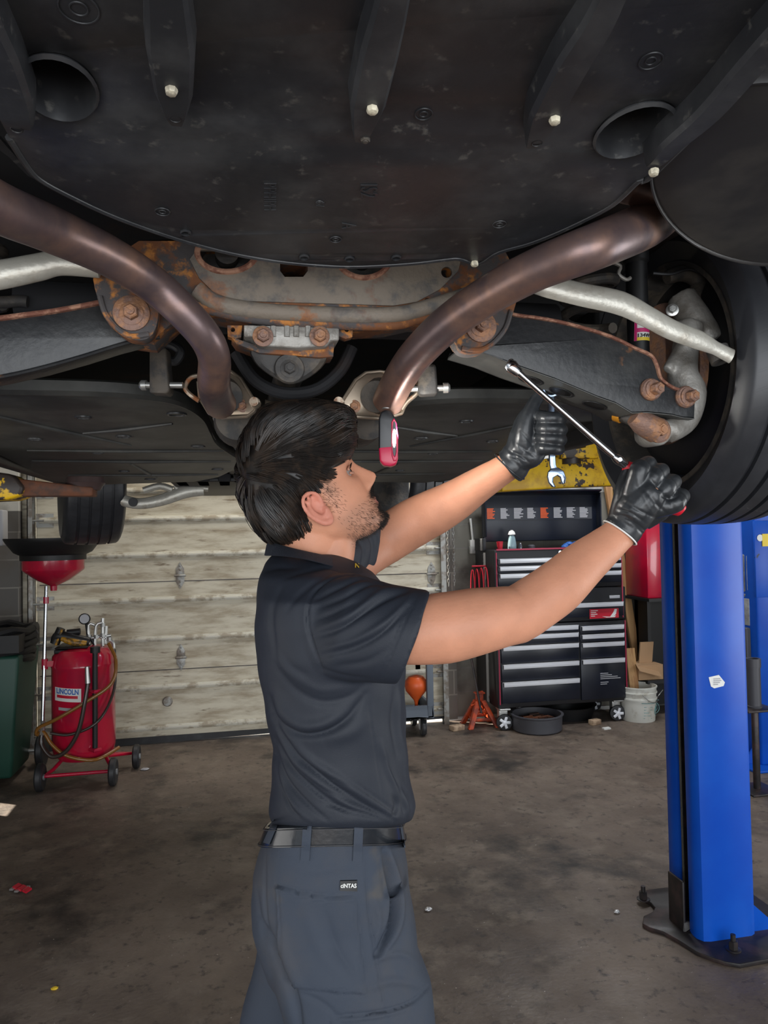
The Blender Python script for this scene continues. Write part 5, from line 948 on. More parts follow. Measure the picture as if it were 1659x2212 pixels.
def wheel(cx_, cy_, cz_, R_, hw, rim_r, outward, steer=0.0):
    c = V(cx_, cy_, cz_); rot = Matrix.Rotation(steer, 3, 'Z'); ax = rot @ V(outward, 0, 0)
    grooves = [-0.55, -0.18, 0.18, 0.55]; prof = []
    # inner bead -> inner sidewall -> tread -> outer sidewall -> bead ; h measured along the outward axis
    prof += [(rim_r-0.004, -hw*0.78), (rim_r+0.012, -hw*0.86), (rim_r+0.03, -hw*0.96), (rim_r+(R_-rim_r)*0.5, -hw*1.03), (R_-0.028, -hw*0.98), (R_-0.014, -hw*0.92)]
    vv = [None]*len(prof)
    def tr(h): return R_-0.011*abs(h/hw)**2.6*1.0
    hs = [-0.86]
    for g in grooves: hs += [g-0.05, g-0.042, g+0.042, g+0.05]
    hs.append(0.86)
    for i, h in enumerate(hs):
        dpt = 0.008 if (i-1) % 4 in (1, 2) and 0 < i < len(hs)-1 else 0
        prof.append((tr(h*hw)-dpt, h*hw)); vv.append((h+0.86)/1.72)
    prof += [(R_-0.014, hw*0.92), (R_-0.028, hw*0.98), (rim_r+(R_-rim_r)*0.5, hw*1.03), (rim_r+0.02, hw*0.95), (rim_r-0.004, hw*0.8)]; vv += [None]*5
    n = 160; q = MB(); q.lathe(c, ax, prof, n, caps=False); 
    w_ = thing('wheel', c, '', ''); del w_['label']; del w_['category']; w_.parent = car; w_.location = c-ORG[car.name]
    t = bpy.data.meshes.new('tyre'); t.from_pydata([tuple(v-c) for v in q.v], [], q.f); t.materials.append(M['tyre'])
    uvl = t.uv_layers.new(name='UVMap')
    for p in t.polygons:
        js = [t.loops[l].vertex_index % n for l in p.loop_indices]; wrap = max(js)-min(js) > 1
        for l in p.loop_indices:
            vi = t.loops[l].vertex_index; i, j = divmod(vi, n); u = (j+n if (wrap and j == 0) else j)/n; v_ = vv[i]; uvl.data[l].uv = (u, v_ if v_ is not None else (-1 if i < 8 else 2))
    t.polygons.foreach_set('use_smooth', [True]*len(t.polygons)); to = bpy.data.objects.new('tyre', t); COL.objects.link(to); to.parent = w_; es = to.modifiers.new('es', 'EDGE_SPLIT'); es.split_angle = math.radians(40)
    q = MB().lathe(c, ax, [(rim_r+0.005, -hw*0.80), (rim_r+0.004, -hw*0.84), (rim_r-0.006, -hw*0.84), (rim_r-0.016, -hw*0.7), (rim_r-0.02, hw*0.5), (rim_r-0.02, hw*0.75), (rim_r+0.004, hw*0.82)], 80, caps=False)
    ro = obj('rim', q, 'castdark', w_)
    q = MB()
    for i in range(5):
        a_ = 2*math.pi*i/5+0.3; d = rot @ V(0, math.cos(a_), math.sin(a_)); s_ = ax.cross(d); q.obox(c+ax*hw*0.62+d*(rim_r*0.5), d*rim_r*0.46, s_*0.028, ax*0.014)
    q.lathe(c+ax*hw*0.5, ax, [(0.05, 0), (0.07, 0.01), (0.07, 0.05), (0.03, 0.06)], 24); obj('rim_spokes', q, 'steelgrey', w_, bevel=0.004)
    return w_
wheel(1.045, 1.512, 1.882, 0.330, 0.118, 0.245, 1); wheel(2*CX-1.045, 1.512, 1.882, 0.330, 0.118, 0.245, -1)
fw_ = YP(210, 1178, 4.3)
wheel(-0.74, 4.25, 1.845, 0.335, 0.145, 0.24, -1, 0.26); wheel(1.02, 4.25, 1.845, 0.335, 0.145, 0.24, 1, 0.26)
# wheel arch liner/rounded muffler at right rear
def drum(px, py, rx, ry, z_, h_, mt, nm):
    Rg = []
    base = [U(px+rx*math.cos(t), py+ry*math.sin(t), 0.014) for t in [2*math.pi*i/72 for i in range(72)]]; c = sum(base, V(0, 0, 0))/72
    for s_, dz in ((0.3, -0.004), (0.7, -0.004), (0.93, -0.003), (0.975, 0.0), (0.985, -0.003), (1.0, -0.003), (1.005, 0.002), (1.0, 0.008), (0.995, 0.02), (0.99, h_)): Rg.append([c+(b_2-c)*s_+V(0, 0, dz) for b_2 in base])
    return obj(nm, MB().rings(Rg), mt, car, ang=60)
M['heatblack'] = mat('satin_black_muffler', (0.018, 0.017, 0.018), 0.5, c2=(0.035, 0.032, 0.03), scale=5, bump=0.08, bscale=40)
drum(1668, 372, 265, 200, 1.984, 0.16, 'heatblack', 'muffler')
cm_ = ZP(1668, 372, 1.935); cl_ = V(2*CX-cm_.x-0.03, cm_.y, 2.00); q = MB(); q.lathe(cl_, ZZ, [(0.02, -0.012), (0.12, -0.01), (0.135, -0.004), (0.14, 0.0), (0.14, 0.16)], 60); obj('muffler', q, 'heatblack', car)
q = MB().tube([V(cm_.x-0.1, cm_.y+0.12, 2.03), V(cm_.x-0.10, cm_.y+0.22, 2.04), P(1500, 425, 1.2)], 0.035, 16); obj('muffler_inlet', q, 'pipe', car)
# dark fender liner left of undertray
q = plate(MB(), [(-300, 200), (-60, 230), (0, 300), (40, 345), (90, 395), (60, 380), (20, 340), (-60, 280), (-300, 300)], lambda x, y: U(x, y, 0.02), (0, 0, 0.004)); obj('tray_side_lip', q, 'plastic', car)
# --- side trays under the floor
TS, TY0, TZ = -0.05, 1.7, 1.865
def T(x, y, dz=0.0): return ZP(x, y, TZ+dz, TS, TY0)
def tw(x, y, dz=0): return V(x, y, TZ+dz+TS*(y-TY0))
left = [(-1.0+0.28, 1.73), (-0.50, 1.715), (-0.30, 1.715), (-0.19, 1.74), (-0.115, 1.80), (-0.07, 1.95), (-0.055, 2.15), (-0.04, 2.35), (0.02, 2.62), (0.02, 2.95), (-0.05, 3.2), (-0.15, 3.35), (-0.62, 3.45), (-0.72, 3.3), (-0.74, 2.0)]
for side, ol in ((0, left), (1, [(2*CX-x, y) for x, y in left][::-1])):
    mx = (lambda x: x) if not side else (lambda x: 2*CX-x)
    tr_ = obj('side_tray', plate(MB(), ol, lambda x, y: tw(x, y), (0, 0, 0.012)), 'tray', car, bevel=0.004)
    q = MB(); ed = crspline([(mx(-0.72), 1.73), (mx(-0.50), 1.715), (mx(-0.30), 1.715), (mx(-0.19), 1.74), (mx(-0.115), 1.80), (mx(-0.07), 1.95), (mx(-0.055), 2.15), (mx(-0.04), 2.35), (mx(0.02), 2.62)], 5)
    Rg = []
    for x, y in ed: Rg.append([tw(x, y, -0.008), tw(x, y-0.012, 0.0), tw(x, y-0.012, 0.022), tw(x, y+0.004, 0.03), tw(x, y+0.012, 0.0), tw(x, y+0.008, -0.008)])
    obj('tray_lip', q.rings(Rg), 'tray', tr_)
    for x, y, r_ in ((-0.13, 1.93, 0.022), (-0.36, 1.98, 0.018), (-0.30, 2.25, 0.02), (-0.10, 2.42, 0.02), (-0.42, 2.55, 0.018), (-0.2, 2.75, 0.02), (-0.05, 2.95, 0.02), (-0.4, 3.0, 0.018), (-0.55, 2.3, 0.018), (-0.33, 3.25, 0.02)):
        obj('drain_recess', MB().lathe(tw(mx(x), y, 0.0), (0, 0, -1), [(r_*1.15, -0.001), (r_*1.1, 0.003), (r_*0.9, 0.003), (r_*0.85, -0.0), ], 24), 'plastic', tr_)
    for x0_, y0_, x1_, y1_ in ((-0.15, 2.05, -0.40, 2.2), (-0.62, 2.5, -0.02, 2.50), (-0.66, 2.72, 0.0, 2.74), (-0.6, 1.9, -0.3, 2.4), (-0.35, 2.8, -0.3, 3.2), (-0.62, 3.1, -0.05, 3.1)):
        obj('tray_rib', MB().tube([tw(mx(x0_), y0_, 0.0), tw(mx((x0_+x1_)/2), (y0_+y1_)/2, -0.002), tw(mx(x1_), y1_, 0.0)], [0.004, 0.007, 0.004], 8), 'tray', tr_)
# centre tunnel bits and front end
obj('drive_shaft', MB().tube([V(CX, 1.5, 1.93), V(CX, 4.2, 1.93)], 0.035, 20), 'castdark', car)
obj('front_crossmember', MB().box((CX-0.55, 3.95, 1.90), (CX+0.55, 4.10, 1.98)).box((CX-0.45, 4.1, 1.84), (CX+0.45, 4.6, 1.90)), 'underbody', car, bevel=0.02)
obj('tunnel_cover', MB().box((CX-0.15, 2.95, 1.83), (CX+0.35, 3.9, 1.86)), 'black', car, bevel=0.01)
q = MB(); q.tube([YP(x, y, 4.0) for x, y in ((262, 1080), (300, 1088), (350, 1080), (400, 1062), (440, 1058))], [0.03, 0.028, 0.03, 0.035, 0.03], 14, sub=4, flat=0.6); q.tube([YP(x, y, 4.0) for x, y in ((310, 1060), (345, 1050), (372, 1058))], 0.018, 10, sub=3); ca = obj('front_arm', q, 'link', car)
obj('arm_bush', MB().lathe(YP(288, 1085, 3.98), (0, -1, 0), [(0.022, -0.02), (0.022, 0.022)], 20), 'black', ca)
obj('front_arm', MB().tube([YP(x, y, 4.0) for x, y in ((378, 1048), (388, 1062), (405, 1068), (425, 1055), (450, 1056))], [0.012, 0.014, 0.014, 0.016, 0.016], 12, sub=4), 'link', car)
obj('engine_undershield', MB().box((CX-0.42, 3.6, 1.80), (CX+0.5, 4.9, 1.82)), 'black', car, bevel=0.004)
q = MB()
for i in range(9): x_ = CX-0.4+i*0.1; q.box((x_, 3.55+0.02*(i % 3), 1.80), (x_+0.06, 3.9, 1.84+0.02*(i % 2)))
obj('front_crossmember', q, 'underbody', car, bevel=0.006)
# ================================================================== WORK LIGHT hanging from the exhaust
wlp = P(838, 945, 1.36); wk = thing('work_light', P(838, 1004, 1.36), 'slim black and magenta inspection lamp with a lit strip, hanging from the right exhaust pipe', 'work lamp')
def WL(x, y, d=0.0): return P(x, y, 1.36)+FH*d
bo = [(818, 905), (822, 890), (832, 885), (846, 888), (855, 905), (860, 940), (860, 968), (818, 972)]
obj('lamp_body', plate(MB(), bo, WL, FH*0.03), 'gripblack', wk, bevel=0.004, seg=3)
obj('lamp_base', plate(MB(), [(818, 965), (859, 962), (860, 990), (856, 1002), (845, 1007), (828, 1005), (820, 995)], WL, FH*0.032), 'redplastic', wk, bevel=0.006, seg=3)
q = plate(MB(), [(845, 912), (851, 903), (857, 915), (860, 940), (860, 975), (857, 995), (850, 997), (846, 985)], lambda x, y: WL(x, y, -0.002), FH*0.01, holes=[circ(852, 948, 4.5, 38)]); obj('bezel', q, 'redplastic', wk, bevel=0.002)
obj('lens', plate(MB(), circ(852, 946, 4.5, 40), lambda x, y: WL(x, y, -0.0015), FH*0.004), 'gripblack', wk); obj('led_strip', plate(MB(), circ(851.5, 947, 4.0, 20), lambda x, y: WL(x, y, -0.003), FH*0.004), 'led', wk)
obj('magnet', MB().lathe(P(838, 884, 1.37), (0, 0, 1), [(0.012, 0.0), (0.012, 0.014)], 18), 'zinc', wk)

wl_ = bpy.data.lights.new('work_lamp_light', 'AREA'); wl_.energy = 0.9; wl_.size = 0.03; wl_.color = (1, 0.98, 0.92)
wlo = bpy.data.objects.new('work_lamp_light', wl_); COL.objects.link(wlo); wlo.parent = wk; wlo.location = P(866, 944, 1.345)-ORG[wk.name]
wlo.rotation_euler = (RT*0.9+UP*0.25+FH*0.35).to_track_quat('-Z', 'Y').to_euler()
# ================================================================== THE MECHANIC
foot0 = P(730, 2212, 1.36); foot0.z = 0
man = thing('person', foot0, 'dark-haired man in navy polo, work trousers and black gloves reaching up to the car', 'person')
def sgnp(v, e): return math.copysign(abs(v)**e, v)
def ring(y, l, r, D, hd, tilt=0.0, n=48, e=0.88, infl=0.0):
    c = P((l+r)/2, y, D); a_ = (r-l)/2*D/FPX+infl; hd = hd+infl
    return [c+RH*a_*sgnp(math.cos(t), e)-FH*hd*sgnp(math.sin(t), e)+ZZ*tilt*math.sin(t) for t in [2*math.pi*k_/n for k_ in range(n)]]
def ring2(tp, bt, D, hd, n=40, e=0.92, dt=0.0):
    a_ = P(*tp, D+dt); b2 = P(*bt, D-dt); c = (a_+b2)/2; u = (a_-b2)/2
    return [c+u*sgnp(math.cos(t), e)-FH*hd*sgnp(math.sin(t), e) for t in [2*math.pi*k_/n for k_ in range(n)]]
# ---- head (local frame: x forward, y to his left, z up, origin between the ears)
ya = math.radians(13); pt = math.radians(32)
hx = RH*math.cos(ya)+FH*math.sin(ya); hy = ZZ.cross(hx); HX = hx*math.cos(pt)+ZZ*math.sin(pt); HZ = ZZ*math.cos(pt)-hx*math.sin(pt); HY = hy
HO = P(688, 1089, 1.36)
def H(x, y, z): return HO+HX*x+HY*y+HZ*z
def interp(t, xs, ys): return float(np.interp(t, xs, ys))
zk = [-0.098, -0.093, -0.085, -0.072, -0.055, -0.035, -0.01, 0.02, 0.05, 0.08, 0.105, 0.122, 0.131, 0.134]
fr_ = [0.066, 0.080, 0.088, 0.089, 0.0885, 0.0885, 0.089, 0.088, 0.091, 0.088, 0.074, 0.050, 0.024, 0.004]
bk_ = [0.045, 0.025, -0.000, -0.022, -0.050, -0.072, -0.084, -0.092, -0.096, -0.092, -0.078, -0.056, -0.032, -0.012]
wd_ = [0.010, 0.028, 0.042, 0.052, 0.060, 0.066, 0.070, 0.073, 0.076, 0.074, 0.064, 0.046, 0.026, 0.007]
def g(v, c, s): return math.exp(-((v-c)/s)**2)
Rg = []
NZ = 110; NA = 120
for i in range(NZ+1):
    z = -0.098+0.232*(0.5-0.5*math.cos(math.pi*i/NZ)); f_, b2, w_ = interp(z, zk, fr_), interp(z, zk, bk_), interp(z, zk, wd_); cx_ = (f_+b2)/2-0.004; rr = []
    for k_ in range(NA):
        t = 2*math.pi*k_/NA; c_, s_ = math.cos(t), math.sin(t); x = cx_+((f_-cx_) if c_ > 0 else (cx_-b2))*sgnp(c_, 0.93); y = w_*sgnp(s_, 0.93)
        if c_ > 0.0:
            nz = interp(z, [-0.034, -0.027, -0.021, -0.014, -0.007, 0.004, 0.018, 0.032, 0.045], [0, 0.009, 0.022, 0.031, 0.0315, 0.024, 0.015, 0.007, 0.0]); ns = interp(z, [-0.03, -0.02, 0.0, 0.03], [0.015, 0.0145, 0.0105, 0.008])
            x += nz*math.exp(-(abs(y)/ns)**2.4)
            x += 0.006*g(z, -0.020, 0.007)*g(abs(y), 0.014, 0.006)
            x -= 0.011*g(z, 0.020, 0.011)*g(abs(y), 0.031, 0.016)
            x += 0.004*g(z, 0.042, 0.009)*g(y, 0, 0.05)
            x += 0.0075*g(z, -0.0465, 0.0055)*g(y, 0, 0.021)+0.0075*g(z, -0.057, 0.0055)*g(y, 0, 0.019)-0.002*g(z, -0.0515, 0.002)*g(y, 0, 0.024)
            x += 0.003*g(z, -0.038, 0.006)*g(y, 0, 0.02)-0.004*g(z, -0.068, 0.006)*g(y, 0, 0.02)+0.0065*g(z, -0.083, 0.011)*g(y, 0, 0.024)
            y *= 1+0.05*g(z, -0.002, 0.02)*g(x, 0.055, 0.03)
        rr.append(H(x, y, z))
    Rg.append(rr)
hd_ = MB().rings(Rg)
# ears
for sy in (-1, 1):
    def E(x, z, o=0.0): return H(x-0.0155, sy*(0.0725+o), z-0.004)
    hel = [(0.010, 0.006, 0.002), (0.012, 0.018, 0.006), (0.006, 0.029, 0.011), (-0.006, 0.033, 0.016), (-0.017, 0.027, 0.020), (-0.021, 0.013, 0.020), (-0.019, -0.003, 0.016), (-0.012, -0.016, 0.011), (-0.003, -0.026, 0.007), (0.006, -0.028, 0.005), (0.011, -0.020, 0.003), (0.013, -0.008, 0.002)]
    hd_.tube([E(*p) for p in hel], [0.004, 0.0040, 0.0038, 0.0036, 0.0036, 0.0038, 0.004, 0.0048, 0.0065, 0.0065, 0.0055, 0.005], 10, sub=4)
    hd_.tube([E(-0.004, 0.022, 0.010), E(-0.012, 0.012, 0.013), E(-0.010, -0.003, 0.012), E(-0.003, -0.014, 0.008), E(0.006, -0.014, 0.007)], [0.003, 0.0036, 0.0038, 0.0042, 0.004], 8, sub=3)
    for q_ in range(6):
        a_ = hel[2+q_]; hd_.tube([E(-0.002, 0.003, -0.004), E(a_[0], a_[1], a_[2]-0.003)], [0.004, 0.003], 8)
    hd_.tube([E(0.012, 0.0, 0.0), E(0.011, -0.008, 0.006), E(0.008, -0.013, 0.004)], [0.004, 0.0048, 0.003], 8, sub=2)
    hd_.ellip(E(-0.004, 0.003, -0.0005), HX*0.0145+HY*0.0*sy, HY*0.0055, HZ*0.026, 18, 12)
    hd_.ellip(E(0.002, -0.022, 0.004), HX*0.009, HY*0.0045, HZ*0.009, 14, 10)
# neck
hd_.tube([P(672, 1275, 1.37), P(664, 1225, 1.37), P(668, 1165, 1.36), P(690, 1110, 1.36), P(705, 1070, 1.36)], [0.050, 0.054, 0.058, 0.058, 0.050], 36, sub=6)
hd_.tube([P(700, 1250, 1.36), P(718, 1200, 1.36), P(728, 1150, 1.36)], [0.045, 0.040, 0.035], 28, sub=4)
# torso under the shirt
TR = [(1205, 612, 728, .070, 0), (1225, 592, 750, .12, 0), (1250, 575, 790, .16, 0), (1300, 570, 830, .185, 0), (1360, 568, 850, .185, 0), (1430, 575, 860, .17, 0), (1500, 586, 862, .16, 0), (1600, 606, 862, .15, .01), (1690, 600, 868, .15, .02), (1780, 618, 845, .13, .03), (1880, 590, 850, .14, .02), (1960, 575, 870, .155, 0)]
hd_.rings([ring(y, l, r, 1.36, h_, tl, infl=-0.018) for y, l, r, h_, tl in TR])
# arms
NEAR = [(700, 1345, 1.25, .050), (780, 1355, 1.205, .050), (870, 1362, 1.175, .0525), (960, 1356, 1.17, .0555), (1030, 1342, 1.175, .0525), (1085, 1332, 1.185, .0475), (1120, 1325, 1.195, .0455), (1160, 1300, 1.205, .0445), (1205, 1268, 1.215, .0435), (1255, 1222, 1.235, .0385), (1300, 1185, 1.25, .0325), (1330, 1160, 1.26, .0285), (1352, 1140, 1.265, .0275)]
hd_.tube([P(x, y, D) for x, y, D, r_ in NEAR], [r_ for *_, r_ in NEAR], 36, sub=5)
hd_.ellip(P(1118, 1363, 1.195), RT*0.028, FW*0.03, UP*0.020, 20, 12)
FAR = [(745, 1240, 1.50, .045), (785, 1202, 1.56, .046), (830, 1168, 1.60, .052), (895, 1128, 1.60, .052), (940, 1105, 1.585, .049), (985, 1080, 1.565, .043), (1030, 1050, 1.54, .036), (1075, 1022, 1.51, .030), (1110, 1000, 1.48, .027)]
hd_.tube([P(x, y, D) for x, y, D, r_ in FAR], [r_ for *_, r_ in FAR], 32, sub=5)
# hands (inside the gloves): metacarpals and fingers; also used for the gloves
def hand_mb(q, chains, grow):
    for pts in chains: q.tube([P(x, y, D) for x, y, D, r_ in pts], [r_+grow for *_, r_ in pts], 16, sub=4)
    return q
KN = [(1386, 1012), (1413, 1028), (1440, 1051), (1461, 1080)]
RC = []
for i, (kx, ky) in enumerate(KN):
    RC.append([(1340+6*i, 1150-2*i, 1.265, .020), (1362+9*i, 1088+6*i, 1.25, .018), (kx-6, ky+8, 1.238, .0155), (kx, ky, 1.243, .0145)])
    s_ = (1.0, 1.06, 1.0, 0.82)[i]
    RC.append([(kx, ky, 1.243, .0140), (kx+12*s_, ky-10*s_, 1.262, .0122), (kx+16*s_, ky-9*s_, 1.290, .0112), (kx+2*s_, ky+6*s_, 1.312, .0108), (kx-16*s_, ky+22*s_, 1.312, .0100), (kx-24*s_, ky+30*s_, 1.300, .0092)])
RTH = [[(1338, 1130, 1.265, .020), (1347, 1085, 1.262, .018), (1352, 1050, 1.270, .0155), (1362, 1022, 1.288, .0130), (1384, 1008, 1.300, .0118), (1398, 1006, 1.305, .0098)]]
RPALM = [[(1350, 1140, 1.268, .027), (1370, 1104, 1.252, .033), (1395, 1074, 1.247, .032), (1412, 1052, 1.244, .026)], [(1385, 1060, 1.247, .022), (1410, 1045, 1.242, .019)], [(1395, 1100, 1.25, .022), (1435, 1078, 1.244, .018)], [(1356, 1095, 1.27, .024), (1378, 1050, 1.265, .024), (1394, 1034, 1.262, .018)], [(1385, 1122, 1.27, .020), (1420, 1098, 1.262, .022), (1442, 1082, 1.26, .016)]]
LC = []
for i, y in enumerate((903, 926, 948, 969)):
    rr_ = (.0115, .012, .0115, .0105)[i]; sx = (0, 1, 0, -4)[i]
    LC.append([(1140, y-4, 1.478, .014), (1166+sx, y-3, 1.470, rr_), (1180+sx, y-2, 1.470, rr_)])
    LC.append([(1160, y-2, 1.462, .0125), (1168, y-2, 1.437, .0122), (1182+sx, y, 1.420, rr_), (1202+sx, y+1, 1.424, rr_), (1212+sx, y+2, 1.446, rr_*0.95), (1206+sx, y+3, 1.468, rr_*0.88), (1192+sx, y+4, 1.474, rr_*0.8)])
LTH = [[(1128, 985, 1.458, .021), (1130, 945, 1.446, .019), (1136, 910, 1.442, .015), (1148, 882, 1.446, .0125), (1160, 862, 1.452, .0115), (1172, 850, 1.456, .0095)]]
LPALM = [[(1112, 1000, 1.475, .027), (1124, 978, 1.468, .031), (1136, 948, 1.466, .033), (1144, 915, 1.470, .029), (1150, 890, 1.474, .020)], [(1125, 990, 1.46, .024), (1148, 985, 1.452, .022), (1162, 970, 1.450, .018)]]
for ch in (RC, RTH, LC, LTH): hand_mb(hd_, ch, -0.0062)
for ch in (RPALM, LPALM): hand_mb(hd_, ch, -0.005)
# legs
def W(x, y, D): return P(x, y, D)
hipN = P(725, 1930, 1.31); hipF = P(700, 1930, 1.42)
kneeN = V(*(P(768, 2212, 1.27)))-V(0, 0, 0.14); ankN = kneeN+RH*-0.03-V(0, 0, 0.42); ankN.z = 0.10
kneeF = V(*(P(612, 2212, 1.47)))-V(0, 0, 0.12); ankF = kneeF+RH*-0.03-V(0, 0, 0.42); ankF.z = 0.10
for a_, b2, c_ in ((hipN, kneeN, ankN), (hipF, kneeF, ankF)):
    hd_.tube([a_, a_.lerp(b2, 0.5), b2, b2.lerp(c_, 0.4), c_, c_-V(0, 0, 0.04)], [0.06, 0.065, 0.055, 0.054, 0.038, 0.04], 28, sub=4)
    hd_.tube([c_-V(0, 0, 0.04)-RH*0.04, c_-V(0, 0, 0.055)+RH*0.05, c_-V(0, 0, 0.065)+RH*0.13], [0.032, 0.034, 0.024], 16)
body = obj('body', hd_, 'white', man, smooth=True)
bake(body, [('REMESH', dict(mode='VOXEL', voxel_size=0.0027, use_smooth_shade=True)), ('SMOOTH', dict(factor=0.6, iterations=4))])
skin = mat('skin', (0.53, 0.265, 0.175), 0.5, sss=0.06, bump=0.12, bscale=260, spec=0.35)
nt = skin.node_tree; at_ = nt.nodes.new('ShaderNodeAttribute'); at_.attribute_name = 'tint'; nz_ = nt.nodes.new('ShaderNodeTexNoise'); nz_.inputs['Scale'].default_value = 24; nz_.inputs['Detail'].default_value = 5
tcn = nt.nodes.new('ShaderNodeTexCoord'); nt.links.new(tcn.outputs['Object'], nz_.inputs['Vector']); mm = nt.nodes.new('ShaderNodeMixRGB'); mm.blend_type = 'MULTIPLY'; mm.inputs[0].default_value = 1
mr = nt.nodes.new('ShaderNodeMapRange'); mr.inputs[1].default_value = 0.3; mr.inputs[2].default_value = 0.7; mr.inputs[3].default_value = 0.90; mr.inputs[4].default_value = 1.06; nt.links.new(nz_.outputs[0], mr.inputs[0])
nt.links.new(at_.outputs['Color'], mm.inputs[1]); nt.links.new(mr.outputs[0], mm.inputs[2]); nt.links.new(mm.outputs[0], nt.nodes['Principled BSDF'].inputs['Base Color'])
body.data.materials.clear(); body.data.materials.append(skin)
bc_ = coords(body.data)+np.array(ORG[man.name]); loc = bc_-np.array(HO); LX = loc@np.array(HX); LY = loc@np.array(HY); LZ = loc@np.array(HZ)
def sm(v, a_, b2): t = np.clip((v-a_)/(b2-a_), 0, 1); return t*t*(3-2*t)
base = np.tile(np.array([0.60, 0.275, 0.168]), (len(bc_), 1))
def blend(c, w_): global base; base = base*(1-w_[:, None])+np.array(c)*w_[:, None]
inhead = (np.hypot(np.hypot(LX, LY), LZ) < 0.16)
ear = inhead & (abs(LY) > 0.071) & (LX < 0.0) & (abs(LZ+0.008) < 0.045); blend((0.60, 0.22, 0.16), ear*0.75)
lips = inhead*np.exp(-((LZ+0.0515)/0.0075)**2)*np.exp(-(LY/0.02)**4)*(LX > 0.075); blend((0.50, 0.15, 0.14), lips*0.9)
jaw = sm(-LZ, 0.022, 0.05)*sm(LX, -0.012, 0.02)*(1-sm(-LZ, 0.10, 0.115))*inhead*(1-lips); blend((0.20, 0.12, 0.085), jaw*0.42)
gt_ = inhead*np.clip(np.exp(-((LZ+0.083)/0.018)**2)*np.exp(-(LY/0.032)**4)+np.exp(-((LZ+0.036)/0.007)**2)*np.exp(-(LY/0.028)**4), 0, 1)*(LX > 0.07); blend((0.07, 0.042, 0.03), gt_*0.6)
tmp = inhead*np.exp(-((LX-0.022)/0.014)**2)*np.exp(-((LZ-0.025)/0.022)**2); blend((0.20, 0.12, 0.08), tmp*0.5)
ca_ = body.data.color_attributes.new('tint', 'FLOAT_COLOR', 'POINT'); ca_.data.foreach_set('color', np.concatenate([base, np.ones((len(base), 1))], 1).astype(np.float32).ravel())
BN = normals(body.data)
def bvh_of(o, mat_off=None):
    bm = bmesh.new(); bm.from_mesh(o.data); t = BVHTree.FromBMesh(bm); bm.free(); return t
MO = ORG[man.name]; bodyT = bvh_of(body)
# eyes
for sy in (-1, 1):
    c = H(0.0665, sy*0.031, 0.021); eo = obj('eye', MB().ellip(c, HX*0.0108, HY*0.0112, HZ*0.0112, 24, 16), 'eye', man)
    obj('iris', MB().lathe(c+HX*0.0102, HX, [(0.0058, 0), (0.0045, 0.0014), (0.001, 0.0018)], 20), 'iris', eo)
    q = MB()
    for k_, (zz_, s_) in enumerate(((0.007, 1), (-0.0065, -1))): q.tube([H(0.0668+0.0118*math.cos(a_), sy*0.031+0.0135*math.sin(a_), 0.021+zz_*math.cos(a_*0.9)) for a_ in [(-1.25+2.5*j/12) for j in range(13)]], [0.0012]+[0.0026]*11+[0.0012], 8)
    obj('eyelid', q, skin_plain if 'skin_plain' in globals() else mat('eyelid_skin', (0.42, 0.20, 0.13), 0.5), man)
    q = MB()
    for j in range(26):
        a_ = -1.1+2.2*j/25; b_ = H(0.0668+0.013*math.cos(a_), sy*0.031+0.0142*math.sin(a_), 0.021+0.008*math.cos(a_)); q.tube([b_, b_+HX*0.004+HY*0.002*math.sin(a_)*1, b_+HX*0.007+HZ*0.003+HY*0.004*math.sin(a_)], [0.0004, 0.0003, 0.0001], 4)
    obj('eyelashes', q, 'beard', man)
# ---- strands
def strand(q, p, d, n_, L_, w_, surf, lift, grav, steps=7, base_off=0.001, jit=0.3, off=None):
    pts = []; p = Vector(p); d = Vector(d).normalized(); ds = L_/steps
    for i in range(steps+1):
        hit = surf.find_nearest(p); 
        if hit[0] is None: break
        nn = hit[1]; t = i/steps; o_ = base_off+lift*math.sin(math.pi*min(1, t*0.9+0.05))
        pts.append((hit[0]+nn*o_, nn))
        d = (d+grav+Vector((random.gauss(0, 1), random.gauss(0, 1), random.gauss(0, 1)))*jit*0.15); d = (d-nn*d.dot(nn)); 
        if d.length < 1e-6: break
        d.normalize(); p = hit[0]+d*ds
    if len(pts) < 3: return
    Rg = []
    for i, (c, nn) in enumerate(pts):
        t = (pts[min(i+1, len(pts)-1)][0]-pts[max(i-1, 0)][0]).normalized(); s_ = t.cross(nn); k_ = i/(len(pts)-1); w2 = w_*(0.55+0.45*math.sin(math.pi*min(1, k_*1.4)) if k_ < 0.7 else max(0.04, (1-k_)/0.3*0.9))
        Rg.append([c+s_*w2, c+nn*w2*0.55, c-s_*w2, c-nn*w2*0.4])
    q.rings(Rg)
org = MO
def L2(p): return Vector(p)-MO
# ---- hair hull
HR = [(880, 628, 700, .026), (887, 590, 738, .050), (898, 566, 758, .068), (916, 548, 763, .080), (945, 532, 768, .089), (975, 521, 771, .094), (1005, 516, 756, .096), (1040, 518, 741, .095), (1062, 522, 732, .093), (1082, 529, 708, .091), (1105, 538, 702, .087), (1130, 552, 704, .080), (1150, 568, 688, .070), (1166, 586, 655, .056), (1176, 602, 640, .040)]
HRg = [ring(y, l+4, r-4, 1.365, h_-0.004, n=64, e=0.82) for y, l, r, h_ in HR]
hull = MB().rings(HRg); hairo = obj('hair', hull, 'hair', man); bake(hairo, [('REMESH', dict(mode='VOXEL', voxel_size=0.005, use_smooth_shade=True)), ('SMOOTH', dict(factor=0.8, iterations=8))])
hullT = bvh_of(hairo); hc_ = coords(hairo.data); hn_ = normals(hairo.data)
whorl = L2(P(572, 982, 1.31)); noise_ph = [random.uniform(0, 6.28) for _ in range(6)]
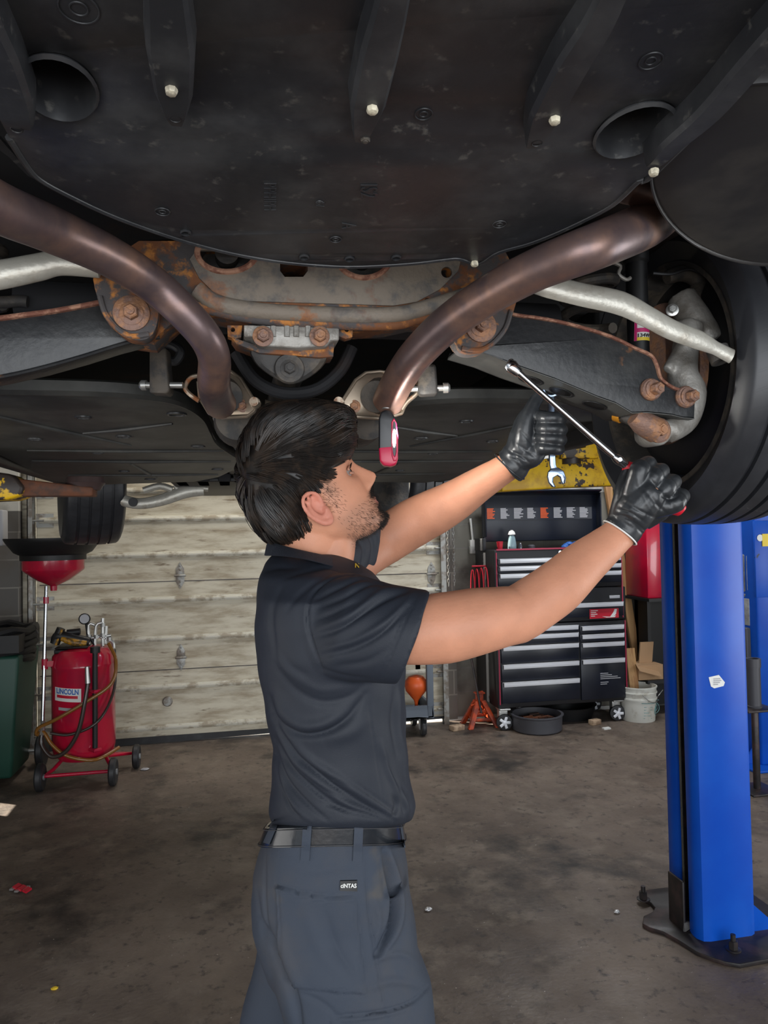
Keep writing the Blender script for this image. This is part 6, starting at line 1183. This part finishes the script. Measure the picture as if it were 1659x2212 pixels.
FACE = [(775, 952), (750, 972), (736, 1002), (724, 1012), (716, 1030), (708, 1062), (700, 1074), (688, 1066), (664, 1072), (650, 1090), (662, 1118), (680, 1136), (700, 1200), (900, 1200), (900, 955)]
def inface(p):
    w_ = p+MO-CAM; D_ = w_.dot(FW); x = 829.5+FPX*w_.dot(RT)/D_; y = 1106-FPX*w_.dot(UP)/D_
    r = False
    for i in range(len(FACE)):
        ax, ay = FACE[i]; bx, by = FACE[(i+1) % len(FACE)]
        if ((ay > y) != (by > y)) and x < (bx-ax)*(y-ay)/(by-ay)+ax: r = not r
    return r
def flow(p, fz):
    r_ = (p-whorl); d = r_.normalized(); low = max(0.0, min(1.0, (0.11-fz)/0.13))
    nz = Vector((math.sin(p.z*75+noise_ph[0])+math.sin(p.y*60+noise_ph[1]), math.sin(p.x*70+noise_ph[2]), math.sin(p.x*60+p.y*50+noise_ph[3])))*0.22
    return d*0.8+HX*0.75*(1-low)+ZZ*(-0.85*low)+HX*(0.30*low)+nz
def guide(p, L_, lift, steps=9):
    pts = []; over = 0; d = None
    for i in range(steps+1):
        h_ = hullT.find_nearest(p); nn = h_[1]; c = h_[0]; fz = (c+MO-HO).dot(HZ); fd = flow(c, fz); d = fd.normalized() if d is None else (d*0.55+fd.normalized()*0.45); d = d-nn*d.dot(nn)
        if d.length < 1e-5: break
        d.normalize(); t = i/steps; pts.append((c+nn*(0.0015+lift*math.sin(math.pi*min(1, 0.08+t*0.85))), nn))
        if inface(pts[-1][0]):
            over += 1
            if over > 1: break
        p = c+d*(L_/steps)
    return pts
q = MB(); tree_n = len(hc_)
def put(pts, w_):
    if len(pts) < 4: return
    Rg = []
    for i, (c, nn) in enumerate(pts):
        t = (pts[min(i+1, len(pts)-1)][0]-pts[max(i-1, 0)][0]).normalized(); s_ = t.cross(nn); k_ = i/(len(pts)-1); w2 = w_*min(1, 0.3+k_*3)*max(0.05, min(1, (1-k_)*2.6)); c = c+MO
        Rg.append([c+s_*w2, c+nn*w2*0.6, c-s_*w2, c-nn*w2*0.5])
    q.rings(Rg)
for it in range(1150):
    k_ = int(rng.integers(tree_n)); p = Vector(hc_[k_])
    if inface(p) and hn_[k_]@np.array(FW) < 0.3: continue
    if hn_[k_]@np.array(FW) > 0.6 and random.random() < 0.6: continue
    G = guide(p, random.uniform(0.055, 0.105), random.uniform(0.002, 0.009))
    if len(G) < 4: continue
    rad = random.uniform(0.004, 0.0085); ph = random.uniform(-1, 1)
    for ch in range(15):
        o1, o2 = random.gauss(0, 0.55)*rad, abs(random.gauss(0, 0.35))*rad*0.8; m_ = len(G)-random.choice((0, 0, 0, 1, 2)); pts = []
        for i in range(m_):
            c, nn = G[i]; t = (G[min(i+1, len(G)-1)][0]-G[max(i-1, 0)][0]).normalized(); s_ = t.cross(nn); k2 = i/max(1, len(G)-1); sp_ = (1.0-0.75*k2**1.5); pts.append((c+s_*(o1*sp_+0.0025*ph*math.sin(3.2*k2))+nn*(o2*sp_-0.0005), nn))
        put(pts, random.uniform(0.00055, 0.0012))
obj('hair_locks', q, 'hair', hairo)
q = MB()
for it in range(260):
    a_ = random.random()
    if a_ < 0.4: p0 = P(random.uniform(690, 757), random.uniform(885, 925), random.uniform(1.30, 1.40)); d = RT*random.uniform(0.3, 1)+UP*random.uniform(-0.2, 0.35)
    elif a_ < 0.8: p0 = P(random.uniform(575, 665), random.uniform(1130, 1165), random.uniform(1.31, 1.40)); d = RT*random.uniform(0.0, 0.9)-UP*random.uniform(0.4, 1)
    else: p0 = P(random.uniform(560, 700), random.uniform(885, 905), random.uniform(1.31, 1.41)); d = RT*0.9+UP*random.uniform(-0.1, 0.3)
    h_ = hullT.find_nearest(L2(p0)); p0 = h_[0]+MO; L_ = random.uniform(0.010, 0.020); q.tube([p0-d.normalized()*0.006, p0+d*L_*0.5, p0+d*L_-UP*0.004], [0.0006, 0.0005, 0.0001], 4)
obj('hair_tips', q, 'hair', hairo)
# ---- beard, moustache, brows, sideburn
q = MB(); qb = MB()
idx = np.where(inhead)[0]; prob = np.zeros(len(idx)); jx, jy, jz = LX[idx], LY[idx], LZ[idx]
pr_j = sm(-jz, 0.030, 0.06)*sm(jx, 0.0, 0.03)*(1-sm(-jz, 0.098, 0.112))*(1-lips[idx])*0.30
pr_g = gt_[idx]*0.6
pr_s = np.exp(-((jx-0.016)/0.013)**2)*np.exp(-((jz-0.012)/0.028)**2)*(abs(jy) > 0.05)*0.9
pr_n = np.exp(-((jx+0.0)/0.02)**2)*0
prob = np.clip(pr_j+pr_g*2.2+pr_s, 0, None); prob[abs(jy) > 0.0755] = 0
if prob.sum() > 0:
    pick = rng.choice(idx, size=3600, p=prob/prob.sum())
    for k_ in pick:
        p = Vector(bc_[k_])-MO; n_ = Vector(BN[k_]); gg_ = gt_[k_]; dn = -Vector(HZ)+Vector(HX)*0.35+n_*0.3
        Ls = random.uniform(0.003, 0.006)*(1+0.4*gg_); r0_ = random.uniform(0.00014, 0.00026)*(1+0.5*gg_)
        p += MO; t = (dn+Vector((random.gauss(0, .3), random.gauss(0, .3), random.gauss(0, .3)))).normalized()
        q.tube([p-n_*0.0005, p+n_*0.0012+t*Ls*0.5, p+n_*0.0016+t*Ls], [r0_, r0_*0.9, r0_*0.3], 3)
obj('beard', q, 'beard', man)
q = MB()
for sy in (-1, 1):
    for it in range(300):
        t = random.random(); lx = 0.0; y_ = sy*(0.012+0.038*t); z_ = 0.041+0.006*math.sin(t*2.6)+random.gauss(0, 0.0018)
        h_ = bodyT.find_nearest(H(0.09-0.02*t, y_, z_)-MO); 
        if h_[0] is None: continue
        p = h_[0]+MO; n_ = h_[1]; d = (HY*sy*0.9+HZ*0.25*(1-t)-HX*0.2).normalized(); L_ = random.uniform(0.006, 0.010); q.tube([p, p+n_*0.0014+d*L_*0.5, p+n_*0.0012+d*L_], [0.0008, 0.0008, 0.0002], 4)
obj('eyebrows', q, 'beard', man)
# ---- cloth folding: relief pressed into the cloth where the photographed folds run
def relief(o, lines, camside=True, noise_amp=0.0):
    me = o.data; c = coords(me); n_ = normals(me); X_, Y_, D_ = topx(c+np.array(MO)); disp = np.zeros(len(c)); facing = sm(-(n_@np.array(FW)), 0.0, 0.25)
    for pl_, w_, amp in lines:
        d_, t = segdist(X_, Y_, crspline(pl_)); env = np.sin(np.pi*np.clip(t, 0.02, 0.98))**0.5; disp += amp*np.exp(-(d_/w_)**2)*env
    disp *= facing
    c += n_*disp[:, None]; setco(me, c); return X_, Y_, facing
SR = [(1196, 592, 742, .060, 0, 1.365), (1214, 575, 768, .100, 0, 1.36), (1238, 566, 806, .155, 0, 1.36), (1280, 561, 838, .198, 0, 1.36), (1330, 558, 858, .203, 0, 1.36), (1390, 560, 872, .197, 0, 1.36), (1450, 567, 876, .185, 0, 1.36), (1520, 578, 876, .178, 0, 1.36), (1600, 595, 877, .170, .01, 1.36), (1660, 592, 883, .168, .02, 1.36), (1710, 586, 892, .17, .03, 1.36), (1745, 586, 898, .17, .038, 1.36), (1766, 592, 893, .162, .042, 1.36), (1780, 598, 868, .15, .045, 1.36), (1800, 602, 855, .145, .045, 1.36)]
q = MB().rings([ring(y, l, r, D, h_, tl) for y, l, r, h_, tl, D in SR])
q.rings([ring2((668, 1262), (628, 1425), 1.27, .07), ring2((712, 1240), (668, 1450), 1.235, .080), ring2((765, 1238), (712, 1464), 1.21, .084), ring2((845, 1262), (782, 1470), 1.185, .074), ring2((930, 1275), (857, 1477), 1.165, .062, dt=0.0)])
q.rings([ring2((705, 1190), (705, 1330), 1.46, .10), ring2((750, 1146), (758, 1310), 1.52, .098), ring2((795, 1114), (788, 1275), 1.57, .092), ring2((830, 1100), (808, 1246), 1.60, .088)])
shirt = obj('polo_shirt', q, 'shirt', man); bake(shirt, [('REMESH', dict(mode='VOXEL', voxel_size=0.0034, use_smooth_shade=True)), ('SMOOTH', dict(factor=0.8, iterations=10))])
A = -1
folds = [([(583, 1505), (600, 1552), (646, 1586), (702, 1582), (752, 1552), (788, 1500)], 7, -.008), ([(590, 1490), (612, 1535), (652, 1566), (700, 1562), (742, 1536)], 12, .006),
 ([(700, 1600), (760, 1580), (800, 1540)], 16, .004),
 ([(588, 1547), (637, 1628), (708, 1687), (793, 1742), (851, 1771)], 5, -.006), ([(600, 1545), (652, 1622), (725, 1678), (805, 1730), (858, 1764)], 8, .005),
 ([(594, 1596), (630, 1661), (695, 1719), (760, 1760)], 5, -.006), ([(596, 1580), (640, 1648), (705, 1705), (775, 1752)], 6, .004),
 ([(598, 1628), (624, 1693), (669, 1742), (708, 1772)], 4, -.005), ([(596, 1640), (612, 1700), (648, 1752), (672, 1772)], 5, .004), ([(594, 1612), (605, 1687), (626, 1742), (646, 1762)], 4, -.004),
 ([(650, 1640), (700, 1672), (760, 1700)], 4, -.003), ([(690, 1735), (760, 1752), (830, 1772)], 4, -.004), ([(640, 1655), (700, 1705), (770, 1735), (830, 1758)], 4, -.003), ([(760, 1690), (810, 1725), (860, 1760)], 5, -.003),
 ([(591, 1433), (637, 1491), (695, 1517), (754, 1505), (790, 1474)], 8, -.0035), ([(590, 1390), (625, 1450), (690, 1490), (760, 1480)], 10, .0025), ([(600, 1400), (630, 1440), (670, 1460)], 8, -.002),
 ([(822, 1605), (845, 1677), (878, 1742), (884, 1768)], 7, .006), ([(834, 1640), (862, 1710), (876, 1760)], 5, -.005), ([(861, 1482), (861, 1547), (868, 1612), (888, 1705)], 6, .005), ([(851, 1490), (850, 1560), (858, 1640)], 6, -.004), ([(848, 1720), (858, 1740), (850, 1765)], 5, -.005), ([(868, 1700), (886, 1735), (889, 1760)], 4, -.004),
 ([(790, 1470), (799, 1547), (812, 1628), (825, 1726)], 1.8, -.0015),
 ([(799, 1241), (728, 1247), (678, 1280), (664, 1329), (676, 1394), (699, 1449)], 2.6, -.0045), ([(676, 1282), (658, 1332), (668, 1400), (690, 1452)], 6, .0015),
 ([(682, 1374), (745, 1352), (826, 1296), (890, 1272)], 6, -.0055), ([(690, 1356), (752, 1332), (822, 1280), (870, 1268)], 7, .004), ([(695, 1417), (760, 1402), (826, 1366), (880, 1309)], 6, -.005), ([(698, 1400), (765, 1384), (832, 1345), (885, 1292)], 7, .0035),
 ([(677, 1297), (728, 1272), (786, 1250), (845, 1264)], 5, -.004), ([(690, 1312), (740, 1292), (800, 1262), (860, 1266)], 5, -.0035), ([(680, 1340), (720, 1325), (770, 1300)], 5, -.0025), ([(720, 1440), (790, 1430), (840, 1400)], 7, -.0025), ([(690, 1440), (740, 1458), (800, 1466)], 4, -.002),
 ([(908, 1277), (864, 1365), (826, 1472)], 2.0, -.0026), ([(901, 1277), (857, 1363), (819, 1470)], 2.0, -.0022),
 ([(612, 1262), (590, 1309), (590, 1380), (600, 1430)], 7, -.003), ([(620, 1320), (640, 1290), (680, 1258), (720, 1240)], 6, -.0025), ([(604, 1255), (640, 1240), (700, 1225), (740, 1232)], 5, -.002), ([(574, 1235), (600, 1225), (640, 1225)], 6, -.003),
 ([(700, 1222), (728, 1232), (744, 1242)], 2, -.0015), ([(765, 1160), (785, 1185), (778, 1230)], 4, -.003), ([(790, 1145), (806, 1180), (792, 1235)], 4, -.003), ([(806, 1130), (818, 1170), (804, 1225)], 3, .003)]
relief(shirt, folds)
# far-side ripples so the other flank is cloth too
c = coords(shirt.data); n_ = normals(shirt.data); zz_ = (c+np.array(MO)); w2 = np.sin(zz_[:, 2]*60+zz_[:, 0]*25)*np.sin(zz_[:, 1]*30+zz_[:, 2]*22)*0.0016; c += n_*w2[:, None]; setco(shirt.data, c)
shT = bvh_of(shirt)
# collar
q = MB(); n = 60
def cring(l, r, D, hd__, up=0.0):
    a_, b2 = P(*l, D), P(*r, D); c_ = (a_+b2)/2; u = (b2-a_)/2
    return [c_+u*math.cos(t)-FH*hd__*math.sin(t)+ZZ*up*math.sin(t)**2 for t in [2*math.pi*k_/n for k_ in range(n)]]
Rg = [cring((590, 1175), (742, 1215), 1.36, .066), cring((582, 1168), (748, 1206), 1.36, .071), cring((577, 1176), (757, 1216), 1.36, .086, .006), cring((573, 1199), (776, 1240), 1.36, .113, .014), cring((576, 1200), (773, 1242), 1.36, .110, .014), cring((590, 1190), (760, 1232), 1.36, .085, .01)]
collar = obj('collar', q.rings(Rg, caps=False, closed=True), 'collar', shirt)
# raglan placket with small gold mark
def drape(vs2, fs2, tree, name, mt, parent, off=0.0015, thick=0.0):
    W_ = []
    for x, y in vs2:
        o_ = CAM-MO; d = ray(x, y).normalized(); h_ = tree.ray_cast(o_, d)
        if h_[0] is None: h_ = tree.find_nearest(P(x, y, 1.22)-MO)
        W_.append(h_[0]+MO+(h_[1]*0.4-d*0.6).normalized()*off)
    q_ = MB(); n2 = len(W_); q_.add(W_, fs2)
    if thick:
        cn = {}
        for f in fs2:
            for i in range(len(f)): cn[(f[i], f[(i+1) % len(f)])] = 1
        q_.add([p+FW*thick for p in W_], [tuple(reversed(f)) for f in fs2]); base_ = len(q_.v)-2*n2
        for (a1, b1) in cn:
            if (b1, a1) not in cn: q_.f.append((a1, b1, b1+n2, a1+n2))
    return obj(name, q_, mt, parent, ang=60)
def grid_px(pts4, nu, nv):      # quad (tl, tr, br, bl) -> grid
    tl, tr, br, bl = pts4; vs = []; fs = []
    for j in range(nv+1):
        for i in range(nu+1):
            u, v_ = i/nu, j/nv; vs.append(tuple((1-v_)*((1-u)*tl[k_]+u*tr[k_])+v_*((1-u)*bl[k_]+u*br[k_]) for k_ in (0, 1)))
    for j in range(nv):
        for i in range(nu): a1 = j*(nu+1)+i; fs.append((a1, a1+1, a1+nu+2, a1+nu+1))
    return vs, fs
vs, fs = text_flat('N', 13, 0.4); drape([(771+x, 1223-y) for x, y in vs], fs, shT, 'gold_mark', 'yellowprint', shirt, off=0.002)
obj('button', MB().lathe(P(772, 1236, 1.335), -FW, [(0.004, 0), (0.004, 0.002)], 14), 'black', shirt)
# ---- trousers
PR = [(1768, 588, 864, .152, .045, 1.36), (1785, 583, 866, .158, .045, 1.36), (1830, 566, 871, .163, .04, 1.36), (1870, 552, 878, .168, .03, 1.36), (1920, 548, 884, .170, .02, 1.36), (1970, 552, 892, .170, .01, 1.36), (2020, 566, 900, .165, 0, 1.36), (2070, 580, 905, .150, 0, 1.36)]
q = MB().rings([ring(y, l, r, D, h_, tl, e=0.82) for y, l, r, h_, tl, D in PR])
NL = [(1900, 585, 882, 1.29, .085), (1980, 572, 893, 1.285, .095), (2060, 585, 905, 1.28, .105), (2130, 600, 930, 1.275, .108), (2212, 622, 941, 1.27, .108), (2330, 650, 948, 1.27, .104)]
kN = P(795, 2330, 1.27)
q.rings([ring(y, l, r, D, h_, e=0.85) for y, l, r, D, h_ in NL]+[[c_+RH*a_*math.cos(t)-FH*a_*math.sin(t) for t in [2*math.pi*k_/48 for k_ in range(48)]] for c_, a_ in ((V(ankN.x, ankN.y, 0.42).lerp(kN, 0.35), 0.098), (V(ankN.x, ankN.y, 0.28), 0.088), (V(ankN.x, ankN.y, 0.14), 0.085), (V(ankN.x, ankN.y, 0.045), 0.082))])
FL = [(1950, 556, 840, 1.46, .09), (2020, 560, 830, 1.465, .095), (2070, 553, 820, 1.47, .098), (2130, 535, 800, 1.47, .10), (2212, 518, 780, 1.47, .10), (2300, 500, 740, 1.47, .098)]
q.rings([ring(y, l, r, D, h_, e=0.85) for y, l, r, D, h_ in FL]+[[c_+RH*a_*math.cos(t)-FH*a_*math.sin(t) for t in [2*math.pi*k_/48 for k_ in range(48)]] for c_, a_ in ((V(ankF.x, ankF.y, 0.30), 0.092), (V(ankF.x, ankF.y, 0.14), 0.085), (V(ankF.x, ankF.y, 0.045), 0.082))])
pants = obj('work_trousers', q, 'pants', man); bake(pants, [('REMESH', dict(mode='VOXEL', voxel_size=0.0034, use_smooth_shade=True)), ('SMOOTH', dict(factor=0.8, iterations=8))])
pocket = [(596, 1914), (649, 1930), (709, 1939), (766, 1935), (769, 1981), (790, 2146), (700, 2140), (640, 2132), (613, 2111)]
pf = [([(830, 1837), (846, 1897), (852, 1951), (842, 2006), (814, 2063)], 6, -.018), ([(840, 1837), (858, 1897), (864, 1951), (854, 2010), (824, 2066)], 8, .009), ([(820, 1850), (832, 1900), (834, 1960), (822, 2020)], 9, -.004),
 ([(789, 1843), (793, 1951), (811, 2063), (831, 2183), (838, 2212)], 2.4, -.004), ([(570, 1825), (571, 1921), (580, 2000), (600, 2060)], 3, -.003), ([(560, 1990), (590, 2040), (619, 2111), (640, 2180), (650, 2260)], 9, -.014), ([(600, 2000), (622, 2070), (650, 2140)], 14, .005),
 ([(711, 2198), (770, 2191), (831, 2183), (893, 2162), (932, 2121)], 3, -.005), ([(711, 2198), (711, 2260)], 2.5, -.003), ([(715, 2206), (835, 2191), (895, 2172)], 4, .003),
 ([(660, 1960), (690, 2040), (740, 2110)], 14, .003), ([(700, 1960), (730, 2050), (770, 2110)], 9, -.003), ([(790, 2140), (850, 2120), (910, 2130)], 9, -.003), ([(800, 2080), (860, 2060), (900, 2080)], 8, .003), ([(640, 2140), (700, 2170), (740, 2210)], 6, -.003), ([(810, 1940), (820, 1990), (812, 2030)], 5, .004),
 ([(554, 1920), (562, 1990), (572, 2040)], 5, -.004), ([(600, 1850), (680, 1880), (780, 1860)], 12, .002)]
X_, Y_, fc = relief(pants, pf)
inn = inpoly(X_, Y_, pocket); dd, _ = segdist(X_, Y_, pocket+pocket[:1]); sd = np.where(inn, dd, -dd); c = coords(pants.data); n_ = normals(pants.data)
up_ = sm(sd, -1.2, 1.2)*0.0055-np.exp(-((sd-6)/1.6)**2)*0.0022-np.exp(-((sd+3)/2.5)**2)*0.0015; up_ *= fc; dtop, _ = segdist(X_, Y_, pocket[:4]); up_ += fc*np.exp(-((dtop)/6)**2)*inn*0.002
c += n_*up_[:, None]
wz = c+np.array(MO); c += n_*(np.sin(wz[:, 2]*38+wz[:, 0]*31)*np.sin(wz[:, 1]*27-wz[:, 2]*17)*0.0018)[:, None]; setco(pants.data, c); pT = bvh_of(pants)
# belt
q = MB(); Rg = []
for y, l, r, inf in ((1783, 586, 863, 0.001), (1785, 585, 864, 0.0055), (1822, 572, 869, 0.0065), (1825, 571, 869, 0.001)): Rg.append(ring(y-8, l, r, 1.36, .159, .056, n=96, e=0.82, infl=inf))
belt = obj('belt', q.rings(Rg, caps=False, closed=True), 'belt', man)
q = MB()
for yy in (1788, 1819): R_ = ring(yy-8, 584 if yy < 1800 else 573, 864.5 if yy < 1800 else 868.5, 1.36, .159, .056, n=96, e=0.82, infl=0.0075); q.tube(R_+R_[:1], 0.0007, 5)
obj('belt_stitching', q, 'stitch', belt)
bT = bvh_of(belt)
def beltloop(tl, tr, br, bl): 
    vs, fs = grid_px((tl, tr, br, bl), 4, 10); W_ = []
    for x, y in vs:
        d = ray(x, y).normalized(); h1 = bT.ray_cast(CAM-MO, d); h2 = pT.ray_cast(CAM-MO, d); ds = [h[3] for h in (h1, h2) if h[0] is not None]; t = min(ds) if ds else 1.25; W_.append(CAM+d*(t-0.0035))
    # smooth distances
    n2 = len(W_); q_ = MB().add(W_+[p+FW*0.004 for p in W_], fs+[tuple(i+n2 for i in reversed(f)) for f in fs]); cn = {}
    for f in fs:
        for i in range(4): cn[(f[i], f[(i+1) % 4])] = 1
    for (a1, b1) in cn:
        if (b1, a1) not in cn: q_.f.append((a1, b1, b1+n2, a1+n2))
    return obj('belt_loop', q_, 'pants', pants, ang=60)
beltloop((655, 1774), (674, 1776), (668, 1861), (649, 1860)); beltloop((766, 1775), (785, 1775), (782, 1862), (762, 1861)); beltloop((589, 1772), (603, 1774), (582, 1824), (568, 1820)); beltloop((863, 1775), (868, 1778), (876, 1832), (871, 1830))
# waistband above the belt
vs, fs = grid_px(((735, 1903), (771, 1902), (771, 1925), (734, 1924)), 6, 4); pa = drape(vs, fs, pT, 'name_patch', 'black', pants, off=0.003, thick=0.003)
vs, fs = text_flat('ciNTAS', 12.5, 0.35); drape([(752.5+x*0.86, 1913-y) for x, y in vs], fs, pT, 'patch_lettering', 'white', pa, off=0.0048)
q = MB(); q.tube([P(817, 1782, 1.205), P(812, 1800, 1.203), P(812, 1815, 1.2), P(810, 1835, 1.2), P(823, 1850, 1.2), P(830, 1868, 1.2), P(836, 1885, 1.205)], 0.0012, 6, sub=5)
# boots
for c_ in (ankN, ankF):
    c0_ = V(c_.x, c_.y, 0); sh_ = MB(); Rg = []
    for s_, wz_, hz_, lx in ((-0.055, .028, .05, 0), (-0.045, .036, .09, 0), (-0.01, .042, .12, 0), (0.04, .042, .10, 0), (0.10, .046, .068, 0), (0.16, .046, .055, 0), (0.20, .036, .045, 0), (0.215, .018, .03, 0)):
        Rg.append([c0_+RH*s_+FH*wz_*math.cos(t)+ZZ*(hz_/2+0.012+hz_/2*math.sin(t)) for t in [2*math.pi*k_/20 for k_ in range(20)]])
    b_o = obj('boot', sh_.rings(Rg), 'boot', man); q = MB(); plate(q, [(-0.062, -0.03), (-0.04, -0.045), (0.1, -0.052), (0.18, -0.048), (0.22, -0.02), (0.22, 0.02), (0.18, 0.048), (0.1, 0.052), (-0.04, 0.045), (-0.062, 0.03)], lambda x, y: c0_+RH*x+FH*y, (0, 0, 0.022)); obj('boot_sole', q, 'rubber', b_o, bevel=0.004)
# ---- gloves
def glove(chs, cuff, name, lines):
    q = MB()
    for ch in chs: hand_mb(q, ch, 0.0012)
    q.tube([P(x, y, D) for x, y, D, r_ in cuff], [r_ for *_, r_ in cuff], 28, sub=5)
    o = obj(name, q, 'glove', man); bake(o, [('REMESH', dict(mode='VOXEL', voxel_size=0.0020, use_smooth_shade=True)), ('SMOOTH', dict(factor=0.6, iterations=3))])
    relief(o, lines); return o
gr = glove((RC, RTH, RPALM), [(1339, 1151, 1.262, .0318), (1346, 1143, 1.262, .0315), (1354, 1132, 1.262, .0310), (1364, 1115, 1.262, .0325), (1376, 1095, 1.260, .033)], 'right_glove',
   [([(1330, 1112), (1355, 1118), (1385, 1140), (1400, 1150)], 3, -.002), ([(1333, 1100), (1362, 1108), (1395, 1130)], 3, -.0018), ([(1350, 1085), (1385, 1105), (1420, 1120)], 3, -.0015), ([(1340, 1118), (1365, 1130), (1392, 1156)], 2.5, -.0018),
    ([(1400, 1030), (1420, 1055), (1445, 1080), (1455, 1100)], 4, -.002), ([(1395, 1060), (1420, 1090), (1440, 1110)], 4, -.0018), ([(1375, 1030), (1390, 1070), (1410, 1110)], 4, .001), ([(1425, 1070), (1450, 1078), (1465, 1070)], 3, -.002)])
hm = P(1339, 1151, 1.262); hax = (P(1354, 1132, 1.262)-hm).normalized(); q = MB(); a1 = (FW-hax*FW.dot(hax)).normalized(); b1 = hax.cross(a1); pts = [hm+(a1*math.cos(t)+b1*math.sin(t))*0.0325 for t in [2*math.pi*k_/36 for k_ in range(37)]]
q.tube(pts, 0.0014, 8); obj('glove_hem', q, 'white', gr)
glf = glove((LC, LTH, LPALM), [(1101, 1008, 1.478, .0370), (1106, 1004, 1.476, .0355), (1112, 996, 1.474, .0335), (1120, 985, 1.47, .034)], 'left_glove',
   [([(1100, 985), (1115, 990), (1130, 1005)], 2.5, -.002), ([(1105, 975), (1125, 985), (1145, 1000)], 3, -.0022), ([(1118, 960), (1140, 975), (1160, 990)], 3, -.002), ([(1125, 930), (1150, 960), (1160, 985)], 3, -.0015)])
hm = P(1101, 1008, 1.478); hax = (P(1112, 996, 1.474)-hm).normalized(); a1 = (FW-hax*FW.dot(hax)).normalized(); b1 = hax.cross(a1); q = MB().tube([hm+(a1*math.cos(t)+b1*math.sin(t))*(0.0372+0.0015*math.sin(4*t)) for t in [2*math.pi*k_/36 for k_ in range(37)]], 0.0016, 8); obj('glove_hem', q, 'glove', glf)
# ================================================================== TOOLS IN HAND
rt_ = thing('ratchet', P(1120, 805, 1.29), 'long chrome ratchet with red and black grip in the right glove, slanting upward', 'ratchet')
h0, h1, h2, h3 = P(1118, 803, 1.275), P(1160, 845, 1.277), P(1325, 985, 1.283), P(1352, 1006, 1.286)
h4, h5 = P(1352, 1006, 1.286), P(1472, 1104, 1.292)
obj('shank', MB().tube([h0, h0.lerp(h2, 0.08), h0.lerp(h2, 0.3), h0.lerp(h2, 0.8), h0.lerp(h2, 0.94), h2], [0.0062, 0.0052, 0.0048, 0.0058, 0.0060, 0.0050], 16), 'chrome', rt_)
obj('flex_joint', MB().tube([h2, h2.lerp(h3, 0.25), h2.lerp(h3, 0.5), h2.lerp(h3, 0.8), h3], [0.0055, 0.0082, 0.0085, 0.0068, 0.007], 14).cyl(h2.lerp(h3, 0.4)-FW*0.010, h2.lerp(h3, 0.4)+FW*0.010, 0.0035), 'chrome', rt_)
obj('grip', MB().tube([h4, h4.lerp(h5, 0.05), h4.lerp(h5, 0.2), h4.lerp(h5, 0.6), h4.lerp(h5, 0.92), h5], [0.0095, 0.0125, 0.0125, 0.0135, 0.0155, 0.011], 20), 'grip_red', rt_)
obj('grip_inlay', MB().tube([h4.lerp(h5, 0.17)+RT*0.001+UP*0.0015-FW*0.001, h4.lerp(h5, 0.22)-FW*0.001, h4.lerp(h5, 0.86)-FW*0.001], [0.0095, 0.0137, 0.0146], 18), 'gripblack', rt_)
ax_ = (h0-h2).normalized(); q = MB(); q.tube([h0-ax_*0.004, h0+ax_*0.014, h0+ax_*0.022], [0.008, 0.012, 0.009], 18, flat=0.7); q.lathe(h0+ax_*0.012, UP*0.7+FW*0.7, [(0.008, -0.006), (0.009, 0.008), (0.005, 0.008), (0.005, 0.018)], 16); obj('ratchet_head', q, 'chrome', rt_)
ws = thing('wrench', P(1203, 1050, 1.45), 'chrome combination spanner hanging open end down from the left glove', 'wrench')
def WR(x, y, d=0.0): return P(x, y, 1.448)+FH*d
obj('wrench_shank', plate(MB(), [(1184, 855), (1198, 853), (1199, 975), (1201, 1005), (1206, 1020), (1192, 1024), (1187, 1005), (1185, 975)], lambda x, y: WR(x, y, -0.003), FH*0.006), 'bluechrome', ws, bevel=0.0018, seg=3)
jaw_o = [(1190, 1012), (1205, 1010), (1217, 1018), (1222, 1032), (1220, 1044), (1215, 1047), (1212, 1040), (1210, 1031), (1203, 1027), (1195, 1032), (1194, 1041), (1199, 1050), (1200, 1053), (1192, 1052), (1185, 1043), (1182, 1030), (1184, 1019)]
obj('open_jaw', plate(MB(), jaw_o, lambda x, y: WR(x, y, -0.0045), FH*0.009), 'bluechrome', ws, bevel=0.0015, seg=3)
q = MB(); q.tube([WR(1190+15*math.cos(t), 842+13*math.sin(t), 0) for t in [2*math.pi*k_/24 for k_ in range(25)]], 0.0045, 10); obj('box_end', q, 'bluechrome', ws)
for o in [o for o in bpy.data.objects if o.parent is None and 'label' in o]:
    g_ = {'hoist_chain': 'door chains beside the track', 'wood_block': 'wood blocks on the floor', 'foil_scrap': 'foil scraps on the floor', 'drain_pan': 'oil pans under the tool chest', 'lift_column': 'blue lift columns'}.get(o.name.split('.')[0])
    if g_: o['group'] = g_
